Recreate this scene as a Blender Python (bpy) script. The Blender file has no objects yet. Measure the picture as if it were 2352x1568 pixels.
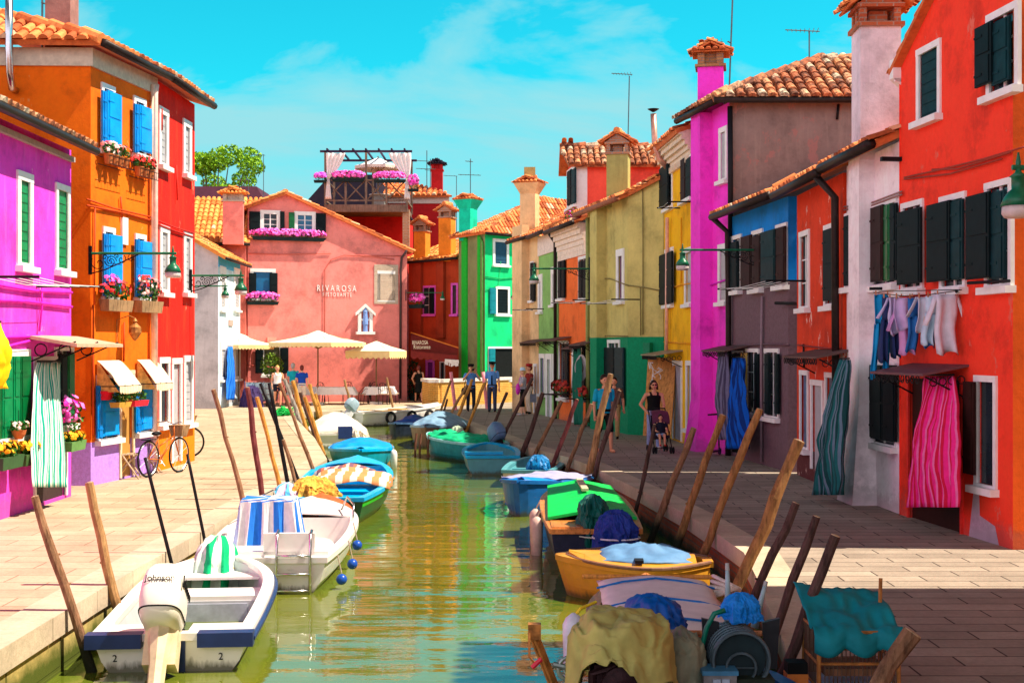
import bpy, bmesh, math, random
from mathutils import Vector, Matrix, noise
SC=bpy.context.scene; COL=SC.collection
R=math.radians; rnd=random.Random(7)
F=3000.0; CX=1175.5; HY=800.0; CZ=2.4; WZ=-0.55     # photo measured on a 2351 x 1568 grid
V=Vector
def lerp(a,b,t): return a+(b-a)*t
# ------------------------------------------------------------------ materials
MATS={}
def nm(name):
    m=bpy.data.materials.new(name); m.use_nodes=True
    n=m.node_tree.nodes; l=m.node_tree.links
    return m,n,l,n['Principled BSDF']
def col4(c): return (c[0],c[1],c[2],1)
def ramp(n,pts):
    r=n.new('ShaderNodeValToRGB'); e=r.color_ramp.elements
    while len(e)<len(pts): e.new(0.5)
    for k,(p,c) in enumerate(pts):
        e[k].position=p; e[k].color=col4(c)
    return r
def coords(n,l,scale=(1,1,1),kind='Object'):
    tc=n.new('ShaderNodeTexCoord'); mp=n.new('ShaderNodeMapping'); mp.inputs['Scale'].default_value=scale
    l.new(tc.outputs[kind],mp.inputs['Vector']); return mp
def noisen(n,l,vec,scale,detail=5,rough=.6):
    t=n.new('ShaderNodeTexNoise'); t.inputs['Scale'].default_value=scale; t.inputs['Detail'].default_value=detail
    t.inputs['Roughness'].default_value=rough; l.new(vec.outputs[0],t.inputs['Vector']); return t
def mixc(n,l,a,b,fac,mode='MIX'):
    m=n.new('ShaderNodeMix'); m.data_type='RGBA'; m.blend_type=mode
    for s,v in ((6,a),(7,b)):
        if isinstance(v,tuple): m.inputs[s].default_value=col4(v)
        else: l.new(v,m.inputs[s])
    if isinstance(fac,(int,float)): m.inputs[0].default_value=fac
    else: l.new(fac,m.inputs[0])
    return m.outputs[2]
def bump(n,l,b,src,strength=.3,dist=.02):
    bp=n.new('ShaderNodeBump'); bp.inputs['Strength'].default_value=strength; bp.inputs['Distance'].default_value=dist
    l.new(src,bp.inputs['Height']); l.new(bp.outputs[0],b.inputs['Normal'])
def mul(c,k): return tuple(min(1,x*k) for x in c)
def M(c,rough=.6,metal=0,var=.18,scale=9,bm=.12,name=None,spec=None):
    """general painted / cloth material with blotchy variation"""
    key=('M',c,rough,metal,var,scale,bm)
    if key in MATS: return MATS[key]
    m,n,l,b=nm(name or 'paint'); co=coords(n,l)
    t=noisen(n,l,co,scale,6); rp=ramp(n,[(.3,mul(c,1-var)),(.7,mul(c,1+var))]); l.new(t.outputs[0],rp.inputs[0])
    l.new(rp.outputs[0],b.inputs['Base Color']); b.inputs['Roughness'].default_value=rough; b.inputs['Metallic'].default_value=metal
    if bm: bump(n,l,b,t.outputs[0],bm,.02)
    b.inputs['Specular IOR Level'].default_value=spec if spec is not None else (.12 if max(c)<.06 and rough>.3 else .3)
    MATS[key]=m; return m
def plaster(c,stain=.5,c2=None,patch=None,name='plaster',base=None):
    key=('P',c,stain,c2,patch,base)
    if key in MATS: return MATS[key]
    m,n,l,b=nm(name); co=coords(n,l); cs=coords(n,l,(3.5,3.5,.35)); 
    big=noisen(n,l,co,.9,8,.72); fine=noisen(n,l,co,14,6,.7); streak=noisen(n,l,cs,1.4,6,.7)
    lo=mul(c,.66); hi=mul(c,1.2)
    rp=ramp(n,[(.35,lo),(.5,c),(.68,hi)]); l.new(big.outputs[0],rp.inputs[0])
    out=rp.outputs[0]
    sr=ramp(n,[(.52,(0,0,0)),(.72,(1,1,1))]); l.new(streak.outputs[0],sr.inputs[0])
    mm=n.new('ShaderNodeMath'); mm.operation='MULTIPLY'; l.new(sr.outputs[0],mm.inputs[0]); mm.inputs[1].default_value=stain*.8
    out=mixc(n,l,out,c2 or mul(c,.55),mm.outputs[0])
    fr=ramp(n,[(.3,(.8,.8,.8)),(.7,(1,1,1))]); l.new(fine.outputs[0],fr.inputs[0])
    out=mixc(n,l,out,fr.outputs[0],.5,'MULTIPLY')
    sep=n.new('ShaderNodeSeparateXYZ'); tc=n.new('ShaderNodeTexCoord'); l.new(tc.outputs['Object'],sep.inputs[0])
    if base:   # painted or damp band at the foot of the wall: (height, colour, wobble)
        ad=n.new('ShaderNodeMath'); ad.operation='MULTIPLY_ADD'; l.new(big.outputs[0],ad.inputs[0]); ad.inputs[1].default_value=base[2]; l.new(sep.outputs[2],ad.inputs[2])
        lt=n.new('ShaderNodeMath'); lt.operation='LESS_THAN'; l.new(ad.outputs[0],lt.inputs[0]); lt.inputs[1].default_value=base[0]+base[2]*.5
        bc=ramp(n,[(.35,mul(base[1],.8)),(.65,mul(base[1],1.1))]); l.new(fine.outputs[0],bc.inputs[0])
        out=mixc(n,l,out,bc.outputs[0],lt.outputs[0])
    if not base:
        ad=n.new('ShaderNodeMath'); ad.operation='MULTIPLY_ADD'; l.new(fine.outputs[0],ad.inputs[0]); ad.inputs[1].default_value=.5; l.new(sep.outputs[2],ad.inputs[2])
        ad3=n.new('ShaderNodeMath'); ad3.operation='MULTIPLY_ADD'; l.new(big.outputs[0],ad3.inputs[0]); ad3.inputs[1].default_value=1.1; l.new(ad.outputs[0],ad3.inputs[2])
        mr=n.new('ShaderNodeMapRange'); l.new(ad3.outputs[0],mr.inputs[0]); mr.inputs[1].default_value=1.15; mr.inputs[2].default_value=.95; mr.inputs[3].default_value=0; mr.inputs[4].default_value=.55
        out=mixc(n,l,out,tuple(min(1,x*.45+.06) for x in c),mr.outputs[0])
    if patch:  # peeled patches (colour, amount)
        pn=noisen(n,l,coords(n,l,(1.3,1.3,.8)),1.8,8,.72); pr=ramp(n,[(1-patch[1]-.02,(0,0,0)),(1-patch[1]+.02,(1,1,1))]); l.new(pn.outputs[0],pr.inputs[0])
        out=mixc(n,l,out,patch[0],pr.outputs[0])
    l.new(out,b.inputs['Base Color']); b.inputs['Roughness'].default_value=.85; b.inputs['Specular IOR Level'].default_value=.25
    bump(n,l,b,fine.outputs[0],.35,.02)
    MATS[key]=m; return m
def brick(c1,c2,mortar,sx=1,name='brick',w=.26,h=.075,ms=.012,axis='wall',moss=None,rough=.9):
    key=('B',c1,c2,mortar,w,h,axis,moss)
    if key in MATS: return MATS[key]
    m,n,l,b=nm(name); tc=n.new('ShaderNodeTexCoord'); sep=n.new('ShaderNodeSeparateXYZ'); l.new(tc.outputs['Object'],sep.inputs[0])
    cb=n.new('ShaderNodeCombineXYZ')
    if axis=='wall':
        ad=n.new('ShaderNodeMath'); l.new(sep.outputs[0],ad.inputs[0]); l.new(sep.outputs[1],ad.inputs[1]); l.new(ad.outputs[0],cb.inputs[0]); l.new(sep.outputs[2],cb.inputs[1])
    else: l.new(sep.outputs[0],cb.inputs[0]); l.new(sep.outputs[1],cb.inputs[1])
    t=n.new('ShaderNodeTexBrick'); t.inputs['Scale'].default_value=1; t.inputs['Brick Width'].default_value=w; t.inputs['Row Height'].default_value=h
    t.inputs['Mortar Size'].default_value=ms; t.inputs['Mortar Smooth'].default_value=.3; t.inputs['Bias'].default_value=0
    t.inputs['Color1'].default_value=col4(c1); t.inputs['Color2'].default_value=col4(c2); t.inputs['Mortar'].default_value=col4(mortar)
    nz=noisen(n,l,coords(n,l),1.7,4); jit=n.new('ShaderNodeVectorMath'); jit.operation='MULTIPLY_ADD'; l.new(nz.outputs[1],jit.inputs[0]); jit.inputs[1].default_value=(.012,.012,0); l.new(cb.outputs[0],jit.inputs[2])
    l.new(jit.outputs[0],t.inputs['Vector'])
    big=noisen(n,l,coords(n,l),.9,8,.7); br=ramp(n,[(.3,(.62,.62,.62)),(.7,(1.15,1.15,1.15))]); l.new(big.outputs[0],br.inputs[0])
    out=mixc(n,l,t.outputs[0],br.outputs[0],.8,'MULTIPLY')
    fn=noisen(n,l,coords(n,l),22,5,.7); fr=ramp(n,[(.3,(.7,.7,.7)),(.7,(1.1,1.1,1.1))]); l.new(fn.outputs[0],fr.inputs[0])
    out=mixc(n,l,out,fr.outputs[0],.6,'MULTIPLY')
    if moss:   # weed and slime growing up from the waterline: (top height, colour)
        ad2=n.new('ShaderNodeMath'); ad2.operation='MULTIPLY_ADD'; l.new(big.outputs[0],ad2.inputs[0]); ad2.inputs[1].default_value=.5; l.new(sep.outputs[2],ad2.inputs[2])
        mr=n.new('ShaderNodeMapRange'); l.new(ad2.outputs[0],mr.inputs[0]); mr.inputs[1].default_value=moss[0]+.3; mr.inputs[2].default_value=moss[0]+.16; mr.inputs[3].default_value=0; mr.inputs[4].default_value=1
        out=mixc(n,l,out,moss[1],mr.outputs[0])
    l.new(out,b.inputs['Base Color']); b.inputs['Roughness'].default_value=rough; b.inputs['Specular IOR Level'].default_value=.2
    inv=n.new('ShaderNodeMath'); inv.operation='SUBTRACT'; l.new(fn.outputs[0],inv.inputs[0]); l.new(t.outputs['Fac'],inv.inputs[1])
    bump(n,l,b,inv.outputs[0],.6,.01)
    MATS[key]=m; return m
def wood(c,rough=.75,axis=(1,1,.12),k=.4,name='wood'):
    key=('W',c,rough,axis,k)
    if key in MATS: return MATS[key]
    m,n,l,b=nm(name); g=noisen(n,l,coords(n,l,tuple(a*9 for a in axis)),2.2,7,.7); big=noisen(n,l,coords(n,l),2.3,6,.7)
    rp=ramp(n,[(.3,mul(c,.35)),(.5,c),(.72,mul(c,1.3))]); l.new(g.outputs[0],rp.inputs[0])
    br=ramp(n,[(.35,(1-k,)*3),(.65,(1.1,1.1,1.1))]); l.new(big.outputs[0],br.inputs[0])
    out=mixc(n,l,rp.outputs[0],br.outputs[0],.9,'MULTIPLY'); l.new(out,b.inputs['Base Color']); b.inputs['Roughness'].default_value=rough
    b.inputs['Specular IOR Level'].default_value=.25
    bump(n,l,b,g.outputs[0],.9,.012); MATS[key]=m; return m
def pile_mat(c,name='weathered_pile'):   # old timber, black with weed where the tide reaches
    key=('PL',c)
    if key in MATS: return MATS[key]
    m,n,l,b=nm(name); g=noisen(n,l,coords(n,l,(9,9,1.1)),2.2,7,.75); big=noisen(n,l,coords(n,l),3.1,6,.7)
    rp=ramp(n,[(.3,mul(c,.3)),(.5,c),(.7,mul(c,1.45))]); l.new(g.outputs[0],rp.inputs[0])
    br=ramp(n,[(.3,(.5,.42,.4)),(.65,(1.1,1.1,1.1))]); l.new(big.outputs[0],br.inputs[0])
    out=mixc(n,l,rp.outputs[0],br.outputs[0],.9,'MULTIPLY')
    ge=n.new('ShaderNodeNewGeometry'); sep=n.new('ShaderNodeSeparateXYZ'); l.new(ge.outputs[0],sep.inputs[0])
    ad=n.new('ShaderNodeMath'); ad.operation='MULTIPLY_ADD'; l.new(big.outputs[0],ad.inputs[0]); ad.inputs[1].default_value=.4; l.new(sep.outputs[2],ad.inputs[2])
    mr=n.new('ShaderNodeMapRange'); l.new(ad.outputs[0],mr.inputs[0]); mr.inputs[1].default_value=.08; mr.inputs[2].default_value=-.12; mr.inputs[3].default_value=0; mr.inputs[4].default_value=1
    out=mixc(n,l,out,(.018,.02,.012),mr.outputs[0]); l.new(out,b.inputs['Base Color']); b.inputs['Roughness'].default_value=.85
    b.inputs['Specular IOR Level'].default_value=.2
    bump(n,l,b,g.outputs[0],1,.02); MATS[key]=m; return m
def tile_mat(c,c2,old,name='terracotta'):
    key=('T',c,c2,old)
    if key in MATS: return MATS[key]
    m,n,l,b=nm(name); at=n.new('ShaderNodeAttribute'); at.attribute_name='tone'
    rp=ramp(n,[(0,mul(c,.5)),(.25,c),(.6,c2),(1-old*.4,c2),(1,(.72,.6,.42))]); l.new(at.outputs['Fac'],rp.inputs[0])
    fn=noisen(n,l,coords(n,l),6,7,.75); fr=ramp(n,[(.42-.1*(1-old),mul(c,.12+.3*(1-old))),(.56,(1,1,1))]); l.new(fn.outputs[0],fr.inputs[0])
    out=mixc(n,l,rp.outputs[0],fr.outputs[0],.35+.5*old,'MULTIPLY'); l.new(out,b.inputs['Base Color']); b.inputs['Roughness'].default_value=.85
    bump(n,l,b,fn.outputs[0],.5,.01); MATS[key]=m; return m
def stripes(cols,w,axis=0,rough=.8,name='striped_cloth',bm=.1):
    """woven stripes; cols = list of (width share, colour); coordinate = UV x in metres"""
    key=('S',tuple(cols),w,axis,bm)
    if key in MATS: return MATS[key]
    m,n,l,b=nm(name); tc=n.new('ShaderNodeTexCoord'); sep=n.new('ShaderNodeSeparateXYZ'); l.new(tc.outputs['UV'],sep.inputs[0])
    dv=n.new('ShaderNodeMath'); dv.operation='DIVIDE'; l.new(sep.outputs[axis],dv.inputs[0]); dv.inputs[1].default_value=w
    fr=n.new('ShaderNodeMath'); fr.operation='FRACT'; l.new(dv.outputs[0],fr.inputs[0])
    pts=[];p=0
    for s,c in cols: pts.append((p,c)); p+=s
    rp=ramp(n,pts); rp.color_ramp.interpolation='CONSTANT'; l.new(fr.outputs[0],rp.inputs[0])
    fn=noisen(n,l,coords(n,l),12,5); f2=ramp(n,[(.3,(.8,.8,.8)),(.7,(1.08,1.08,1.08))]); l.new(fn.outputs[0],f2.inputs[0])
    out=mixc(n,l,rp.outputs[0],f2.outputs[0],.7,'MULTIPLY'); l.new(out,b.inputs['Base Color']); b.inputs['Roughness'].default_value=rough
    b.inputs['Specular IOR Level'].default_value=.2; bump(n,l,b,fn.outputs[0],bm,.02)
    MATS[key]=m; return m
def leafm(c,c2,name='leaves'):
    key=('L',c,c2)
    if key in MATS: return MATS[key]
    m,n,l,b=nm(name); at=n.new('ShaderNodeAttribute'); at.attribute_name='tone'
    rp=ramp(n,[(0,c),(1,c2)]); l.new(at.outputs['Fac'],rp.inputs[0]); l.new(rp.outputs[0],b.inputs['Base Color']); b.inputs['Roughness'].default_value=.6
    b.inputs['Specular IOR Level'].default_value=.2
    MATS[key]=m; return m
def glass(c=(.02,.03,.04)):
    return M(c,.12,0,.3,3,0,'window_glass')
WHITE=M((.82,.8,.78),.6,0,.08,6,.1,'white_paint'); DARK=M((.006,.007,.007),.7,0,.3,9,.1,'dark_paint'); BLACK=M((.01,.01,.012),.5,0,.3,9,.1,'black_iron')
GREEN_IRON=M((.008,.13,.06),.35,0,.3,9,.1,'green_iron'); CHROME=M((.6,.6,.6),.25,1,.1,9,0,'steel'); 
STONE=M((.62,.56,.5),.8,0,.18,5,.3,'pale_stone'); GUTTER=M((.03,.02,.018),.45,.3,.3,7,.1,'old_gutter')
# ------------------------------------------------------------------ mesh builder
class MB:
    def __init__(s): s.v=[]; s.f=[]; s.t=[]; s.uv=[]; s.mi=[]; s.cur=0
    def add(s,vs,fs,tone=None,uvs=None):
        o=len(s.v); s.v+= [tuple(p) for p in vs]
        for k,f in enumerate(fs):
            s.f.append([o+i for i in f]); s.t.append(.5 if tone is None else tone); s.mi.append(s.cur)
            s.uv.append([uvs[i] for i in f] if uvs else None)
        return s
    def quad(s,a,b,c,d,tone=None,uv=None): return s.add([a,b,c,d],[(0,1,2,3)],tone,uv)
    def poly(s,pts,tone=None): return s.add(pts,[tuple(range(len(pts)))],tone)
    def hexa(s,b,t,tone=None):   # bottom 4, top 4
        return s.add(list(b)+list(t),[(3,2,1,0),(4,5,6,7),(0,1,5,4),(1,2,6,5),(2,3,7,6),(3,0,4,7)],tone)
    def box(s,c,d,rz=0,tone=None,mat=None):
        x,y,z=[k/2 for k in d]; m=mat or Matrix.Rotation(rz,3,'Z'); c=V(c)
        P=lambda a,b2,c2: c+m@V((a*x,b2*y,c2*z))
        return s.hexa([P(-1,-1,-1),P(1,-1,-1),P(1,1,-1),P(-1,1,-1)],[P(-1,-1,1),P(1,-1,1),P(1,1,1),P(-1,1,1)],tone)
    def tube(s,pts,r,n=8,caps=True,tone=None,sq=1):
        pts=[V(p) for p in pts]; k=len(pts); rr=r if isinstance(r,(list,tuple)) else [r]*k
        vs=[]; up=None
        for i,p in enumerate(pts):
            t=(pts[min(i+1,k-1)]-pts[max(i-1,0)])
            if t.length<1e-9: t=V((0,0,1))
            t.normalize()
            if up is None:
                up=V((0,0,1)) if abs(t.z)<.9 else V((1,0,0))
            a=(up-t*up.dot(t))
            if a.length<1e-6: a=V((1,0,0))
            a.normalize(); b=t.cross(a); up=a
            for j in range(n):
                an=2*math.pi*j/n; vs.append(p+(a*math.cos(an)+b*math.sin(an)*sq)*rr[i])
        fs=[(i*n+j,i*n+(j+1)%n,(i+1)*n+(j+1)%n,(i+1)*n+j) for i in range(k-1) for j in range(n)]
        if caps: fs+=[tuple(range(n-1,-1,-1)),tuple((k-1)*n+j for j in range(n))]
        return s.add(vs,fs,tone)
    def lathe(s,c,prof,n=16,ax=None,sx=1,sy=1):
        c=V(c); q=(V(ax).to_track_quat('Z','Y').to_matrix() if ax else Matrix.Identity(3)); vs=[]
        for (r,z) in prof:
            for j in range(n):
                a=2*math.pi*j/n; vs.append(c+q@V((r*math.cos(a)*sx,r*math.sin(a)*sy,z)))
        k=len(prof); fs=[(i*n+j,i*n+(j+1)%n,(i+1)*n+(j+1)%n,(i+1)*n+j) for i in range(k-1) for j in range(n)]
        fs+=[tuple(range(n-1,-1,-1)),tuple((k-1)*n+j for j in range(n))]
        return s.add(vs,fs)
    def ball(s,c,r,n=10,sc=(1,1,1),tone=None,rz=0):
        c=V(c); vs=[];m=Matrix.Rotation(rz,3,'Z')
        for i in range(n+1):
            th=math.pi*i/n
            for j in range(n*2):
                a=math.pi*j/n; vs.append(c+m@V((r*sc[0]*math.sin(th)*math.cos(a),r*sc[1]*math.sin(th)*math.sin(a),r*sc[2]*math.cos(th))))
        w=n*2; fs=[(i*w+j,(i+1)*w+j,(i+1)*w+(j+1)%w,i*w+(j+1)%w) for i in range(n) for j in range(w)]
        return s.add(vs,fs,tone)
    def torus(s,c,r,t,ax=(0,0,1),n=20,k=8,a0=0,a1=360,sy=1):
        q=V(ax).to_track_quat('Z','Y').to_matrix(); c=V(c)
        full=(a1-a0)>=360; N=n+(0 if full else 1)
        pts=[c+q@V((r*math.cos(R(lerp(a0,a1,i/n))),r*sy*math.sin(R(lerp(a0,a1,i/n))),0)) for i in range(N+(1 if full else 0))]
        return s.tube(pts,t,k,not full)
    def grid(s,fn,nu,nv,uvfn=None,tone=None):
        vs=[fn(i/nu,j/nv) for j in range(nv+1) for i in range(nu+1)]
        uvs=[(uvfn(i/nu,j/nv) if uvfn else (i/nu,j/nv)) for j in range(nv+1) for i in range(nu+1)]
        w=nu+1; fs=[(j*w+i,j*w+i+1,(j+1)*w+i+1,(j+1)*w+i) for j in range(nv) for i in range(nu)]
        return s.add(vs,fs,tone,uvs)
    def build(s,name,mat,parent=None,smooth=False,local=False,thick=0,mods=None):
        me=bpy.data.meshes.new(name)
        vs=s.v
        if parent is not None and not local:
            inv=WM(parent).inverted(); vs=[tuple(inv@V(p)) for p in vs]
        me.from_pydata(vs,[],s.f); me.update()
        for mm in (mat if isinstance(mat,(list,tuple)) else [mat]): me.materials.append(mm)
        if any(s.mi): me.polygons.foreach_set('material_index',s.mi)
        if any(t!=.5 for t in s.t):
            a=me.attributes.new('tone','FLOAT','FACE'); a.data.foreach_set('value',s.t)
        if any(u is not None for u in s.uv):
            ul=me.uv_layers.new(name='UVMap'); k=0
            for f,u in zip(s.f,s.uv):
                for j in range(len(f)):
                    ul.data[k].uv=(u[j] if u else (0,0)); k+=1
        if smooth: me.polygons.foreach_set('use_smooth',[True]*len(me.polygons))
        o=bpy.data.objects.new(name,me); COL.objects.link(o)
        if parent is not None: o.parent=parent
        if thick:
            md=o.modifiers.new('solid','SOLIDIFY'); md.thickness=thick; md.offset=0
        if mods: mods(o)
        return o
def WM(o):
    m=Matrix.Translation(o.location)@o.rotation_euler.to_matrix().to_4x4()
    return (WM(o.parent)@m) if o.parent else m
LABELS={}
def tag(o,label,cat,group=None,kind=None):
    n=len(label.split())
    if not 4<=n<=16: print('LABEL LEN',n,label)
    if label in LABELS: print('DUP LABEL',label)
    LABELS[label]=1
    o['label']=label; o['category']=cat
    if group: o['group']=group
    if kind: o['kind']=kind
    return o
def thing(name,label,cat,loc=(0,0,0),rz=0,group=None,sc=None):
    o=bpy.data.objects.new(name,None); COL.objects.link(o); o.location=loc; o.rotation_euler=(0,0,rz); o.empty_display_size=.2
    return tag(o,label,cat,group)
def struct(name,mb,mat,smooth=False,kind='structure'):
    o=mb.build(name,mat,smooth=smooth); o['kind']=kind; return o
def remesh(vox,smooth=0):
    def f(o):
        md=o.modifiers.new('re','REMESH'); md.mode='VOXEL'; md.voxel_size=vox; md.use_smooth_shade=True
        if smooth:
            m2=o.modifiers.new('sm','SMOOTH'); m2.iterations=smooth; m2.factor=.5
    return f
# ------------------------------------------------------------------ measuring helpers
def ray(px,py): return V(((px-CX)/F,1,(HY-py)/F))
def at(px,py,y): r=ray(px,py); return V((r.x*y,y,CZ+r.z*y))
def gp(px,py,h=0): y=(CZ-h)*F/(py-HY); return V(((px-CX)/F*y,y,h))
class Face:
    def __init__(s,A,B,cen=None,n=None):
        s.A=V((A[0],A[1],0)); s.B=V((B[0],B[1],0)); s.d=(s.B-s.A); s.L=s.d.length; s.d.normalize()
        s.n=V((s.d.y,-s.d.x,0))
        if cen is not None and s.n.dot(V((cen[0],cen[1],0))-s.A)>0: s.n=-s.n
    def pt(s,u,v,d=0): p=s.A+s.d*u+s.n*d; return V((p.x,p.y,v))
    def uv(s,px,py,d=0):
        r=ray(px,py); O=V((0,0,CZ)); A=s.A+s.n*d; t=(s.n.dot(A-O))/s.n.dot(r); P=O+r*t
        return (P-A).dot(s.d),P.z
    def rect(s,r,d=0):
        x0,y0,x1,y1=r; ym=(y0+y1)/2; u0=s.uv(x0,ym,d)[0]; u1=s.uv(x1,ym,d)[0]; xm=(x0+x1)/2
        v1=s.uv(xm,y0,d)[1]; v0=s.uv(xm,y1,d)[1]
        return min(u0,u1),v0,max(u0,u1),v1
    def bx(s,mb,u0,v0,u1,v1,d0,d1,tone=None):
        P=s.pt
        b=[P(u0,v0,d0),P(u1,v0,d0),P(u1,v0,d1),P(u0,v0,d1)]; t=[P(u0,v1,d0),P(u1,v1,d0),P(u1,v1,d1),P(u0,v1,d1)]
        mb.hexa(b,t,tone)
def clip(poly,outline):
    """clip convex polygon with a convex counter-clockwise outline (2D)"""
    for i in range(len(outline)):
        a=outline[i]; b=outline[(i+1)%len(outline)]; out=[]
        side=lambda p:(b[0]-a[0])*(p[1]-a[1])-(b[1]-a[1])*(p[0]-a[0])
        for k in range(len(poly)):
            p=poly[k]; q=poly[(k+1)%len(poly)]; sp,sq=side(p),side(q)
            if sp>=-1e-9: out.append(p)
            if (sp>1e-9 and sq<-1e-9) or (sp<-1e-9 and sq>1e-9):
                t=sp/(sp-sq); out.append((p[0]+(q[0]-p[0])*t,p[1]+(q[1]-p[1])*t))
        poly=out
        if len(poly)<3: return []
    return poly
class House:
    def __init__(s,name,label,cat,pts,h,mat,outline=None,group=None):
        s.pts=[V((p[0],p[1],0)) for p in pts]; s.h=h; s.mat=mat; n=len(pts)
        cen=sum(s.pts,V((0,0,0)))/n; s.cen=cen
        s.faces=[Face(pts[i],pts[(i+1)%n],cen) for i in range(n)]; s.holes=[[] for _ in pts]; s.out=outline or {}
        s.root=thing(name,label,cat,(pts[0][0],pts[0][1],0),0,group); s.fm={}
    def hole(s,i,u0,v0,u1,v1): s.holes[i].append((u0,v0,u1,v1))
    def finish(s,bottom=0):
        mb=MB(); mats=[s.mat]
        for i,f in enumerate(s.faces):
            if i in s.fm:
                if s.fm[i] not in mats: mats.append(s.fm[i])
                mb.cur=mats.index(s.fm[i])
            else: mb.cur=0
            ol=s.out.get(i) or [(0,bottom),(f.L,bottom),(f.L,s.h),(0,s.h)]
            us=sorted({0,f.L}|{x for o in ol for x in [o[0]]}|{max(0,min(f.L,x)) for h in s.holes[i] for x in (h[0],h[2])})
            vs=sorted({o[1] for o in ol}|{x for h in s.holes[i] for x in (h[1],h[3])})
            for a in range(len(us)-1):
                for b in range(len(vs)-1):
                    u0,u1,v0,v1=us[a],us[a+1],vs[b],vs[b+1]
                    if u1-u0<1e-6 or v1-v0<1e-6: continue
                    cu,cv=(u0+u1)/2,(v0+v1)/2
                    if any(h[0]-1e-6<cu<h[2]+1e-6 and h[1]-1e-6<cv<h[3]+1e-6 for h in s.holes[i]): continue
                    c=clip([(u0,v0),(u1,v0),(u1,v1),(u0,v1)],ol)
                    if c: mb.poly([f.pt(u,v) for u,v in c])
            for (u0,v0,u1,v1) in s.holes[i]:
                D=-.05; P=f.pt
                mb.quad(P(u0,v0,0),P(u0,v1,0),P(u0,v1,D),P(u0,v0,D)); mb.quad(P(u1,v0,0),P(u1,v0,D),P(u1,v1,D),P(u1,v1,0))
                mb.quad(P(u0,v1,0),P(u1,v1,0),P(u1,v1,D),P(u0,v1,D)); mb.quad(P(u0,v0,0),P(u0,v0,D),P(u1,v0,D),P(u1,v0,0))
        return mb.build('wall',mats,s.root)
    # windows: r = pixel rectangle of the white surround
    def win(s,i,r,fr=.1,shut=(),pane=None,fm=None,sill=True,open_=True,name='window',d=0,bars=True,uvr=None,inner=None):
        f=s.faces[i]; u0,v0,u1,v1=uvr or f.rect(r); fm=fm or WHITE
        a,b,c,e=u0+fr,v0+(fr*.4 if name=='window' else 0),u1-fr,v1-fr
        if c-a<.08: m=(u0+u1)/2; a,c=m-.04,m+.04
        s.hole(i,a,b,c,e)
        mb=MB(); f.bx(mb,u0,b,a,e,-.02,.03); f.bx(mb,c,b,u1,e,-.02,.03); f.bx(mb,u0,e,u1,v1,-.02,.035)
        if name!='door': f.bx(mb,u0,v0,u1,b,-.02,.033)
        w=mb.build(name,fm,s.root)
        if sill and name=='window':
            m2=MB(); f.bx(m2,u0-.04,v0-.09,u1+.04,v0-.001,-.02,.12); m2.build('sill',fm,w)
        m3=MB(); f.bx(m3,a-.02,b-.02,c+.02,e+.02,-.049,-.034)
        m3.build('door_leaf' if name=='door' else 'pane',pane or glass(),w)
        if bars and name=='window' and not inner:
            m4=MB(); mid=(a+c)/2; f.bx(m4,mid-.025,b,mid+.025,e,-.033,-.012)
            for k in range(1,3): f.bx(m4,a,b+(e-b)*k/3-.012,c,b+(e-b)*k/3+.012,-.032,-.016)
            m4.build('glazing_bar',WHITE,w)
        if inner:      # closed slatted shutter standing in the reveal
            m4=MB(); f.bx(m4,a,b,c,e,-.033,-.012)
            for k in range(int((e-b)/.14)): f.bx(m4,a+.03,b+.05+k*.14,c-.03,b+.16+k*.14,-.012,-.002)
            m4.build('shutter',inner,w)
        for q in shut: s.shutter(i,q[:4],q[4] if len(q)>4 else DARK,w,.045 if len(q)<6 else q[5])
        return w
    def shutter(s,i,r,mat,parent,d=.045):
        f=s.faces[i]; u0,v0,u1,v1=f.rect(r,d); mb=MB(); t=.035
        f.bx(mb,u0,v0,u1,v1,d,d+t)
        nb=max(2,int((v1-v0)/.42)); fr=.05
        for k in range(nb):
            a=v0+(v1-v0)*k/nb; b=v0+(v1-v0)*(k+1)/nb
            f.bx(mb,u0+fr,a+.02,u1-fr,b-.02,d+t-.001,d+t+.012)
        for k in (.18,.82):
            vv=lerp(v0,v1,k); f.bx(mb,u0+.02,vv-.015,u0+min(.22,u1-u0-.02),vv+.015,d+t+.012,d+t+.02)
        return mb.build('shutter',mat,parent)
def tube_on(house,i,pts,r,mat,name,d=.06,parent=None):
    f=house.faces[i] if isinstance(house,House) else house
    P=[]
    for p in pts:
        dd=p[2] if len(p)>2 else d
        u,v=f.uv(p[0],p[1],dd); P.append(f.pt(u,v,dd))
    return MB().tube(P,r,8).build(name,mat,parent or house.root,smooth=True)
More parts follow.
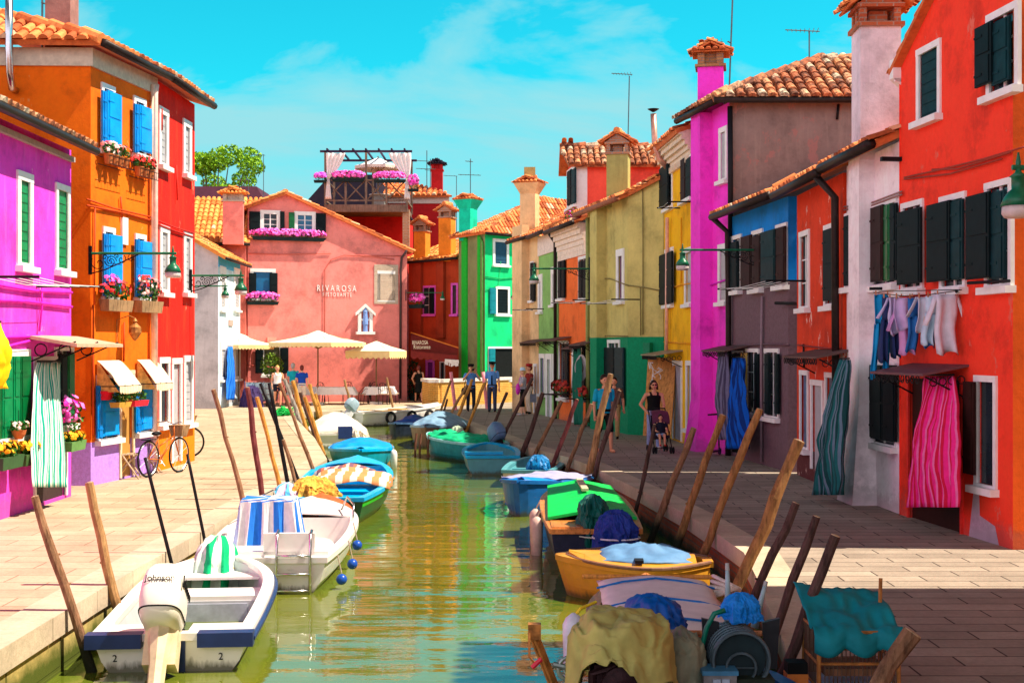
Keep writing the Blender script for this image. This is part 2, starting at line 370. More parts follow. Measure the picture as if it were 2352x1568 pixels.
# ------------------------------------------------------------------ roofs
TILE=tile_mat((.62,.13,.025),(.9,.3,.08),.25); TILEOLD=tile_mat((.5,.14,.05),(.75,.3,.12),1.0); TILEY=tile_mat((.75,.22,.03),(.9,.36,.08),.1)
def roof(parent,A,B,C,D,mat=TILE,sp=.2,rl=.36,name='roof',th=.1,seed=1,ridge=None):
    """barrel-tiled plane: A-B is the eave, D-C the upper edge (A below D, B below C)"""
    A,B,C,D=[V(p) for p in (A,B,C,D)]; ex=(B-A); L=ex.length; ex.normalize()
    nrm=ex.cross(((D-A)+(C-B))).normalized()
    if nrm.z<0: nrm=-nrm
    ey=nrm.cross(ex); 
    if ey.z<0: ey=-ey
    pl=[((p-A).dot(ex),(p-A).dot(ey)) for p in (A,B,C,D)]
    rg=random.Random(seed); mb=MB(); P=lambda a,b,h:A+ex*a+ey*b+nrm*h
    amin=min(p[0] for p in pl); amax=max(p[0] for p in pl); bmax=max(p[1] for p in pl)
    def inside(a,b):
        c=0
        for i in range(4):
            x1,y1=pl[i];x2,y2=pl[(i+1)%4]
            if (y1>b)!=(y2>b) and a<(x2-x1)*(b-y1)/(y2-y1)+x1: c^=1
        return c
    mb.hexa([P(p[0],p[1],-th) for p in pl],[P(p[0],p[1],0) for p in pl],.3)
    nc=int((amax-amin)/sp)+1; nr=int(bmax/rl)+1
    for i in range(nc):
        a=amin+(i+.5)*sp; ja=rg.uniform(-.012,.012)
        for j in range(nr):
            b=(j+.5)*rl
            if not inside(a,min(b,bmax-.01)): continue
            t=rg.random(); r=sp*.42*rg.uniform(.93,1.07); b0=j*rl-(.06 if j==0 else .03)+rg.uniform(-.02,.02); b1=(j+1)*rl
            vs=[]
            for (bb,hh,rr) in ((b0,.035,r),(b1,.008,r*.86)):
                for k in range(6):
                    an=math.pi*k/5; vs.append(P(a+ja+rr*math.cos(an),bb,hh+rr*.85*math.sin(an)))
            fs=[(k,k+1,k+7,k+6) for k in range(5)]+[(5,4,3,2,1,0)]
            mb.add(vs,fs,max(.001,min(.999,t)))
    o=mb.build(name,mat,parent)
    if ridge:
        m=MB(); 
        for (p,q) in ridge:
            p,q=V(p),V(q); n=max(1,int((q-p).length/.4))
            for k in range(n):
                a=p.lerp(q,k/n); b=p.lerp(q,(k+1.08)/n); m.tube([a+V((0,0,.02)),b+V((0,0,.05))],[.1,.12],8,tone=rg.uniform(.02,.98))
        m.build('ridge',mat,o)
    return o
def gutter(parent,A,B,r=.07,pipe=None,mat=GUTTER):
    o=MB().tube([A,B],r,8).build('gutter',mat,parent,smooth=True)
    if pipe: MB().tube(pipe,r*.75,8).build('drainpipe',mat,parent,smooth=True)
    return o
def chimney(parent,c,w,d,z0,z1,mat,cap='flare',rz=0,capm=None,tile=TILE,neck=.0):
    """masonry stack; cap: flare (tiled flared head), gable (little pitched roof over vents), flat"""
    x,y=c; mb=MB(); mb.box((x,y,(z0+z1)/2),(w,d,z1-z0),rz)
    o=mb.build('chimney',mat,parent); m=MB(); rot=Matrix.Rotation(rz,3,'Z')
    capm=capm or brick((.5,.2,.1),(.6,.28,.15),(.4,.35,.3),w=.24,h=.07)
    if cap=='gable':
        for sx in (-1,1):
            for sy in (-1,0,1): m.box(V((x,y,z1+.15))+rot@V((sx*(w/2-.05),sy*(d/2-.06),0)),(.1,.12,.3),rz)
        m.box((x,y,z1+.03),(w+.1,d+.1,.07),rz); m.box((x,y,z1+.32),(w+.1,d+.1,.06),rz); m.box((x,y,z1+.15),(w-.35,d-.3,.24),rz)
        m.build('chimney_cap',capm,o)
        hw=w/2+.18; hd=d/2+.12; z=z1+.35; zr=z+hw*.62
        q=lambda a,b,zz: V((x,y,0))+rot@V((a,b,0))+V((0,0,zz))
        mb=MB(); mb.add([q(-hw+.14,-hd+.1,z+.0),q(hw-.14,-hd+.1,z),q(0,-hd+.1,zr-.06),q(-hw+.14,hd-.1,z),q(hw-.14,hd-.1,z),q(0,hd-.1,zr-.06)],[(0,1,2),(5,4,3),(0,2,5,3),(1,4,5,2)]); mb.build('cap_gable',capm,o)
        roof(o,q(-hw,-hd,z),q(-hw,hd,z),q(0,hd,zr),q(0,-hd,zr),tile,.16,.2,'cap_roof',.04,3)
        roof(o,q(hw,-hd,z),q(hw,hd,z),q(0,hd,zr),q(0,-hd,zr),tile,.16,.2,'cap_roof',.04,4,ridge=[(q(0,-hd,zr),q(0,hd,zr))])
    else:
        q=lambda a,b,zz: V((x,y,0))+rot@V((a,b,0))+V((0,0,zz)); zt=z1
        if cap=='flare':
            e=.2; hh=.4
            m.hexa([q(-w/2,-d/2,z1),q(w/2,-d/2,z1),q(w/2,d/2,z1),q(-w/2,d/2,z1)],[q(-w/2-e,-d/2-e,z1+hh),q(w/2+e,-d/2-e,z1+hh),q(w/2+e,d/2+e,z1+hh),q(-w/2-e,d/2+e,z1+hh)])
            m.build('chimney_cap',mat,o); zt=z1+hh; w2,d2=w/2+e,d/2+e
        else:
            m.box((x,y,z1+.03),(w+.12,d+.12,.06),rz)
            for sx in (-1,1):
                for sy in (-1,1): m.box(V((x,y,z1+.18))+rot@V((sx*(w/2-.08),sy*(d/2-.08),0)),(.16,.16,.3),rz)
            m.box((x,y,z1+.2),(w-.2,d-.2,.3),rz); m.build('chimney_cap',capm,o); zt=z1+.34; w2,d2=w/2+.14,d/2+.14
        zz=zt+.02; zr=zz+.22
        for sx in (-1,1): roof(o,q(sx*w2,-d2,zz),q(sx*w2,d2,zz),q(0,d2,zr),q(0,-d2,zr),tile,.16,.2,'cap_roof',.04,3+sx)
        for sy in (-1,1): roof(o,q(-w2,sy*d2,zz),q(w2,sy*d2,zz),q(w2*.5,0,zr),q(-w2*.5,0,zr),tile,.16,.2,'cap_roof',.04,8+sy)
    return o
# ------------------------------------------------------------------ sun, sky, camera
EL=57; AZ=4      # sun almost square to the canal, from the right
sv=V((math.cos(R(EL))*math.cos(R(AZ)),-math.cos(R(EL))*math.sin(R(AZ)),math.sin(R(EL))))
sun=bpy.data.lights.new('sun','SUN'); sun.energy=5; sun.angle=R(.5); sun.color=(1,.87,.7)
so=bpy.data.objects.new('sun',sun); COL.objects.link(so); so.rotation_euler=sv.to_track_quat('Z','Y').to_euler(); so.location=(20,0,30)
W=bpy.data.worlds.new('World'); SC.world=W; W.use_nodes=True; wn=W.node_tree.nodes; wl=W.node_tree.links
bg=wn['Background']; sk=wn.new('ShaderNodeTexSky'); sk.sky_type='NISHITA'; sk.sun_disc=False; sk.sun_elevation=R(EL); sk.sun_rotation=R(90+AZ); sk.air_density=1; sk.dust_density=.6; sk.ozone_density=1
tc=wn.new('ShaderNodeTexCoord'); sp=wn.new('ShaderNodeSeparateXYZ'); wl.new(tc.outputs['Generated'],sp.inputs[0])
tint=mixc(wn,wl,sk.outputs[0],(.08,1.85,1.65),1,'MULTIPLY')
# thin cirrus and heaped cloud, plus an unseen bright cloud bank added behind the viewer to light shaded facades
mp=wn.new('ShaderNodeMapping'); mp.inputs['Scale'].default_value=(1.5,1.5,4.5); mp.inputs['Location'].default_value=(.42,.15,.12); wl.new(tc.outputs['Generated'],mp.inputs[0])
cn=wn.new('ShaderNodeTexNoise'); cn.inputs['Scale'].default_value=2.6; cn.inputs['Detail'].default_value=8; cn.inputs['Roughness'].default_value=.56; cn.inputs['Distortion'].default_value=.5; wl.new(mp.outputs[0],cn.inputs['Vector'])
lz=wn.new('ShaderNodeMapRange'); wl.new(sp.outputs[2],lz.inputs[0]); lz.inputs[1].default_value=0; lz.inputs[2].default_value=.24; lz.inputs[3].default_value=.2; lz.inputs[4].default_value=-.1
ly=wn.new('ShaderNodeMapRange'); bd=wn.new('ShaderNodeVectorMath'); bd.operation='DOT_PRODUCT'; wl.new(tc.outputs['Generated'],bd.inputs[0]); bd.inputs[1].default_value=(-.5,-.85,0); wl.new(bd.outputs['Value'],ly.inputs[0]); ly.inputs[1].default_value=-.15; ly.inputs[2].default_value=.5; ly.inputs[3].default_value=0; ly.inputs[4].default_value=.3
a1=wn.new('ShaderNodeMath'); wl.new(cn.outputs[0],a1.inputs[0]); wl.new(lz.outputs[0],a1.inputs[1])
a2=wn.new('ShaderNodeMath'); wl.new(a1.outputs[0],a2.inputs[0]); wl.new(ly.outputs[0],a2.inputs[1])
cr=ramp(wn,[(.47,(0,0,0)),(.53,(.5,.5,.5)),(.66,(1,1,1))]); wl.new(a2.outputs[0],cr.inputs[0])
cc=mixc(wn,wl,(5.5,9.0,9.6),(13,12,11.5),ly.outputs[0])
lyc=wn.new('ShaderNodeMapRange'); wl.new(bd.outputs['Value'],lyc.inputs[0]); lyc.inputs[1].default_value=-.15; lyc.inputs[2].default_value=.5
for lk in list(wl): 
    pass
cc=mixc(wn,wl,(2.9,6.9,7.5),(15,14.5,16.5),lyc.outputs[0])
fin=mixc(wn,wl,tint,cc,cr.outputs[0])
dz=wn.new('ShaderNodeMapRange'); wl.new(sp.outputs[2],dz.inputs[0]); dz.inputs[1].default_value=.45; dz.inputs[2].default_value=.72; dz.inputs[3].default_value=1; dz.inputs[4].default_value=.1  # sky overhead, out of view, darkened to deepen the shade on the paving
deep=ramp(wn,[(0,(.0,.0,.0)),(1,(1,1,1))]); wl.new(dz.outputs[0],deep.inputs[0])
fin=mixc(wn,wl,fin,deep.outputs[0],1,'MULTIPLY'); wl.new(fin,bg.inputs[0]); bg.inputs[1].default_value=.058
cam=bpy.data.cameras.new('camera'); co_=bpy.data.objects.new('camera',cam); COL.objects.link(co_); co_.location=(0,0,CZ); co_.rotation_euler=(R(90),0,0)
cam.sensor_width=36; cam.lens=36*F/2351; cam.shift_y=(HY-784)/2351; cam.clip_end=3000; cam.clip_start=.1; SC.camera=co_
SC.view_settings.view_transform='Standard'; SC.view_settings.look='None'; SC.view_settings.exposure=0.95; SC.view_settings.gamma=1
SC.cycles.max_bounces=8; SC.cycles.caustics_reflective=False; SC.cycles.caustics_refractive=False
try: SC.cycles.use_denoising=True
except: pass
# ------------------------------------------------------------------ water
m,n,l,b=nm('canal_water'); b.inputs['Base Color'].default_value=(.1,.1,.01,1); b.inputs['Roughness'].default_value=.02; b.inputs['IOR'].default_value=1.8
b.inputs['Specular IOR Level'].default_value=.6
c1=coords(n,l,(.35,1.3,1)); w1=noisen(n,l,c1,1.2,2,.45); c2=coords(n,l,(1.7,5,1)); w2=noisen(n,l,c2,1.4,3,.5)
ad=n.new('ShaderNodeMath'); ad.operation='MULTIPLY_ADD'; l.new(w2.outputs[0],ad.inputs[0]); ad.inputs[1].default_value=.14; l.new(w1.outputs[0],ad.inputs[2])
bump(n,l,b,ad.outputs[0],.5,.048)
mur=noisen(n,l,coords(n,l),.35,4); rp=ramp(n,[(.35,(.07,.13,.012)),(.65,(.15,.16,.015))]); l.new(mur.outputs[0],rp.inputs[0]); l.new(rp.outputs[0],b.inputs['Base Color'])
struct('water',MB().quad((-60,-30,WZ),(60,-30,WZ),(60,75,WZ),(-60,75,WZ)),m)
# ------------------------------------------------------------------ quays and paving
EL_=[(-4.02,-30),(-4.02,8),(-4.1,10.3),(-4.13,12.9),(-4.1,16.4),(-4.02,24.5),(-4.03,28.2),(-5.29,34.8),(-7.5,45.0),(-8.1,48.4),(-7.27,49.5),(-6.1,51.0),(-3.15,55)]
ER_=[(1.0,-30),(1.0,2),(1.62,6.5),(2.06,9.4),(2.26,10.67),(2.47,12.6),(2.6,13.7),(2.76,15.35),(2.7,16.6),(2.56,18.7),(2.18,22.2),(1.6,26.9),(1.3,28.6),(.77,30.4),(.14,33),(-.64,37.5),(-1.42,41.4),(-2.0,45),(-2.5,48),(-2.9,50.2),(-3.05,53.3),(-3.15,55)]
pav_l=brick((.5,.36,.24),(.58,.44,.3),(.26,.18,.11),name='left_paving',w=.95,h=.42,ms=.009,axis='g',rough=.85)
pav_r=brick((.32,.26,.205),(.43,.35,.275),(.07,.055,.045),name='right_paving',w=.86,h=.3,ms=.01,axis='g',rough=.8)
quay_l=brick((.4,.3,.09),(.52,.4,.14),(.12,.1,.03),name='stone_quay_face',w=1.3,h=.5,ms=.02,moss=(-.3,(.07,.09,.01)))
quay_r=brick((.36,.075,.035),(.45,.12,.05),(.2,.13,.09),name='brick_quay_face',w=.26,h=.085,ms=.012,moss=(-.42,(.025,.03,.012)))
cop_m=brick((.55,.45,.32),(.66,.55,.4),(.25,.2,.13),name='coping_stone',w=40,h=40,ms=0,axis='g')
def block(name,edge,far,mtop,mside):
    mb=MB(); loop=[(x,y,0) for x,y in edge]+[(x,y,0) for x,y in far]
    mb.poly(loop); mb.cur=1
    for (a,c) in zip(edge[:-1],edge[1:]): mb.quad((a[0],a[1],-2),(c[0],c[1],-2),(c[0],c[1],0),(a[0],a[1],0))
    return struct(name,mb,[mtop,mside])
block('left_quay_pavement',EL_,[(-3.15,600),(-300,600),(-300,-30)],pav_l,quay_l)
block('right_quay_pavement',ER_,[(-3.15,600),(300,600),(300,-30)],pav_r,quay_r)
def coping(name,edge,side,w=.37,step=1.35,ov=.04):
    mb=MB(); P=[V((x,y,0)) for x,y in edge]; nrm=[]
    for i in range(len(P)-1):
        d=(P[i+1]-P[i]).normalized(); nrm.append(V((d.y,-d.x,0))*side)
    vn=[nrm[0]]+[(nrm[i]+nrm[i+1]).normalized() for i in range(len(nrm)-1)]+[nrm[-1]]
    for i in range(len(P)-1):
        a,c=P[i],P[i+1]; Ln=(c-a).length; k=max(1,round(Ln/step))
        for j in range(k):
            t0=j/k+.004/Ln*(j>0); t1=(j+1)/k-.008/Ln
            p,q=a.lerp(c,t0),a.lerp(c,t1); np_,nq=vn[i].lerp(vn[i+1],t0),vn[i].lerp(vn[i+1],t1); z=rnd.uniform(.008,.016)
            o=V((0,0,-.2)); tp=V((0,0,z))
            f=[p+np_*ov,q+nq*ov,q-nq*w,p-np_*w]
            mb.hexa([x+o for x in f],[x+tp for x in f],rnd.random())
    return struct(name,mb,cop_m)
coping('left_quay_coping',EL_[1:],1); coping('right_quay_coping',ER_[2:],-1)
bm_=lambda c:M(c,.7,0,.15,6,.2)
# ------------------------------------------------------------------ houses, left bank
SHB=M((.0,.2,.62),.35,0,.25,4,.15,'blue_shutter_paint'); SHB2=M((.0,.3,.8),.35,0,.2,4,.15,'light_blue_shutter_paint')
SHG=M((.0,.12,.03),.35,0,.3,4,.15,'green_shutter_paint'); SHG2=M((.0,.22,.07),.35,0,.3,4,.15,'bright_green_shutter_paint')
SHD=M((.003,.009,.011),.6,0,.3,6,.15,'dark_shutter_paint'); SHT=M((.003,.028,.034),.55,0,.3,6,.15,'dark_teal_shutter_paint')
SHN=M((.028,.008,.007),.6,0,.3,6,.15,'brown_shutter_paint'); GREY=M((.42,.42,.44),.6,0,.12,6,.1,'grey_panel')
def cable(H,i,pts,mat,r=.02,name='cable',d=.04): return tube_on(H,i,pts,r,mat,name,d)
# pink-magenta house
mg=plaster((.95,.055,.62),.45,(.98,.25,.7),((.85,.3,.6),.35),'magenta_plaster'); mgd=M((.75,.01,.5),.7,0,.2,6,.1,'deep_pink_paint')
h=House('magenta_house','magenta house with green shutters nearest on the left bank','house',[(-7.17,9),(-7.17,21.25),(-13,21.25),(-13,9)],5.62,mg)
h.win(0,(37,396,73,612),.13,inner=SHG2); h.win(0,(126,424,158,622),.1,inner=SHG2)
h.win(0,(-40,802,66,1004),.1,shut=[(-30,820,-2,1020,SHG),(0,818,24,1012,SHG2),(26,818,41,1008,SHG2),(42,818,66,1004,SHG)])
h.win(0,(124,797,166,975),.06,shut=[(134,812,150,980,SHD),(151,812,167,978,SHG)])
dm=M((.05,.03,.03),.6); h.win(0,(76,818,152,1148),.07,name='door',pane=dm)
f=h.faces[0]; u0,v0,u1,v1=f.rect((60,790,178,800)); mb=MB(); 
mb.hexa([f.pt(u0,2.55,0),f.pt(u1,2.55,0),f.pt(u1,2.42,.75),f.pt(u0,2.42,.75)],[f.pt(u0,2.6,0),f.pt(u1,2.6,0),f.pt(u1,2.47,.75),f.pt(u0,2.47,.75)]); mb.build('canopy',M((.55,.38,.25),.8),h.root)
for u in (u0+.1,(u0+u1)/2,u1-.1):
    mb=MB(); mb.tube([f.pt(u,2.2,.02),f.pt(u,2.5,.7)],.012,6); mb.torus(f.pt(u,2.38,.18),.09,.01,tuple(f.d),12,6); mb.build('canopy_bracket',BLACK,h.root)
for pts in ([(0,655),(80,668),(165,672)],[(0,690),(60,692),(165,705)],[(0,775),(85,772),(165,790)],[(0,800),(70,782),(168,782)]): cable(h,0,pts,mgd,.022)
cable(h,0,[(95,640),(97,700),(90,760)],mgd,.015); f.bx(mb2:=MB(),f.uv(0,300)[0],5.5,9.2,5.58,0,.05)
mb=MB(); f.bx(mb,0,5.42,f.L,5.5,.0,.07); mb.build('cornice',M((.4,.36,.32),.9),h.root); h.finish()
ro=roof(h.root,(-6.8,9,5.66),(-6.8,21.1,5.66),(-10.2,21.1,7.2),(-10.2,9,7.2),TILEOLD,.2,.36,ridge=[((-10.2,9,7.25),(-10.2,21.1,7.25))])
roof(h.root,(-13.4,21.1,5.66),(-13.4,9,5.66),(-10.2,9,7.2),(-10.2,21.1,7.2),TILEOLD); gutter(h.root,(-6.76,9,5.6),(-6.76,21.25,5.6),.07)
# orange house
og=plaster((.95,.16,.0),.4,(.75,.1,.0),((.8,.3,.08),.35),'orange_plaster',base=(.75,(.45,.24,.78),.12))
h=House('orange_house','orange house with blue shutters and lilac base, beside the magenta house','house',[(-7.37,22.86),(-6.93,25.4),(-15,26.4),(-15,22.6)],7.65,og)
B1=SHB;B2=SHB2
h.win(0,(231,195,262,345),.09,shut=[(232,210,243,338,B1,.07),(244,214,276,336,B2,.05)]); h.win(0,(305,225,333,356),.09,shut=[(306,240,316,352,B1,.07),(317,246,346,350,B2,.05)])
h.win(0,(234,522,262,682),.09,shut=[(235,537,245,680,B1,.07),(246,540,278,676,B2,.05)]); h.win(0,(308,538,333,684),.09,shut=[(309,550,318,682,B1,.07),(319,555,347,680,B2,.05)])
h.win(0,(220,860,272,1008),.06,shut=[(220,885,232,1006,B1,.07),(233,885,271,1000,B2,.05)]); h.win(0,(309,870,351,992),.06,shut=[(309,880,320,992,B1,.07),(321,880,352,986,B2,.05)])
h.win(0,(273,850,307,1094),.07,name='door',pane=M((.5,.26,.06),.5,0,.1),fm=M((.75,.62,.42),.7))
mb=MB(); f=h.faces[0]; f.bx(mb,0.0,7.33,f.L,7.645,-.01,.05); g=h.faces[3]; g.bx(mb,0,7.33,g.L+.05,7.645,-.01,.05); mb.build('eaves_band',M((.6,.52,.4),.85),h.root)
mb=MB(); u,v0,u1,v1=f.rect((277,500,290,562)); f.bx(mb,u,v0,u1,v1,.0,.04); mb.build('wall_plate',WHITE,h.root)
dk=M((.6,.06,.0),.7)
for pts in ([(200,458),(260,478),(352,500)],[(200,472),(290,490),(352,508)],[(214,700),(214,1000)],[(218,478),(216,700)],[(277,452),(280,500)],[(285,740),(284,830)]): cable(h,0,pts,dk,.018)
tube_on(h,0,[(352,195),(352,600),(353,1060)],.05,M((.8,.6,.45),.5),'drainpipe',.09)
h.finish()
E0=V((-7.08,22.55,7.72));E1=V((-6.65,25.45,7.72)); P0=V((-10.9,24.6,8.95))
r_=roof(h.root,E0,E1,(-10.7,25.9,8.95),P0,TILE,.2,.36,ridge=[(E0,P0)]); roof(h.root,(-15.2,22.3,7.72),E0,P0,(-12,24.6,8.95),TILE,.22,.38,seed=5)
gutter(h.root,E0+V((.03,0,-.05)),E1+V((.03,0,-.05)),.075)
f3=h.faces[3]; u,v=f3.uv(30,205,.15); u2,v2=f3.uv(28,30,.3)
MB().tube([f3.pt(u,v,.02),f3.pt(u,v,.2),f3.pt(u,v+.25,.3),f3.pt(u,7.6,.35),f3.pt(u,8.6,.35)],.065,12).build('flue_pipe',M((.6,.58,.6),.25,1,.1),h.root,smooth=True)
MB().lathe(f3.pt(u,8.55,.35),[(.08,0),(.15,.06),(.17,.14),(.02,.24)],12).build('flue_cowl',M((.6,.58,.6),.25,1,.1),h.root)
chimney(h.root,(-8.3,24.1),.46,.46,7.9,9.4,plaster((.4,.2,.17)),'gable')
# red house
rd=plaster((.85,.012,.004),.55,(.9,.09,.02),((.85,.2,.12),.36),'red_plaster',base=(1.02,(.85,.22,.0),.3))
h=House('red_house','bright red house with white window surrounds beside the orange house','house',[(-6.925,25.43),(-6.8,28.0),(-14,28.5),(-14,26.3)],7.62,rd)
for r in ((363,248,385,382),(419,277,438,402),(365,518,387,672),(420,532,439,673)): h.win(0,r,.14,inner=GREY)
h.win(0,(363,820,388,975),.12,bars=False); h.win(0,(420,816,442,972),.13,inner=GREY); h.win(0,(392,822,416,1060),.12,name='door',pane=GREY)
for pts in ([(357,505),(400,522),(446,536)],[(357,513),(400,530),(446,545)],[(372,250),(372,300)],[(405,380),(407,460)]): cable(h,0,pts,M((.6,.02,.01),.7),.018)
tube_on(h,0,[(360,196),(357,215),(356,1056)],.05,M((.85,.6,.5),.4),'drainpipe',.09); h.finish()
E2=V((-6.5,28.25,7.7)); r_=roof(h.root,(-6.63,25.47,7.72),E2,(-10.5,28.4,9.0),(-10.7,25.95,9.0),TILE,.2,.36,seed=8); gutter(h.root,(-6.6,25.45,7.66),(-6.47,28.4,7.66),.075)
# pale blue cottage
wb=plaster((.6,.78,.86),.4,(.5,.55,.6),((.45,.25,.2),.33),'pale_blue_plaster'); gy=plaster((.55,.5,.52),.5,None,((.4,.22,.18),.34),'grey_plaster')
h=House('pale_blue_cottage','low pale blue cottage with grey end wall at the far left','house',[(-11.67,51.9),(-11.8,56.7),(-17,56.7),(-17,51.9)],6.1,wb,outline={3:[(0,0),(5.33,0),(5.33,6.1),(2.8,7.6),(0,6.1)]})
h.fm[3]=gy
for r in ((504,612,518,712),(536,616,550,712),(505,786,520,872),(538,787,551,870)): h.win(0,r,.3,inner=GREY)
h.win(0,(521,792,538,925),.25,name='door',pane=GREY)
mb=MB(); f=h.faces[0]; f.bx(mb,0,5.65,f.L,6.09,0,.012); mb.build('painted_band',M((.0,.42,.75),.6),h.root); mb=MB(); u,v0,u1,v1=f.rect((524,735,533,748)); f.bx(mb,u,v0,u1,v1,0,.05); mb.build('wall_plaque',M((.6,.35,.3)),h.root)
h.finish(); roof(h.root,(-11.3,51.6,6.0),(-11.4,56.9,6.0),(-14.4,56.9,7.75),(-14.4,51.6,7.75),TILEY,.2,.4); roof(h.root,(-17.4,56.9,6.0),(-17.4,51.6,6.0),(-14.4,51.6,7.75),(-14.4,56.9,7.75),TILEY,.2,.4); gutter(h.root,(-11.27,51.6,5.95),(-11.37,56.9,5.95),.06)
# pink restaurant
pk=plaster((.88,.25,.22),.35,(.85,.2,.12),None,'salmon_plaster')
A_=V((-11.65,57.6,0));B_=V((-4.82,60,0)); dd=(B_-A_).normalized(); bk=V((-dd.y,dd.x,0))*7; Lr=(B_-A_).length; up_=lambda px:Face(A_,B_,n=1).uv(px,600)[0]
fr_=Face(A_,B_,(A_+bk)); pkx=fr_.uv(655,443)
h=House('pink_restaurant','salmon pink gabled restaurant with white lettering across the end of the canal','restaurant',[A_,B_,B_+bk,A_+bk],6.9,pk,outline={0:[(0,0),(Lr,0),(Lr,6.95),(pkx[0],9.3),(0,8.7)],2:[(0,0),(Lr,0),(Lr,8.7),(Lr-pkx[0],9.3),(0,6.95)]})
f=h.faces[0]
h.win(0,(597,483,644,531),.17,shut=[(572,486,597,534,SHD),(643,486,653,530,SHD)],bars=True); h.win(0,(675,486,725,532),.17,shut=[(663,488,676,531,SHG),(725,490,748,534,SHD)],pane=M((.02,.14,.25),.15,0,.1))
h.win(0,(574,617,633,686),.15,shut=[(571,627,588,685,SHD),(619,627,637,683,SHD)],pane=M((.01,.13,.3),.2,0,.1),bars=False)
mb=MB(); u0,v0,u1,v1=f.rect((859,608,914,698)); f.bx(mb,u0,v0,u1,v1,0,.03); mb.build('brick_surround',brick((.55,.4,.3),(.65,.5,.38),(.6,.5,.4)),h.root)
h.win(0,(866,622,907,693),.14,pane=M((.05,.045,.03),.3,0,.6,5),bars=False,sill=False,d=.04)
mb=MB(); f.bx(mb,*[f.rect((866,622,907,693))[k] for k in (0,1,2,3)],.03,.05) if False else None
h.win(0,(600,788,648,862),.12,shut=[(586,798,604,857,SHD),(643,798,662,857,SHD)],pane=M((.08,.09,.05),.2,0,.6),bars=False)
for pts in ([(553,838),(600,840),(635,845)],[(745,770),(745,620),(760,596),(790,586),(930,588)],[(570,582),(640,584),(760,582)],[(790,586),(860,590),(905,596)]): cable(h,0,pts,M((.6,.13,.1),.8),.02)
for r in ((613,774,634,797),(1172,789,1192,809)): 
    if r[0]>1000: r=(1171-0,0,0,0); continue
    mb=MB(); f.bx(mb,*[*f.rect(r)],0,.12); mb.build('meter_box',M((.75,.35,.28),.7),h.root)
mb=MB(); f.bx(mb,*f.rect((1190,0,0,0)) if False else f.rect((872,790,892,808)),0,.12); mb.build('meter_box',M((.8,.4,.32),.7),h.root)
tube_on(h,0,[(934,575,.3),(922,592,.1),(920,620,.08),(919,915,.08)],.055,M((.06,.03,.03),.5),'drainpipe')
h.finish()
w_=.25
e0=f.pt(-.15,8.62,w_); e1=f.pt(pkx[0],9.34,w_); e2=f.pt(Lr+.25,6.85,w_); bk_=bk+f.n*-.4
roof(h.root,f.pt(Lr+.25,6.85,w_),f.pt(Lr+.25,6.85,w_)+bk_,e1+bk_,e1,TILE,.22,.4); roof(h.root,e0+bk_,e0,e1,e1+bk_,TILE,.22,.4,ridge=[(e1,e1+bk_)])
# lettering on the restaurant wall
def text_on(f,s,r,mat,parent,name='lettering',d=.02,ext=.012):
    u0,v0,u1,v1=f.rect(r); cu=bpy.data.curves.new('t','FONT'); cu.body=s; cu.size=1; cu.extrude=.02
    o=bpy.data.objects.new('t',cu); COL.objects.link(o); dg=bpy.context.evaluated_depsgraph_get(); me=bpy.data.meshes.new_from_object(o.evaluated_get(dg)); COL.objects.unlink(o); bpy.data.objects.remove(o)
    xs=[v.co.x for v in me.vertices]; ys=[v.co.y for v in me.vertices]; sx=(u1-u0)/(max(xs)-min(xs)); sy=(v1-v0)/(max(ys)-min(ys)); x0=min(xs); y0=min(ys)
    inv=WM(parent).inverted(); flip=f.pt(u0,v0).x>f.pt(u1,v0).x
    for v in me.vertices:
        u=(v.co.x-x0)*sx; u=(u1-u) if flip else (u0+u)
        v.co=inv@f.pt(u,v0+(v.co.y-y0)*sy,d+v.co.z*.5)
    me.materials.append(mat); o=bpy.data.objects.new(name,me); COL.objects.link(o); o.parent=parent; return o
text_on(f,'R I V A R O S A',(728,655,818,669),WHITE,h.root); text_on(f,'R I S T O R A N T E',(741,672,807,681),WHITE,h.root)
# shrine
mb=MB(); u0,v0,u1,v1=f.rect((815,698,860,768)); uc=(u0+u1)/2; hw=(u1-u0)/2
f.bx(mb,u0+.02,v0,u1-.02,v0+.13,0,.22); f.bx(mb,u0+.12,v0+.13,u0+.26,v1-.42,0,.14); f.bx(mb,u1-.26,v0+.13,u1-.12,v1-.42,0,.14)
for s in (-1,1):
    a=f.pt(uc,v1-.12,0);b2=f.pt(uc+s*hw,v1-.5,0)
    P=[(uc,v1),(uc+s*hw,v1-.42),(uc+s*hw,v1-.54),(uc,v1-.15)]
    mb.hexa([f.pt(p[0],p[1],0) for p in P],[f.pt(p[0],p[1],.2) for p in P])
q0=f.pt(uc,v1-.5,.07); mb.torus(q0,hw-.19,.05,tuple(f.n),16,6)
s_=mb.build('shrine_frame',WHITE,h.root)
MB().lathe(f.pt(uc,v0+.13,.1),[(.1,0),(.1,.3),(.13,.32),(.12,.5),(.1,.8),(.11,.92),(.05,1.0),(.055,1.08),(.03,1.16)],12).build('statue',M((.2,.35,.8),.5,0,.3,20),s_)
# tiled wing with pink chimney
wg=plaster((.8,.2,.16),.3)
h=House('tiled_wing','pink wing with broad tiled roof and pink chimney beside the restaurant','house',[(-18,56.6),(-11.7,57.4),(-11.9,62),(-18,62)],7.05,wg); h.finish()
roof(h.root,(-18,56.3,7.0),(-11.5,57.15,7.0),(-11.6,60.9,9.4),(-18,60.5,9.4),TILEY,.24,.42); gutter(h.root,(-18,56.25,6.95),(-11.45,57.1,6.95),.07)
chimney(h.root,(-12.1,56.75),.86,.5,6.9,8.75,pk,'flat',R(7),capm=brick((.5,.4,.3),(.6,.45,.35),(.6,.5,.4)),tile=TILEY)
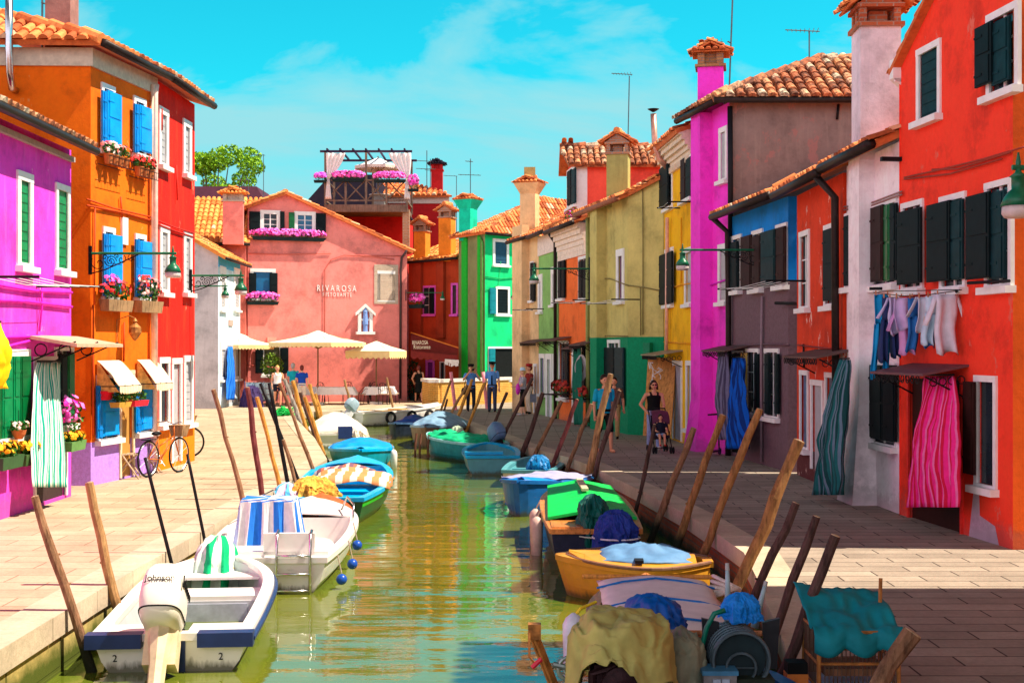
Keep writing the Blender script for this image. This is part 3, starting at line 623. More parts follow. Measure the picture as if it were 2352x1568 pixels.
# dark roofed building behind
pr=M((.07,.012,.03),.8,0,.2,3,.1,'dark_roofing'); pr2=M((.02,.015,.03),.8,0,.2,3,.1)
mb=MB(); P=[(447,425),(597,425),(628,446),(628,560),(447,560)]
h=House('dark_roofed_house','house with flat dark purple roof behind the tiled wing','house',[(-19,68),(-12.2,68),(-12.2,74),(-19,74)],8.6,pr); h.finish()
mb=MB(); mb.hexa([(-19.2,67.8,8.6),(-12.0,67.8,8.6),(-12.0,74,8.6),(-19.2,74,8.6)],[(-19.2,69,10.95),(-13.5,69,10.95),(-13.5,72.5,10.95),(-19.2,72.5,10.95)]); mb.build('roof',pr,h.root)
h=House('dark_slate_roof_house','house with black sloping roof under the roof terrace','house',[(-11.4,66),(-7,66),(-7,72),(-11.4,72)],8.4,pr2); h.finish()
mb=MB(); mb.hexa([(-11.6,65.8,8.4),(-6.8,65.8,8.4),(-6.8,72.2,8.4),(-11.6,72.2,8.4)],[(-9.2,66.2,11.2),(-6.9,66.2,11.2),(-6.9,72,11.2),(-9.2,72,11.2)]); mb.build('roof',pr2,h.root)
# crimson houses behind
cr_=plaster((.5,.01,.012),.2); cr2=plaster((.6,.012,.006),.2)
h=House('crimson_house','tall crimson house with tiled roof behind the roof terrace','house',[(-8.2,70),(-3.45,70),(-3.45,76),(-8.2,76)],10.5,cr_); h.finish()
mb=MB(); Face((-8.25,70),(-3.4,70),(-5,75)).bx(mb,0,10.15,4.9,10.49,0,.12); mb.build('cornice',M((.6,.5,.42)),h.root)
roof(h.root,(-8.5,69.6,10.55),(-3.2,69.6,10.55),(-5.4,73,11.6),(-8.0,73,11.6),TILE,.28,.42)
chimney(h.root,(-4.1,71.5),.62,.62,10.6,12.1,cr_,'flat',capm=cr_,tile=pr2)
h=House('scarlet_house','low scarlet house wall tucked under the roof terrace','house',[(-8.6,64.2),(-5.15,64.2),(-5.15,68),(-8.6,68)],8.9,cr2); h.finish(); mb=MB(); mb.box((-6.9,66,8.95),(3.7,4,.1)); mb.build('roof',pr2,h.root)
# rust-red corner house behind the awning
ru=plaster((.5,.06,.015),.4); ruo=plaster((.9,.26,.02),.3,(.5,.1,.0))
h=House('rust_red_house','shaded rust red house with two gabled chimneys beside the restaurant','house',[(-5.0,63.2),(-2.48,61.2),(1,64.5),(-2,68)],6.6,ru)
vio=M((.75,.12,.65),.6)
h.win(0,(969,656,1001,722),.1,fm=vio,shut=[(986,662,997,720,SHD)]); h.win(0,(1036,650,1052,722),.1,fm=vio,bars=False)
h.win(0,(978,826,998,925),.12,fm=vio,pane=M((.25,.03,.3),.5),name='door'); h.win(0,(1010,830,1022,872),.05,bars=False)
f=h.faces[0]
for a,b2 in ((953,972),(1007,1024)):
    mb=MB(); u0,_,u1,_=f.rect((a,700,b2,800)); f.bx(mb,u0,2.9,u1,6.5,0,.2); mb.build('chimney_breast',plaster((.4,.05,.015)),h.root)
h.finish(); roof(h.root,f.pt(-.3,6.55,.35),f.pt(f.L+.2,6.65,.35),(-.2,65,8.0),(-3.2,67,8.0),TILEY,.22,.36); gutter(h.root,f.pt(-.3,6.5,.38),f.pt(f.L+.2,6.6,.38),.07)
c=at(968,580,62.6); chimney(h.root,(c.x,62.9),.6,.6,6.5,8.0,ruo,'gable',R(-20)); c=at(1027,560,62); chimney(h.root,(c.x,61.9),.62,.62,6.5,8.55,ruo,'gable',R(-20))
# green corner house
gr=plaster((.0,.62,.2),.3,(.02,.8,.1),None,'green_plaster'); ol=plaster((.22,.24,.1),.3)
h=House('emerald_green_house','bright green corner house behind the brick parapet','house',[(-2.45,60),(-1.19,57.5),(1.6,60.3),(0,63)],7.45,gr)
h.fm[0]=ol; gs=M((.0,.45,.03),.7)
f=h.faces[0]
for a,b2 in ((1062,1074),(1097,1103)):
    mb=MB(); u0,_,u1,_=f.rect((a,700,b2,800)); f.bx(mb,u0,0,u1,7.4,0,.06 if a<1080 else .03); mb.build('painted_strip',gs,h.root)
f1=h.faces[1]; h.win(1,(1131,549,1168,609),.14,inner=M((.01,.06,.12),.5)); h.win(1,(1137,658,1170,722),.12,shut=[(1124,661,1138,721,M((.0,.2,.25),.5))],inner=SHD)
h.win(1,(1120,796,1186,872),.08,shut=[(1122,800,1136,872,M((.0,.2,.25),.5))],pane=DARK,fm=WHITE,bars=False)
cable(h,1,[(1113,635),(1150,640),(1190,636)],M((.0,.35,.1),.7)); cable(h,1,[(1113,668),(1145,655),(1150,600)],M((.0,.35,.1),.7),.012)
tube_on(h,0,[(1103,545),(1108,560),(1108,900)],.05,M((.1,.35,.05),.6),'drainpipe')
h.finish(); roof(h.root,f1.pt(-.3,7.5,.35),f1.pt(5.5,7.5,.35),(4.5,63.8,9.4),(1.2,62.2,9.35),TILE,.22,.36,ridge=[((-1.1,57.4,7.6),(1.2,62.2,9.4))]); gutter(h.root,f1.pt(-.3,7.42,.38),f1.pt(4,7.42,.38),.06)
roof(h.root,(-2.9,60,7.5),(-1.2,57.1,7.5),(1.2,62.2,9.35),(.6,63,9.3),TILE,.22,.36,seed=4)
chimney(h.root,(-2.0,59.6),.6,.6,7.3,8.75,plaster((.0,.65,.4),.2),'flare',R(-30))
# ------------------------------------------------------------------ right bank
crm=plaster((.85,.55,.28),.3,None,None,'cream_plaster'); lg=plaster((.25,.5,.14),.35)
h=House('cream_house','cream house with tall flared chimney, farthest on the right bank','house',[(.2,50),(.97,47.75),(4,49),(3,52)],6.5,crm)
f=h.faces[0]; h.win(0,(1218,600,1226,690),.05,shut=[(1219,604,1229,692,SHD)]); h.win(0,(1226,835,1234,948),.1,name='door',pane=M((.3,.2,.15)))
u0,_,u1,_=f.rect((1193,700,1215,800)); mb=MB(); f.bx(mb,u0,.0,u1,7.0,0,.3); mb.build('chimney_breast',crm,h.root)
h.finish(); cc_=f.pt((u0+u1)/2,0,.0); chimney(h.root,(cc_.x+.2,cc_.y),.6,.5,6.4,8.2,crm,'flare',R(-20)); MB().box((cc_.x+.2,cc_.y,8.95),(.42,.42,.5)).build('chimney_pot',plaster((.5,.35,.12)),h.root)
roof(h.root,f.pt(-.2,6.5,.3),f.pt(f.L,6.55,.3),(4,49.2,8.3),(3.2,51.5,8.3),TILE,.22,.36); gutter(h.root,f.pt(-.3,6.45,.33),f.pt(f.L,6.5,.33),.07)
h=House('light_green_house','narrow light green house between cream and orange houses','house',[(.98,47.7),(1.58,44.6),(5,45.5),(4.1,48.8)],6.45,lg)
f=h.faces[0]; h.win(0,(1236,630,1246,716),.25,inner=GREY); h.win(0,(1266,613,1276,700),.25,inner=GREY); h.win(0,(1239,812,1252,905),.16,pane=M((.1,.12,.2),.2),bars=False); h.win(0,(1254,812,1268,958),.2,name='door',pane=GREY); h.win(0,(1270,812,1280,900),.2,inner=GREY)
mb=MB(); f.bx(mb,0,5.75,f.L,6.44,0,.05); mb.build('eaves_band',M((.8,.68,.6)),h.root); h.finish()
roof(h.root,f.pt(-.1,6.5,.35),f.pt(f.L+.1,6.5,.35),(5.4,45.9,8.3),(4.4,49,8.3),TILE,.22,.36); gutter(h.root,f.pt(-.2,6.45,.38),f.pt(f.L+.1,6.45,.38),.08,[f.pt(f.L-.1,6.4,.35),f.pt(f.L-.05,6,.1),f.pt(f.L-.03,0,.1)])
cp=lambda h,r,dep=.55,z=None: None
def canopy(H,i,r,dep=.6,mat=None,rise=.12):
    f=H.faces[i]; u0,v0,u1,v1=f.rect(r); mat=mat or M((.12,.06,.05),.7); mb=MB(); z=(v0+v1)/2
    mb.hexa([f.pt(u0,z,0),f.pt(u1,z,0),f.pt(u1,z-rise,dep),f.pt(u0,z-rise,dep)],[f.pt(u0,z+.03,0),f.pt(u1,z+.03,0),f.pt(u1,z-rise+.03,dep),f.pt(u0,z-rise+.03,dep)])
    o=mb.build('canopy',mat,H.root); mb=MB()
    for u in (u0+.06,u1-.06):
        mb.tube([f.pt(u,z-.4,.02),f.pt(u,z-rise-.01,dep*.9)],.012,6)
        for k in range(4): mb.torus(f.pt(u,z-.17-.01*k,.08+dep*.2*k),.05,.008,tuple(f.d),10,5)
    for k in range(int((u1-u0)/.16)): mb.torus(f.pt(u0+.1+k*.16,z-rise-.05,dep*.96),.05,.008,tuple(f.n),10,5)
    mb.build('scroll_bracket',BLACK,o); return o
org=plaster((.95,.17,.03),.3,None,None,'coral_orange_plaster')
canopy(h,0,(1222,775,1262,785),.5)
h=House('coral_orange_house','coral orange house under a deep cream cornice and red attic','house',[(1.6,44.5),(2.33,40.95),(6.5,42),(5.2,45.4)],6.35,org)
f=h.faces[0]; h.win(0,(1281,592,1297,686),.12,shut=[(1283,600,1290,684,SHD),(1291,598,1298,684,SHD)]); h.win(0,(1329,588,1349,686),.1,shut=[(1330,600,1339,684,SHD),(1340,598,1349,684,SHD)])
h.win(0,(1284,782,1306,915),.1,shut=[(1298,790,1306,912,SHD)],bars=False); h.win(0,(1314,790,1325,975),.2,name='door',pane=DARK); h.win(0,(1326,788,1346,915),.1,shut=[(1338,795,1345,912,SHD)],bars=False)
mb=MB(); 
for k in range(6): t=k/5; f.bx(mb,0,5.35+k*.165,f.L,5.35+(k+1)*.165-.001,0,.05+.25*t*t)
mb.build('cornice',M((.82,.66,.55),.8),h.root); h.finish(); canopy(h,0,(1280,770,1312,780),.55); canopy(h,0,(1322,788,1350,798),.5)
roof(h.root,f.pt(-.1,6.38,.45),f.pt(f.L+.1,6.38,.45),(6.3,41.8,8.0),(5.2,45,8.0),TILE,.22,.36); gutter(h.root,f.pt(-.1,6.33,.48),f.pt(f.L+.1,6.33,.48),.08)
ra=plaster((.95,.1,.06),.2)
h2=House('red_attic_storey','red attic storey with gable and dark shutters above the coral orange house','attic',[(1.9,44.6),(2.12,42.9),(5.6,42.9),(5.6,44.8)],8.6,ra,outline={0:[(0,6.3),(1.71,6.3),(1.71,8.45),(.86,9.1),(0,8.45)],1:[(0,6.3),(3.48,6.3),(3.48,8.45),(0,8.45)],3:[(0,6.3),(3.7,6.3),(3.7,8.45),(0,8.45)],2:[(0,6.3),(1.9,6.3),(1.9,8.45),(.95,9.1),(0,8.45)]})
h2.win(0,(1303,385,1324,475),.18,shut=[(1304,392,1313,470,SHD),(1314,388,1323,468,SHT)]); h2.finish(bottom=6.3)
mb=MB(); h2.faces[1].bx(mb,0,6.5,.35,8.4,0,.04); mb.build('white_strip',WHITE,h2.root)
roof(h2.root,(1.85,42.6,8.4),(5.8,42.6,8.4),(5.8,43.85,9.15),(1.6,43.75,9.15),TILEOLD,.22,.36,ridge=[((1.6,43.75,9.15),(5.8,43.85,9.15))]); roof(h2.root,(5.8,45,8.4),(1.6,45,8.4),(1.6,43.75,9.15),(5.8,43.85,9.15),TILE,.22,.36)
# olive house with emerald base
olv=plaster((.6,.5,.16),.35,(.3,.26,.08),None,'olive_plaster',base=(2.72,(.0,.26,.11),.02)); 
h=House('olive_house','olive house with emerald green ground floor and gabled chimney','house',[(2.35,40.7),(3.23,36.5),(4.13,35.62),(7.5,38),(6.5,41.6)],6.62,olv,outline={1:[(0,0),(1.258,0),(1.258,7.05),(0,6.62)]})
f=h.faces[0]; h.win(0,(1416,572,1434,692),.2,pane=M((.15,.05,.12),.4),bars=False); h.win(0,(1357,578,1376,692),.2,shut=[(1354,590,1365,690,SHD),(1366,588,1377,690,SHN)])
h.win(0,(1396,780,1424,928),.1,shut=[(1389,798,1412,928,SHD),(1413,798,1434,930,SHT)]); h.win(0,(1348,790,1362,968),.25,name='door',pane=M((.25,.22,.3)))
u0,_,u1,_=f.rect((1377,700,1392,800)); mb=MB(); f.bx(mb,u0,.0,u1,6.6,0,.3); mb.build('chimney_breast',olv,h.root)
for i,pts in ((0,[(1350,638),(1400,640),(1440,655)]),(0,[(1352,775),(1395,771),(1440,772)]),(1,[(1440,655),(1480,660),(1518,668)]),(1,[(1475,420),(1476,560),(1476,768)]),(1,[(1470,660),(1471,770)])): cable(h,i,pts,M((.25,.2,.07),.8),.016)
tube_on(h,0,[(1349,500),(1349,700),(1349,970)],.06,M((.3,.33,.1),.6),'drainpipe',.1)
mb=MB(); h.faces[1].bx(mb,*h.faces[1].rect((1484,787,1499,812)),0,.15); mb.build('meter_box',M((.0,.2,.09)),h.root)
h.finish(); roof(h.root,f.pt(-.1,6.6,.35),f.pt(f.L+.2,6.6,.35),(6.6,37.6,8.2),(6,41,8.2),TILE,.22,.34); gutter(h.root,f.pt(-.1,6.55,.38),f.pt(f.L+.2,6.55,.38),.08,mat=M((.3,.1,.05),.6))
f1=h.faces[1]; roof(h.root,f1.pt(-.1,6.66,.15),f1.pt(f1.L,7.1,.15),(6.6,37.7,8.3),(6.3,37.9,8.2),TILE,.2,.34)
chimney(h.root,(3.12,38.3),.62,.62,6.5,8.05,plaster((.42,.4,.13)),'gable',R(-12)); canopy(h,0,(1343,779,1372,790),.55)
# yellow house
yl=plaster((.98,.5,.0),.3,(.8,.3,.0),None,'yellow_plaster'); 
h=House('yellow_house','yellow house with carved cornice beside the pink stack','house',[(4.15,35.6),(4.4,31.95),(9,32.2),(9,35.9)],7.7,yl)
f=h.faces[0]; h.win(0,(1528,388,1545,478),.1,shut=[(1516,382,1536,474,SHD,.08)],bars=False); h.win(0,(1566,360,1592,458),.1,shut=[(1565,364,1576,458,SHN),(1577,362,1591,455,SHD)])
h.win(0,(1528,570,1547,700),.1,shut=[(1515,582,1546,698,SHD,.08)],bars=False); h.win(0,(1573,568,1592,698),.12,pane=GREY,bars=False)
h.win(0,(1545,828,1567,1010),.12,name='door',pane=M((.35,.33,.42))); h.win(0,(1576,828,1590,985),.12,pane=M((.3,.32,.4),.3),bars=False)
mb=MB()
for k,(z,dp) in enumerate(((7.15,.05),(7.27,.1),(7.39,.18),(7.51,.26),(7.63,.32))): f.bx(mb,-.05,z,f.L,z+.119,0,dp)
for k in range(int(f.L/.16)): f.bx(mb,k*.16,7.0,k*.16+.08,7.149,0,.09)
mb.build('cornice',M((.75,.6,.45),.85,0,.2,12,.3),h.root)
tube_on(h,0,[(1532,500),(1531,700),(1530,810)],.05,M((.8,.42,.3),.5),'drainpipe',.1)
for pts in ([(1525,668),(1560,655),(1590,650)],[(1564,500),(1564,650)],[(1525,785),(1590,790)]): cable(h,0,pts,M((.75,.3,.0),.7),.016)
h.finish(); roof(h.root,f.pt(-.1,7.75,.4),f.pt(f.L,7.75,.4),(8,32,9.2),(8,35.5,9.2),TILE,.2,.34); canopy(h,0,(1530,800,1568,812),.7,M((.3,.24,.15)))
fp=MB(); a=at(1512,365,34.8); fp.tube([a+V((.25,0,-.25)),a+V((.02,0,0)),a+V((-.1,0,.4)),at(1500,262,34.8)],.08,12); fl=fp.build('flue_pipe',M((.6,.3,.22),.35,.5,.2),h.root,smooth=True)
MB().lathe(at(1500,258,34.8),[(.03,0),(.16,.08),(.01,.1)],12).build('flue_cowl',BLACK,h.root)
# magenta stack house with grey end wall
mg2=plaster((.97,.045,.66),.2,(.9,.01,.5),None,'hot_pink_plaster'); gw=plaster((.24,.17,.15),.5,(.4,.3,.25),((.33,.16,.14),.4),'bare_grey_render')
h=House('hot_pink_house','tall hot pink house with grey end wall and chimney breast','house',[(4.4,31.9),(4.9,29.45),(10.5,29.45),(10.5,32.4)],7.95,mg2); h.fm[1]=gw
f=h.faces[0]; h.win(0,(1652,292,1671,415),.12,inner=GREY); h.win(0,(1650,560,1672,694),.12,inner=GREY)
mb=MB(); f.bx(mb,.75,1.2,1.4,7.9,0,.3); P=f.pt
mb.hexa([P(.65,0,0),P(1.5,0,0),P(1.5,0,.45),P(.65,0,.45)],[P(.75,1.2,0),P(1.4,1.2,0),P(1.4,1.2,.3),P(.75,1.2,.3)]); mb.build('chimney_breast',mg2,h.root)
tube_on(h,1,[(1676,245),(1677,400),(1677,620)],.06,M((.01,.01,.012),.5),'drainpipe',.08)
cable(h,0,[(1632,655),(1650,648),(1674,640)],M((.7,.01,.6)),.02)
cable(h,1,[(1925,240),(1922,275)],BLACK,.03)
h.finish(); gutter(h.root,f.pt(0,7.93,.4),f.pt(f.L+.1,7.93,.4),.08); e1=(4.5,29.1,8.0); pk2=(7.35,31.3,9.3)
roof(h.root,(4.0,32,8.0),e1,pk2,(7.35,32.6,9.3),TILEOLD,.22,.34); roof(h.root,e1,(11,29.1,8.0),(11,31.3,9.3),pk2,TILEOLD,.24,.36,ridge=[(e1,pk2),(pk2,(11,31.3,9.3))],seed=11); gutter(h.root,(4.5,29.08,7.93),(11,29.08,7.93),.07)
chimney(h.root,(4.7,30.9),.6,.55,7.8,9.0,mg2,'flat',R(-10),capm=brick((.45,.18,.08),(.5,.25,.1),(.3,.2,.15)),tile=TILE)
# blue over grey house
bl=plaster((.0,.24,.72),.4,(.05,.2,.5),None,'blue_plaster',base=(3.72,(.17,.1,.12),.06))
h=House('blue_and_grey_house','low house with blue upper wall over grey ground floor','house',[(4.93,29.42),(5.36,25.35),(10,25.35),(10,29.42)],5.35,bl)
f=h.faces[0]; h.win(0,(1681,540,1704,668),.09,shut=[(1676,556,1696,662,SHD),(1703,542,1727,662,SHN)]); h.win(0,(1728,528,1753,664),.09,shut=[(1729,542,1749,660,SHN,.03),(1750,530,1782,656,SHT,.08)],sill=True); h.win(0,(1783,514,1809,656),.09,shut=[(1784,522,1805,652,SHN,.05)])
bg_=f
h.win(0,(1714,800,1744,950),.08,shut=[(1704,810,1716,936,M((.6,.4,.1),.7)),(1735,812,1744,942,SHD)],bars=True); h.win(0,(1757,800,1790,958),.08,shut=[(1758,812,1770,950,SHD),(1781,812,1790,950,SHD)],bars=True)
h.win(0,(1678,805,1706,1040),.06,name='door',pane=DARK)
cable(h,0,[(1675,795),(1760,790),(1812,792)],M((.12,.06,.08)),.02); tube_on(h,0,[(1750,680),(1748,800),(1748,1060)],.03,M((.25,.17,.2)),'cable_duct',.05)
h.finish(); roof(h.root,f.pt(-.05,5.4,.4),f.pt(f.L+.1,5.4,.4),(9,25.5,7.0),(9,29.3,7.0),TILE,.2,.34); gutter(h.root,f.pt(-.05,5.35,.43),f.pt(f.L+.1,5.35,.43),.085,[f.pt(.1,5.3,.43),f.pt(.15,5.0,.12),f.pt(.15,3,.1),f.pt(.12,0,.1)]); canopy(h,0,(1664,790,1722,800),.55)
# brown-red house
br_=plaster((.72,.05,.01),.5,(.55,.02,.01),((.75,.5,.42),.39),'brick_red_plaster',base=(.55,(.13,.03,.03),.2))
h=House('brick_red_house','brick red house with peeling paint between grey and white houses','house',[(5.42,24.85),(5.47,21.6),(10,21.6),(10,24.85)],5.3,br_)
f=h.faces[0]; h.win(0,(1837,530,1860,708),.1,shut=[(1837,540,1855,700,SHT,-.08)]); h.win(0,(1894,514,1922,702),.1,shut=[(1893,526,1918,690,SHD)])
h.win(0,(1838,850,1858,1030),.09,pane=M((.05,.13,.25),.3,0,.7,6),bars=False); h.win(0,(1863,872,1892,1080),.1,name='door',pane=GREY); h.win(0,(1896,855,1920,1030),.09,pane=M((.08,.1,.15),.3),bars=False)
cable(h,0,[(1830,792),(1900,800),(1930,800)],M((.3,.02,.01)),.015); cable(h,0,[(1845,790),(1846,845)],BLACK,.02)
h.finish(); roof(h.root,f.pt(-.15,5.35,.4),f.pt(f.L,5.35,.4),(9,21.8,7.0),(9,24.7,7.0),TILE,.2,.34,seed=6,ridge=[(f.pt(-.15,5.42,.4),(9,24.9,7.05))]); gutter(h.root,f.pt(-.1,5.3,.43),f.pt(f.L,5.3,.43),.085,[f.pt(f.L-.1,5.25,.42),f.pt(f.L-.05,4.9,.12),f.pt(f.L-.05,0,.1)]); canopy(h,0,(1872,800,1960,812),.6)
# white house
wt=plaster((.95,.84,.86),.35,(.6,.42,.42),None,'white_plaster')
h=House('white_house','white house with massive chimney breast on the right bank','house',[(5.52,21.55),(5.62,18.95),(10,18.95),(10,21.55)],5.4,wt)
f=h.faces[0]; h.win(0,(1940,488,1966,660),.08,shut=[(1941,494,1965,655,SHD)],bars=False); h.win(0,(2003,462,2062,655),.07,shut=[(2003,474,2031,646,SHN,.06),(2032,470,2047,645,SHG,.03),(2048,468,2062,644,SHD)])
h.win(0,(1998,832,2060,1020),.05,shut=[(2000,838,2030,1008,SHD),(2031,838,2060,1012,SHD)])
mb=MB(); P=f.pt; a,c=f.uv(1972,700,.4)[0],f.uv(1998,700,.4)[0]; a=.9; c=1.45
f.bx(mb,a,1.6,c,5.35,0,.24); mb.hexa([P(a-.15,0,0),P(c+.12,0,0),P(c+.12,0,.38),P(a-.15,0,.38)],[P(a,1.6,0),P(c,1.6,0),P(c,1.6,.24),P(a,1.6,.24)]); mb.build('chimney_breast',wt,h.root)
for pts in ([(1938,475),(1990,470),(2070,440)],[(1938,482),(1990,476),(2070,447)]): cable(h,0,pts,M((.3,.16,.14)),.014)
h.finish(); gutter(h.root,f.pt(-.05,5.36,.43),f.pt(f.L+.02,5.36,.43),.085); roof(h.root,f.pt(-.1,5.4,.4),f.pt(f.L,5.4,.4),(9,19,7.0),(9,21.4,7.0),TILE,.2,.34,seed=9)
q=f.pt((a+c)/2,0,.02); chimney(h.root,(q.x+.13,q.y),.62,.6,5.3,7.35,plaster((.82,.7,.76)),'gable',R(-2),capm=brick((.5,.1,.04),(.6,.16,.06),(.45,.25,.18),w=.24,h=.07))
# big red-orange house
ror=plaster((.98,.05,.02),.3,(.8,.08,.01),((.75,.14,.09),.36),'vermilion_plaster')
h=House('vermilion_house','large vermilion red house with dark shutters nearest on the right bank','house',[(5.62,18.9),(5.98,15.6),(14,15.6),(14,18.9)],6.4,ror,outline={0:[(0,0),(3.32,0),(3.32,8.5),(0,6.45)],1:[(0,0),(8.02,0),(8.02,8.5),(0,8.5)],2:[(0,0),(3.3,0),(3.3,6.45),(0,8.5)],3:[(0,0),(8.4,0),(8.4,6.4),(0,6.4)]})
h.fm[1]=plaster((.85,.12,.01),.3)
f=h.faces[0]
h.win(0,(2107,102,2162,272),.09,inner=SHT); h.win(0,(2268,18,2342,210),.09,shut=[(2243,58,2281,196,SHD,.08),(2282,46,2322,190,SHT,.04)])
h.win(0,(2072,462,2122,664),.08,shut=[(2064,482,2118,652,SHD,.07)]); h.win(0,(2160,446,2220,662),.08,shut=[(2132,466,2185,646,SHD,.07),(2186,460,2215,642,SHT,.04)]); h.win(0,(2264,414,2326,658),.08,shut=[(2222,446,2276,640,SHD,.08),(2277,440,2311,640,SHT,.04)])
h.win(0,(2240,862,2291,1118),.08,shut=[(2216,876,2241,1088,SHN,.08)],bars=False)
h.win(0,(2086,862,2212,1214),.05,name='door',pane=M((.03,.008,.006),.6),fm=M((.75,.03,.02)))
for pts in ([(2076,408),(2150,392),(2260,365),(2351,338)],[(2076,412),(2180,400),(2300,365)],[(2140,390),(2200,388),(2320,350)]): cable(h,0,pts,M((.35,.04,.02)),.012)
mb=MB(); u0,v0,u1,v1=f.rect((2225,1140,2285,1250)); mb.add([f.pt(u0,.0,.003),f.pt(u1+.1,.0,.003),f.pt(u1,.22,.003),f.pt(u0+.3,.3,.003),f.pt(u0+.27,.72,.003),f.pt(u0+.17,.76,.003),f.pt(u0+.1,.45,.003)],[(0,1,2,3,4,5,6)]); mb.build('bare_patch',plaster((.55,.47,.55)),h.root)
mb=MB(); u,v0,u1,v1=f.rect((2052,305,2072,320)); f.bx(mb,-.02,5.1,.06,5.16,0,.3); mb.build('iron_stub',BLACK,h.root)
mb=MB(); f.bx(mb,-.0,6.25,.02,6.3,0,.1); 
mb.hexa([f.pt(-.12,6.05,-.2),f.pt(.02,6.05,-.2),f.pt(.02,6.3,.12),f.pt(-.12,6.3,.12)],[f.pt(-.12,6.58,-.2),f.pt(.02,6.58,-.2),f.pt(.02,6.58,.12),f.pt(-.12,6.58,.12)]); mb.build('eaves_corbel',WHITE,h.root)
h.finish(); roof(h.root,f.pt(-.15,6.42,.13),f.pt(-.15,6.42,-7.5),f.pt(f.L+.2,8.68,-7.5),f.pt(f.L+.2,8.68,.13),TILE,.22,.36,th=.06); canopy(h,0,(2095,832,2225,848),.62,M((.14,.05,.06)))
# house beyond the frame whose shade lies over the near quay
h=House('corner_house','house past the right edge shading the near right quay','house',[(5.6,12.72),(5.4,-12),(12,-12),(12,12.72)],8.2,plaster((.7,.3,.12))); h.win(0,None,.1,shut=[],uvr=(1,.9,2,2.4)); h.win(0,None,.1,uvr=(4,.9,5,2.4)); h.finish(); roof(h.root,(5.3,12.75,8.2),(5.0,-12,8.2),(9,-12,9.6),(9,12.75,9.6),TILE,.24,.4)
# ------------------------------------------------------------------ mooring piles
def edge_x(E,y):
    for (a,c) in zip(E[:-1],E[1:]):
        if a[1]<=y<=c[1]: return lerp(a[0],c[0],(y-a[1])/(c[1]-a[1]+1e-9))
    return E[0][0]
def pile(side,top,bot,w,mat,label,group,name='mooring_pile',off=.05,zrange=(5,60),fixz=None,bend=0,taper=.85,straight=False):
    (x0,y0),(x1,y1)=top,bot; k=(x1-x0)/(y1-y0); px=lambda y:x1+(y-y1)*k
    best=None; y=zrange[0]
    E=EL_ if side<0 else ER_
    while y<zrange[1] and fixz is None:
        wy=HY+CZ*F/y; X=(px(wy)-CX)/F*y; ex=edge_x(E,y)-side*(w*y/F/2+off)
        d=abs(X-ex)
        if best is None or d<best[0]: best=(d,y)
        y+=.05
    z=fixz or best[1]
    T=at(x0,y0,z); B=at(px(HY+(CZ-WZ)*F/z),HY+(CZ-WZ)*F/z,z); d=(T-B); B2=B-d.normalized()*.9
    r=w*z/F/2; rg=random.Random(hash((x0,y0))&0xffff); n=9
    root=thing(name,label,'post',tuple(B),0,group)
    pts=[];rs=[]
    for i in range(n+1):
        t=i/n; p=B2.lerp(T,t); q=V((rg.uniform(-1,1),rg.uniform(-1,1),0))*r*(0 if straight else .35)+V((bend*math.sin(math.pi*t),0,0)); pts.append(p+q); rs.append(r*lerp(1.08,taper,t)*(1 if straight else rg.uniform(.9,1.1)))
    pts[-1]=T
    mb=MB().tube(pts,rs,9)
    if not straight:   # knots and bark ridges
        for q in range(3):
            t=rg.uniform(.4,.95); i=int(t*n); p=pts[i]; a=rg.uniform(0,6.28); mb.tube([p,p+V((math.cos(a),math.sin(a),.3))*r*1.25],[r*.4,r*.2],6)
    mb.build('shaft',mat,root,smooth=False if not straight else True)
    if not straight: MB().lathe(T-d.normalized()*.0,[(rs[-1]*.93,-.004),(rs[-1]*.9,.006),(rs[-1]*.2,.012)],9,ax=tuple(d)).build('sawn_top',wood((.5,.34,.2)),root)
    return root,z,B
PB=pile_mat((.28,.15,.08)); PD=pile_mat((.1,.055,.045)); PO=pile_mat((.62,.3,.06)); PT=pile_mat((.42,.24,.1)); PK=M((.012,.012,.014),.4,.2,.3,9,.1,'tarred_steel'); PG=pile_mat((.36,.33,.3)); PR=pile_mat((.2,.05,.05)); PKW=M((.85,.25,.3),.6)
PT2=pile_mat((.34,.17,.06)); g1='mooring piles along the left quay'; g2='mooring piles along the right quay'
L=-1
pile(L,(80,1140),(210,1530),23,PB,'leaning brown mooring pile nearest the camera on the left quay',g1)
pile(L,(205,1108),(275,1385),22,PT,'curved knotty mooring pile rising behind the outboard boat',g1,bend=-.04)
pile(L,(333,1050),(397,1305),9,PK,'thin black steel mooring pole before the folding chairs',g1,straight=True)
pile(L,(430,1042),(465,1215),8,PK,'short black steel pole beside the white boat with ladder',g1,straight=True)
pile(L,(490,895),(555,1140),12,PB,'tall leaning brown pile standing alone left of the pile cluster',g1)
pile(L,(568,890),(602,1138),14,PR,'reddish brown nearly upright pile at the left of the cluster',g1)
pile(L,(590,912),(648,1140),11,PO,'slender orange brown pile between reddish and black piles',g1)
pile(L,(598,880),(690,1116),9,PK,'black pole leaning across another black pole, more slanted one',g1,straight=True)
pile(L,(618,879),(666,1138),10,PK,'black pole crossed by the more slanted black pole',g1,straight=True)
pile(L,(650,1010),(683,1121),10,PB,'brown pile half hidden behind the two crossed black poles',g1)
pile(L,(652,870),(712,1030),9,PG,'pale grey pile leaning among brown ones in the cluster',g1)
pile(L,(642,880),(705,1040),9,PB,'brown pile directly left of the pale grey pile',g1)
pile(L,(672,874),(732,1089),10,PO,'yellow brown pile right of the pale grey pile',g1)
pile(L,(689,901),(731,1031),9,PD,'dark blotchy pile between two yellow brown piles',g1)
pile(L,(699,911),(757,1076),10,PO,'yellow brown pile just right of the dark blotchy pile',g1)
pile(L,(711,882),(762,1061),10,PO,'tall yellow brown pile second from the right of the cluster',g1)
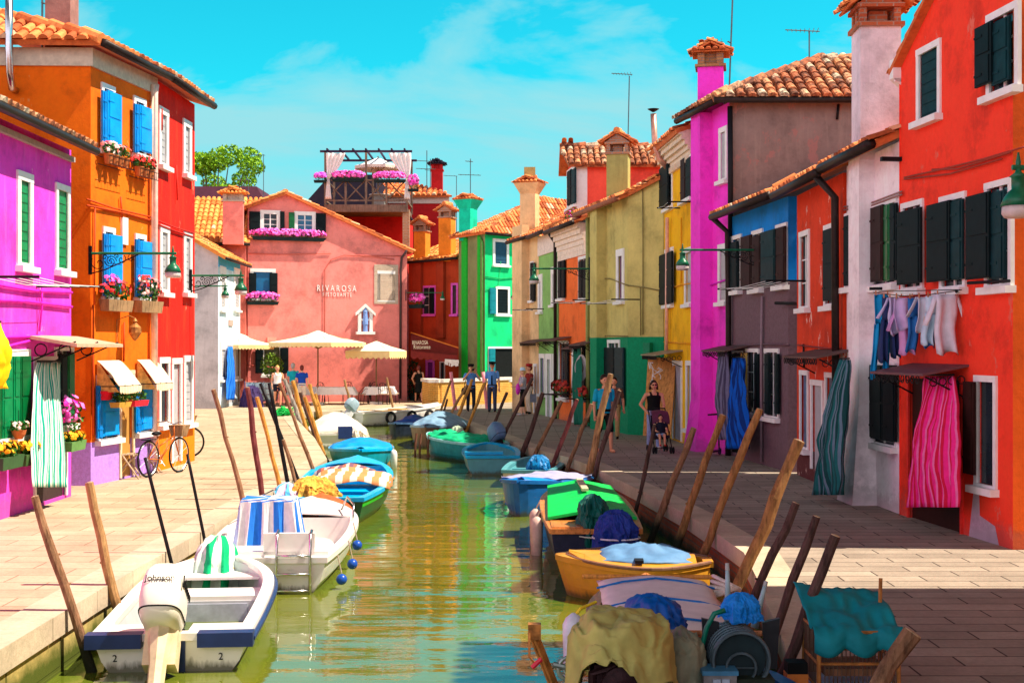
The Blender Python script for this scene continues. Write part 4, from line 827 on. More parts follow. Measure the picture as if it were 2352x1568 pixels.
pile(L,(724,904),(764,1060),9,PO,'rightmost yellow brown pile of the cluster tied to another',g1)
pile(L,(791,872),(815,968),6,PT,'thin pile at the far quay by the stern of the tyre boat',g1,fixz=50.3)
pile(L,(888,867),(903,945),6,PT,'thin pile at the far quay in front of the restaurant chairs',g1,fixz=52.2)
Rr=1
pile(Rr,(1035,874),(1006,957),6,PT,'slim far pile leaning right beside the brick parapet corner',g2,fixz=48.5)
pile(Rr,(1035,854),(1045,935),9,PKW,'short pink and white painted post before the brick parapet',g2,name='painted_post',fixz=51,straight=True)
pile(Rr,(1109,854),(1117,925),9,PKW,'pink and white painted post between the two men in blue',g2,name='painted_post',fixz=52,straight=True)
pile(Rr,(1027,916),(1016,955),6,PD,'dark stub of a pile at the parapet corner',g2,fixz=48)
pile(Rr,(1072,883),(1027,966),7,PT,'second far pile, leaning right, left of the photographing man',g2,zrange=(40,49))
pile(Rr,(1084,871),(1044,979),8,PO,'orange brown pile in front of the photographing man',g2,zrange=(36,48))
pile(Rr,(1113,879),(1070,990),8,PO,'orange brown pile in front of the man with dark tie',g2,zrange=(34,45))
pile(Rr,(1164,901),(1124,1004),8,PD,'dark slim pile leaning right of the man with dark tie',g2,zrange=(31,42))
pile(Rr,(1222,868),(1155,1005),9,PD,'dark pile leaning across the woman in the white hat',g2,zrange=(31,42))
pile(Rr,(1246,902),(1196,1054),13,PD,'thick dark pile behind the turquoise rowing boat',g2,zrange=(26,40))
pile(Rr,(1289,921),(1220,1062),11,PB,'brown pile before the hanging red flowers',g2,zrange=(26,36))
pile(Rr,(1325,917),(1265,1077),11,PR,'reddish pile leaning before the emerald doorway',g2,zrange=(24,34))
pile(Rr,(1358,928),(1296,1094),11,PB,'brown pile leaning just left of the split pale pile',g2,zrange=(22,32))
pile(Rr,(1402,859),(1345,1120),17,PT,'tall thick pile with pale split face before the man in turquoise',g2,zrange=(21,30))
pile(Rr,(1422,897),(1378,1045),13,PD,'dark pile leaning against the tall split pile',g2,zrange=(21,31),off=.05)
pile(Rr,(1503,974),(1462,1165),10,PD,'dark thin pile in front of the pushchair',g2,zrange=(18,27))
pile(Rr,(1593,983),(1491,1242),17,PB,'sturdy brown pile left of the one with a yellow split face',g2,zrange=(16,24))
pile(Rr,(1660,953),(1550,1258),19,PT2,'sturdy pile with yellow split face before the hot pink house',g2,zrange=(15,23))
pile(Rr,(1745,940),(1602,1301),20,PT2,'tall light brown pile leaning across the grey ground floor',g2,zrange=(14,21))
pile(Rr,(1835,1012),(1685,1378),30,PT2,'thickest rough barked pile leaning right before the red house',g2,zrange=(11,18))
pile(Rr,(1827,1155),(1727,1384),22,PD,'dark brown pile crossing just right of the thickest pile',g2,zrange=(10,16))
pile(Rr,(1875,1186),(1778,1458),22,PD,'dark pile with knot, third from the right',g2,zrange=(9,14))
pile(Rr,(1918,1230),(1792,1568),28,PD,'thick dark pile beside the tarpaulin covered cage',g2,zrange=(8,12))
pile(Rr,(2095,1452),(2020,1568),50,PB,'cut off pile stump at the bottom right corner',g2,fixz=8.2)
# ------------------------------------------------------------------ boats
def boat_part(t,B,tr,bowp,L):
    """half breadth at t (0 stern .. 1 bow)"""
    if t<.45: k=lerp(tr,1,math.sin(t/.45*math.pi/2))
    else: k=max(0,1-((t-.45)/.55)**bowp)**.75
    return B/2*k
GR={}
def grimy(mat):
    """the same paint with weed and scum along the waterline and old scuffs"""
    if mat.name in GR: return GR[mat.name]
    m=mat.copy(); n=m.node_tree.nodes; l=m.node_tree.links; b=n['Principled BSDF']; src=b.inputs['Base Color'].links[0].from_socket
    tc=n.new('ShaderNodeTexCoord'); sep=n.new('ShaderNodeSeparateXYZ'); l.new(tc.outputs['Object'],sep.inputs[0]); nz=noisen(n,l,coords(n,l,(3,3,.8)),3,6,.7)
    ad=n.new('ShaderNodeMath'); ad.operation='MULTIPLY_ADD'; l.new(nz.outputs[0],ad.inputs[0]); ad.inputs[1].default_value=-.22; l.new(sep.outputs[2],ad.inputs[2])
    mr=n.new('ShaderNodeMapRange'); l.new(ad.outputs[0],mr.inputs[0]); mr.inputs[1].default_value=-.01; mr.inputs[2].default_value=-.08; mr.inputs[3].default_value=0; mr.inputs[4].default_value=.85
    out=mixc(n,l,src,(.07,.07,.02),mr.outputs[0]); sc=noisen(n,l,coords(n,l,(1,1,9)),5,7,.75); sr=ramp(n,[(.6,(0,0,0)),(.68,(.5,.5,.5))]); l.new(sc.outputs[0],sr.inputs[0])
    out=mixc(n,l,out,(.2,.17,.12),sr.outputs[0]); l.new(out,b.inputs['Base Color']); GR[mat.name]=m; return m
class Boat:
    def __init__(s,label,stern,bow,B,fb,hull,rim,inner,group,name='motor_boat',tr=.85,bowp=2.4,sheer=.25,deck=None,dt=.72,floor=.1,band=None,n=18,flat=.05,cat='boat',pointed=False,keel=None):
        st=V((stern[0],stern[1],WZ)); bw=V((bow[0],bow[1],WZ)); d=bw-st; s.L=d.length; rz=math.atan2(d.y,d.x)-math.pi/2
        s.root=thing(name,label,cat,tuple(st),rz,group); s.B=B;s.tr=tr;s.bowp=bowp;s.fb=fb;s.sheer=sheer;s.floor=floor; L=s.L; s.mats=(hull,rim,inner)
        s.w=lambda t: boat_part(t,B,tr,bowp,L) if not pointed else B/2*max(0,math.sin(math.pi*min(1,max(0,.04+.96*t)))**.75)
        s.h=lambda t: fb+sheer*t*t
        ts=[1-(1-i/n)**1.25 for i in range(n+1)]; mb=MB()
        prof=[(0,-.16),(.62,-.1),(.86,.06),(.95,None)]   # (breadth share, height); None = rim
        rows=[]
        for t in ts:
            w=s.w(t); h=s.h(t); y=t*L; rk=.14*(max(0,t-.8)/.2)**2; row=[]
            seq=[(-1,h),(-.97,h*.7),(-.9,h*.3),(-.72,-.02-0.06*(1-t)),(-.4,-.12),(0,-.16),(.4,-.12),(.72,-.02-.06*(1-t)),(.9,h*.3),(.97,h*.7),(1,h)]
            for (bx_,hz) in seq:
                yy=y+(rk*(hz/h) if h else 0)
                row.append((bx_*w,yy,hz if abs(bx_)>.01 else hz+.5*max(0,t-.75)**2*4))
            rows.append(row)
        vs=[p for r in rows for p in r]; k=11
        mb.add(vs,[(i*k+j,i*k+j+1,(i+1)*k+j+1,(i+1)*k+j) for i in range(n) for j in range(k-1)])
        mb.cur=0; mb.add(rows[0],[tuple(range(k))])
        s.hull=mb.build('hull',grimy(hull),s.root,local=True)
        if band:   # coloured strip under the rim
            m=MB()
            for i in range(n):
                for q in (0,9):
                    a,b2=(q,q+1)
                    P=[V(rows[i][a]),V(rows[i][b2]),V(rows[i+1][b2]),V(rows[i+1][a])]; sg=-1 if q==0 else 1
                    m.quad(*[tuple(p+V((sg*.008,0,0))) for p in P])
            m.build('rubbing_band',band,s.root,local=True)
        # inner skin and floor
        m=MB(); iw=.07; R2=[]
        for t in ts:
            w=max(0,s.w(t)-iw); h=s.h(t); y=min(t*L+ (.05 if t==0 else 0),L-.06); R2.append([(-w,y,h-.01),(-w*.86,y,floor),(w*.86,y,floor),(w,y,h-.01)])
        m.add([p for r in R2 for p in r],[(i*4+j,(i+1)*4+j,(i+1)*4+j+1,i*4+j+1) for i in range(n) for j in range(3)]); m.add(R2[0],[(3,2,1,0)])
        m.build('cockpit',inner,s.root,local=True)
        m=MB()
        for i in range(n):
            for sg in (-1,1):
                t0,t1=ts[i],ts[i+1]; q=[]
                for t in (t0,t1):
                    w=s.w(t); h=s.h(t); y=t*L+.14*(max(0,t-.8)/.2)**2; q.append(((sg*(w+.03),y,h),(sg*max(0,w-iw-.02),min(y,L-.02),h)))
                up=V((0,0,.035)); dn=V((0,0,-.03))
                P=[V(q[0][0]),V(q[1][0]),V(q[1][1]),V(q[0][1])]
                m.hexa([p+dn for p in P],[p+up for p in P])
        w=s.w(0)
        m.box((0,.02,s.h(0)),(2*w+.05,.12,.068)); m.build('gunwale',rim,s.root,local=True)
        if deck:
            m=MB(); nn=8
            for i in range(nn):
                ta,tb=lerp(dt,.985,i/nn),lerp(dt,.985,(i+1)/nn); wa,wb=s.w(ta)-.02,s.w(tb)-.02
                for j in range(4):
                    x0,x1=-1+j*.5,-.5+j*.5; cam_=lambda x,t:s.h(t)+.02+.06*(1-x*x)
                    m.quad((x0*wa,ta*L,cam_(x0,ta)),(x1*wa,ta*L,cam_(x1,ta)),(x1*wb,tb*L,cam_(x1,tb)),(x0*wb,tb*L,cam_(x0,tb)))
            wa=s.w(dt)-.06; m.quad((-wa,dt*L,floor),(wa,dt*L,floor),(wa,dt*L,s.h(dt)+.02),(-wa,dt*L,s.h(dt)+.02)); m.build('foredeck',deck,s.root,local=True,thick=.02)
    def thwart(s,t,mat,wd=.25,z=None,name='thwart'):
        w=s.w(t)-.08; MB().box((0,t*s.L,(z or s.h(t)*.72)),(2*w,wd,.05)).build(name,mat,s.root,local=True)
    def cover(s,t0,t1,mat,peak=.3,ridge=.5,name='cover',wk=1.0,nn=26,mm=22,drop=.05,noise_=.035,uvw=1):
        rg=random.Random(int(s.L*1000))
        def fn(u,v):
            t=lerp(t0,t1,v); x=2*u-1; w=(s.w(t)+.02)*wk; arch=math.sin(math.pi*min(1,max(0,v)))**.5
            hz=s.h(t)+.05+peak*arch*(1-abs(x)**1.6); 
            if abs(x)>.98 or v in (0,1): hz-=drop
            return (x*w,t*s.L,hz+noise_*noise.noise(V((x*3,t*9,s.L)))-(noise_*2.2)*abs(noise.noise(V((x*1.6+t*3,t*7-x,s.L+3))))*(1-abs(x)**4))
        return MB().grid(fn,mm,nn,lambda u,v:(u*s.B,v*s.L)).build(name,mat,s.root,smooth=True,local=True,thick=.012)
    def outboard(s,x=0,cowl=None,leg=None,tilt=0,sc=1,cover=None,name='outboard_motor',y=-.05):
        cowl=cowl or M((.8,.8,.76),.25); leg=leg or cowl
        e=bpy.data.objects.new(name,None); COL.objects.link(e); e.parent=s.root; e.location=(x,y,s.h(0)); e.rotation_euler=(R(tilt),0,R(0)); e.scale=(sc,)*3
        if cover:
            lump_mesh(.24,.34,.33,5).build('motor_cover',cover,e,smooth=True,local=True)
            MB().tube([(0,-.1,-.1),(0,-.1,-.7)],[.07,.05],8).build('drive_leg',leg,e,local=True,smooth=True)
        else:
            m=MB(); sec=[(.07,.11,-.02,.0),(.115,.17,.0,.0),(.14,.215,.06,-.0),(.148,.235,.16,.0),(.143,.225,.27,.01),(.125,.2,.36,.02),(.095,.15,.415,.03),(.03,.05,.435,.03)]; N=28; VS=[]
            for (wx,wy,zz,oy) in sec:
                for j in range(N):
                    a=2*math.pi*j/N; ca,sa=math.cos(a),math.sin(a); sg=lambda q:(abs(q)**.55)*(1 if q>=0 else -1); VS.append((wx*sg(ca),-.18+oy+wy*sg(sa),zz))
            m.add(VS,[(i*N+j,i*N+(j+1)%N,(i+1)*N+(j+1)%N,(i+1)*N+j) for i in range(len(sec)-1) for j in range(N)]+[tuple(range(N-1,-1,-1)),tuple((len(sec)-1)*N+j for j in range(N))]); m.build('cowling',cowl,e,local=True,smooth=True)
            m=MB(); m.tube([(.142*sg(math.cos(q_*.2244)),-.18+.219*sg(math.sin(q_*.2244)),.065) for q_ in range(29)],.006,5); m.build('cowl_trim',DARK,e,local=True)
            m=MB(); m.tube([(0,-.14,.05),(0,-.16,-.25),(0,-.17,-.65)],[.1,.06,.05],8,sq=1.3); m.box((0,-.2,-.52),(.2,.34,.02)); m.tube([(0,-.34,-.68),(0,-.02,-.68)],[.035,.06],8); m.box((0,-.06,-.1),(.22,.16,.3)); m.hexa([(-.012,-.28,-.86),(.012,-.28,-.86),(.012,-.1,-.86),(-.012,-.1,-.86)],[(-.012,-.3,-.66),(.012,-.3,-.66),(.012,-.06,-.66),(-.012,-.06,-.66)])
            m.build('drive_leg',leg,e,local=True)
            m=MB()
            for k in range(3):
                a=R(120*k+20); c,s2=math.cos(a),math.sin(a); m.hexa([(c*.02,-.37,-.68+s2*.02),(c*.11-s2*.04,-.34,-.68+s2*.11+c*.04),(c*.12,-.35,-.68+s2*.12),(c*.11+s2*.03,-.39,-.68+s2*.11-c*.03)],[(c*.02,-.375,-.675+s2*.02),(c*.11-s2*.04,-.35,-.68+s2*.11+c*.04),(c*.12,-.36,-.68+s2*.12),(c*.11+s2*.03,-.4,-.68+s2*.11-c*.03)])
            m.tube([(0,-.34,-.68),(0,-.42,-.68)],[.03,.015],8); m.build('propeller',M((.5,.5,.45),.3,1),e,local=True)
            MB().tube([(0,.02,.12),(.02,.3,.2),(.04,.45,.22)],[.025,.02,.025],8).build('tiller',BLACK,e,local=True)
        return e
def lump_mesh(rx,ry,rz,seed,folds=9,base=-.9,c=(0,0,0),n=18,bag=.12,yaw=0):
    """cloth thrown over something: rounded top, hanging pleats, ragged hem"""
    mb=MB(); rg=random.Random(seed); c=V(c); rot=Matrix.Rotation(yaw,3,'Z')
    prof0=[(0,1),(.35,.95),(.65,.8),(.88,.55),(1.0,.2),(1.04,-.1),(1.08,-.5),(1.14,base)]
    prof=[(lerp(prof0[i][0],prof0[i+1][0],q),lerp(prof0[i][1],prof0[i+1][1],q)) for i in range(7) for q in (0,.34,.67)]+[prof0[-1]]
    N=84; vs=[];uv=[]
    ph=rg.uniform(0,6)
    for i,(r,z) in enumerate(prof):
        amp=max(0,i/3-2)/5*bag
        for j in range(N):
            a=2*math.pi*j/N; f=1+amp*math.sin(a*folds+ph+.6*math.sin(3*a))+.1*noise.noise(V((math.cos(a)*1.7,math.sin(a)*1.7,z*2+seed)))-.3*abs(noise.noise(V((math.cos(a)*2.6,math.sin(a)*2.6,z*1.1+seed*2))))-.16*abs(noise.noise(V((math.cos(a)*6+z,math.sin(a)*6,z*3+seed))))
            hz=z+(.12*math.sin(a*folds/2+1)*(1 if i==len(prof)-1 else 0))
            vs.append(c+rot@V((rx*r*f*math.cos(a),ry*r*f*math.sin(a),rz*hz+.3*rz*(.3-abs(noise.noise(V((r*math.cos(a)*2.2,r*math.sin(a)*2.2,seed*1.3)))))+.12*rz*(.3-abs(noise.noise(V((r*math.cos(a)*5,r*math.sin(a)*5,seed*2.3)))))))); uv.append((rx*2.2*a/2/math.pi*3,z*rz))
    fs=[(i*N+j,i*N+(j+1)%N,(i+1)*N+(j+1)%N,(i+1)*N+j) for i in range(len(prof)-1) for j in range(N)]
    for v in vs[:N]: pass
    mb.add(vs,fs,None,uv); mb.f.append(list(range(N-1,-1,-1)));mb.t.append(.5);mb.mi.append(0);mb.uv.append([uv[k] for k in range(N-1,-1,-1)])
    return mb
gb1='boats moored along the left quay'; gb2='boats moored along the right quay'
GEL=M((.84,.82,.77),.25,0,.06,4,.03,'gelcoat'); GELG=M((.5,.53,.56),.35,0,.1,4,.03,'grey_gelcoat'); NAVY=M((.012,.03,.12),.4,0,.2,5,.05,'navy_rubber')
# B1 outboard boat
b=Boat('white open boat with white outboard motor nearest the camera on the left',(-3.12,11.95),(-3.45,15.6),1.42,.32,GEL,GEL,GELG,gb1,tr=.97,bowp=3.2,sheer=.14,floor=-.06)
for sg in (-1,1):
    m_=MB()
    for i in range(17):
        ta,tb=i/17*.97,(i+1)/17*.97
        wa,wb=b.w(ta)+.045,b.w(tb)+.045; m_.tube([(sg*wa,ta*b.L,b.h(ta)-.03),(sg*wb,tb*b.L+.1*(max(0,tb-.8)/.2)**2,b.h(tb)-.03)],.03,6)
    m_.build('rubber_strake',NAVY,b.root,local=True)
m_=MB(); m_.box((-.5,-.03,b.h(0)-.02),(.5,.16,.13)); m_.build('stern_fender',NAVY,b.root,local=True); MB().box((.5,-.03,b.h(0)-.02),(.5,.16,.13)).build('stern_fender',NAVY,b.root,local=True)
w=b.w(.1)
for sg in (-1,1): MB().box((sg*(w-.32),.28,.28),(.5,.46,.1)).build('stern_seat',GEL,b.root,local=True)
MB().box((0,2.45,.24),(1.3,.5,.06)).build('bow_seat',GEL,b.root,local=True)
MB().quad((-.6,2.2,-.05),(.6,2.2,-.05),(.6,2.2,.22),(-.6,2.2,.22)).build('locker_front',GELG,b.root,local=True,thick=.02); MB().box((0,2.185,.09),(.9,.012,.2)).build('locker_lid',M((.42,.47,.55),.4),b.root,local=True)
w3=b.w(.84)-.06
MB().grid(lambda u,v:((2*u-1)*(b.w(lerp(.8,.98,v))-.07),lerp(.8,.98,v)*b.L,b.h(.9)-.1-.02*v),8,5).build('foredeck',GEL,b.root,local=True,thick=.03)
for x in (-.55,-.1,.35,.62): pass
b.outboard(-.05,M((.8,.76,.66),.3,0,.08,4,.03),M((.72,.6,.38),.45,0,.25,8,.1),tilt=-34,sc=1.32,y=-.02)
ob=[o for o in b.root.children if o.name.startswith('outboard_motor')][0]
def text_local(s,size,parent,loc,rot,mat,name='lettering',ext=.004):
    cu=bpy.data.curves.new('t','FONT'); cu.body=s; cu.size=size; cu.extrude=ext; cu.align_x='CENTER'
    o=bpy.data.objects.new('t',cu); COL.objects.link(o); dg=bpy.context.evaluated_depsgraph_get(); me=bpy.data.meshes.new_from_object(o.evaluated_get(dg)); bpy.data.objects.remove(o); me.materials.append(mat)
    o=bpy.data.objects.new(name,me); COL.objects.link(o); o.parent=parent; o.location=loc; o.rotation_euler=rot; return o
text_local('Johnson',.1,ob,(.149,-.18,.24),(R(90),0,R(90)),DARK); text_local('Johnson',.062,ob,(0,-.408,.24),(R(88),0,0),DARK,ext=.002)
text_local('2',.09,b.root,(-.5,-.006,.1),(R(90),0,0),DARK); text_local('2',.09,b.root,(.45,-.006,.1),(R(90),0,0),DARK)
MB().box((-.02,-.006,.05),(.3,.02,.5)).build('transom_plate',NAVY,b.root,local=True)
m_=MB(); 
for k in range(7): a=k*.9; m_.tube([(.1+.05*math.cos(a),.15+.05*math.sin(a),.2),(.2+.07*math.sin(a*2),.2+.05*k,.28),(.28,.3+.02*k,.1)],.012,6)
m_.build('control_cables',BLACK,b.root,local=True)
# B2 ladder boat
b=Boat('white cabin style boat with stern ladder and striped covers',(-2.98,15.75),(-3.2,20.9),1.78,.4,GEL,GEL,M((.75,.7,.66),.4,0,.06,4,.02),gb1,tr=.82,bowp=2.6,sheer=.12,floor=.1,deck=GEL,dt=.66)
B2b=b
MB().box((-.0,.33,.42),(1.5,.5,.14)).build('stern_deck',GEL,b.root,local=True); MB().box((.28,.12,.58),(.62,.08,.26)).build('motor_bracket_panel',GEL,b.root,local=True)
m_=MB()
for x in (.15,.55):
    m_.tube([(x,.12,.74),(x,-.02,.7),(x,-.07,.5),(x,-.08,-.02)],.018,8)
for z in (.04,.24,.46): m_.tube([(.15,-.08,z),(.55,-.08,z)],.016,8)
m_.build('boarding_ladder',CHROME,b.root,local=True,smooth=True)
w=b.w(.6)
m_=MB(); m_.lathe((.25,1.9,.15),[(.42,0),(.42,.14),(.36,.2),(.0,.2)],20); m_.build('round_seat',GEL,b.root,local=True,smooth=False)
m_=MB(); m_.tube([(-w+.12,2.6,.48),(-w+.12,2.7,.72),(-.5,4.3,.78),(-.4,4.4,.5)],.015,8); m_.tube([(-.68,3.5,.5),(-.7,3.5,.75)],.012,8); m_.build('grab_rail',CHROME,b.root,local=True,smooth=True)
m_=MB(); m_.tube([(w-.05,3.0,.46),(w-.04,3.1,.7),(w-.2,3.9,.72),(w-.3,4.0,.5)],.015,8); m_.build('grab_rail',CHROME,b.root,local=True,smooth=True)
BST=stripes(((.5,(.7,.72,.74)),(.5,(.02,.2,.75))),.28,0,name='blue_striped_cloth'); GST=stripes(((.5,(.6,.72,.66)),(.5,(.0,.42,.16))),.2,0,name='green_striped_cloth')
def cloth_box(w,d,h,seed,foldamp=.02,segs=20):
    """cloth draped over a box: top, and four sides falling in folds, one ring of points at a time"""
    mb=MB(); rings=[]; N=segs*4; rg=random.Random(seed); P=[];UV=[]
    levels=[(.0,1,0),(.5,1,0),(.98,1,0),(1.02,.95,.2),(1.05,.6,.6),(1.1,.25,.9),(1.15,0,1.15)]
    for li,(k,z,fa) in enumerate(levels):
        for j in range(N):
            sd=j//segs; t=j%segs/segs*2-1
            x,y=[(t,-1),(1,t),(-t,1),(-1,-t)][sd]
            f=1+fa*foldamp*math.sin(j*1.25+seed)/max(.1,min(w,d))*2
            zz=z*h+(0 if li<2 else .03*noise.noise(V((x*2,y*2,seed))))+(.05*h*math.sin(j*.35+seed) if li==len(levels)-1 else 0)
            P.append((x*w/2*k*f,y*d/2*k*f,zz)); UV.append((j/segs*w,zz) if li>2 else (x*w/2,y*d/2))
    fs=[(i*N+j,i*N+(j+1)%N,(i+1)*N+(j+1)%N,(i+1)*N+j) for i in range(len(levels)-1) for j in range(N)]
    mb.add(P,fs,None,UV); return mb
c=cloth_box(.68,.46,.66,3,.04); o=c.build('console_cover',BST,b.root,local=True,smooth=False,thick=.01); o.location=(-.18,1.7,.3)
e=b.outboard(-.55,sc=1.05,cover=GST,tilt=-20)
for o in e.children:
    if o.name.startswith('motor_cover'): o.scale=(1.15,1.2,1.15); o.location=(0,-.05,-.12)
m_=MB(); m_.torus((0,0,-.12),.27,.012,(0,0,1),18,6,sy=1.35); m_.build('tie_rope',M((.6,.45,.3)),e,local=True)
for (x,y,z) in ((.9,.25,.12),(.98,.9,.2),(.98,1.7,.32)):
    q=WM(b.root)@V((x,y,z)); t=thing('ball_fender','blue ball fender hanging from the ladder boat, %s'%('lowest by the stern corner' if y<.5 else 'the middle one of three' if y<1.3 else 'the forward one of three'),'fender',tuple(q),0,'blue ball fenders')
    MB().ball((0,0,0),.068,8).build('ball',M((.01,.07,.4),.3),t,local=True,smooth=True); MB().tube([(0,0,.07),(-.05,0,.3)],.008,6).build('rope',M((.5,.4,.3)),t,local=True)
# orange dinghy
OR=M((.9,.11,.01),.35,0,.15,5,.05,'orange_plastic')
b=Boat('small orange plastic dinghy between the ladder boat and the green stern',(-2.98,19.9),(-3.15,21.6),1.0,.3,OR,OR,OR,gb1,name='dinghy',tr=.8,bowp=2.2,sheer=.2,floor=.12,deck=OR,dt=.5,cat='dinghy')
b.thwart(.3,OR)
# B3 blue/green open boat
BLP=M((.0,.42,.8),.35,0,.15,4,.05,'light_blue_boat_paint'); GRP=M((.01,.1,.04),.3,0,.2,4,.05,'green_boat_paint'); GRB=M((.02,.5,.03),.3,0,.2,4,.05,'bright_green_boat_paint')
b=Boat('green hulled boat with light blue rim, piled with nets and a striped cloth',(-3.02,21.8),(-3.25,27.6),1.7,.43,GRP,BLP,BLP,gb1,tr=.62,bowp=2.6,sheer=.2,floor=.1,deck=BLP,dt=.8,band=GRB)
b.thwart(.5,BLP,.3); b.thwart(.12,BLP,.35); b.thwart(.68,BLP,.2)
MB().box((.02,-.02,.16),(.05,.04,.34)).build('rudder_fitting',wood((.5,.4,.2)),b.root,local=True)
ORS=stripes(((.5,(.85,.78,.62)),(.5,(.75,.27,.1))),.26,0,name='orange_striped_cloth')
def top_cloth(root,w,l,mat,label,cat,amp,seed,rise=.0,name='cloth',uv=None,nu=16,nv=16,hem=.1,thick=.012,part=None):
    def fn(u,v):
        x=(u-.5)*w;y=(v-.5)*l; e=max(abs(u-.5),abs(v-.5))*2
        z=amp*noise.noise(V((x*2.2,y*2.2,seed)))+.4*amp*noise.noise(V((x*6,y*6,seed)))+rise*(1-(2*u-1)**2)-(hem*max(0,(e-.8)/.2)**2)
        return (x+.03*noise.noise(V((y*4,seed,0))),y+.03*noise.noise(V((x*4,seed,1))),z)
    o=MB().grid(fn,nu,nv,uv or (lambda u,v:(u*w,v*l))).build(name,mat,root,local=True,smooth=True,thick=thick); return o
def place(label,name,cat,b,loc,rz=0,group=None):
    q=WM(b.root)@V(loc); return thing(name,label,cat,tuple(q),b.root.rotation_euler.z+rz,group)
t=place('orange and cream striped cloth spread over the blue rimmed boat','cloth','cloth',b,(.15,2.35,.56)); top_cloth(t,1.5,1.7,ORS,None,None,.07,2,.1,name='fabric')
t=place('heap of ochre netting on the stern of the green boat','fishing_net','net',b,(-.35,.6,.45)); lump_mesh(.46,.55,.3,7,13,-.9,bag=.15).build('net_heap',M((.75,.38,.06),.9,0,.5,16,1.0,'netting'),t,local=True)
t=place('lilac and white bundled sheet beside the ochre netting','bundled_sheet','cloth',b,(-.78,.5,.35)); lump_mesh(.34,.5,.3,9,9,-.9,bag=.15).build('fabric',stripes(((.6,(.6,.45,.6)),(.4,(.1,.45,.75))),.3),t,local=True)
t=place('folded blanket with brown pattern under the bow of the green boat','blanket','blanket',b,(-.1,3.9,.52)); top_cloth(t,1.3,.6,stripes(((.3,(.5,.15,.1)),(.3,(.6,.5,.45)),(.4,(.2,.1,.15))),.2),None,None,.08,4,.12,name='fabric')
# B5
BC=M((.0,.28,.8),.55,0,.2,5,.25,'blue_canvas'); TEALP=M((.0,.3,.42),.35,0,.15,4,.05,'teal_boat_paint')
b=Boat('light blue boat under a bright blue canvas cover on the left quay',(-4.05,35.2),(-3.6,31.1),1.6,.38,TEALP,BLP,BLP,gb1,tr=.8,bowp=3,sheer=.15,deck=BLP,dt=.75); b.cover(.05,.78,BC,.22)
q=WM(b.root)@V((-.8,3.2,.2)); t=thing('sausage_fender','white sausage fender on the canvas covered blue boat','fender',tuple(q)); MB().lathe((0,0,-.25),[(.01,0),(.08,.05),(.09,.4),(.07,.48),(.02,.52)],10).build('fender_body',GEL,t,local=True,smooth=True); MB().tube([(0,0,.25),(-.05,0,.4)],.01,6).build('rope',M((.5,.4,.3)),t,local=True)
# B6
CRV=M((.85,.75,.62),.7,0,.15,5,.3,'cream_canvas')
b=Boat('white boat with domed cream hood on the left quay',(-5.05,38.8),(-5.9,43.0),1.7,.4,GEL,GEL,GEL,gb1,tr=.85,bowp=2.6,sheer=.15)
b.cover(.18,.95,CRV,.45,name='hood',wk=.98); MB().box((.1,.1,.45),(.42,.3,.36)).build('engine_box',M((.02,.05,.2),.4),b.root,local=True); 
t=place('white tarpaulin peaked over the stern of the hooded white boat','tarpaulin','tarpaulin',b,(.5,.2,.4)); lump_mesh(.3,.35,.2,3,7,-.8).build('fabric',CRV,t,local=True)
# B7 tyre boat
b=Boat('long white boat with tyre fenders and big outboard across the far quay',(-6.05,49.7),(-2.95,52.7),1.5,.5,GEL,GEL,M((.3,.26,.22),.6),gb1,tr=.85,bowp=2.2,sheer=.2,deck=GEL,dt=.72)
b.outboard(.0,M((.3,.42,.5),.3),M((.6,.62,.65),.3),tilt=-40,sc=1.15); b.thwart(.4,wood((.6,.35,.15))); MB().box((0,2.3,.5),(.9,.5,.16)).build('crate_deck',wood((.7,.4,.12)),b.root,local=True)
MB().tube([(.1,.2,.62),(.5,1.9,.5)],.02,6).build('oar',wood((.8,.5,.2)),b.root,local=True)
for k,tt in enumerate((.28,.52,.76)):
    q=WM(b.root)@V((b.w(tt)+.06,tt*b.L,.3)); t=thing('tyre_fender','black tyre fender on the far white boat, %s'%('nearest its outboard','the middle of three','nearest its bow')[k],'tyre',tuple(q),b.root.rotation_euler.z,'tyre fenders on the far boat')
    MB().torus((0,0,0),.2,.055,(1,0,0),18,8).build('tyre',M((.02,.02,.02),.8),t,local=True,smooth=True)
# right boats
DKB=M((.02,.03,.05),.4,0,.3,5,.05,'dark_boat_paint')
b=Boat('small dark boat half hidden beside the domed brown boat',(-3.2,45.6),(-3.75,42.4),1.2,.38,DKB,M((.05,.12,.25),.4),DKB,gb2,tr=.8,bowp=2.2,sheer=.15); b.cover(.0,.45,M((.02,.06,.25),.5),.25,name='motor_cover')
BRN=M((.23,.13,.08),.4,0,.2,5,.05,'brown_boat_paint'); GBC=M((.2,.35,.5),.6,0,.25,5,.3,'faded_blue_canvas')
b=Boat('brown boat with domed faded blue cover near the parapet',(-1.95,43.0),(-2.55,38.9),1.65,.48,BRN,M((.16,.3,.45),.4),BRN,gb2,tr=.85,bowp=2.8,sheer=.15,deck=M((.16,.3,.45),.4),dt=.78); b.cover(.05,.85,GBC,.42,wk=.95)
TLB=M((.02,.28,.36),.4,0,.25,5,.05,'teal_paint'); 
b=Boat('pale teal boat with green tarpaulin and grey outboard moored across the right side',(-.45,33.75),(-2.2,36.4),1.45,.48,TLB,M((.3,.6,.65),.4),TLB,gb2,tr=.8,bowp=2.4,sheer=.12)
b.cover(.08,.97,M((.0,.42,.18),.7,0,.3,6,.4,'green_tarpaulin'),.14,noise_=.08); b.outboard(.0,M((.1,.2,.35),.35),DARK,tilt=-35,sc=1.15)
m_=MB()
for y in (2.3,2.75,3.0): m_.tube([(-.62,y,.62),(-.66,y,.3),(-.64,y+.05,-.05)],.035,6)
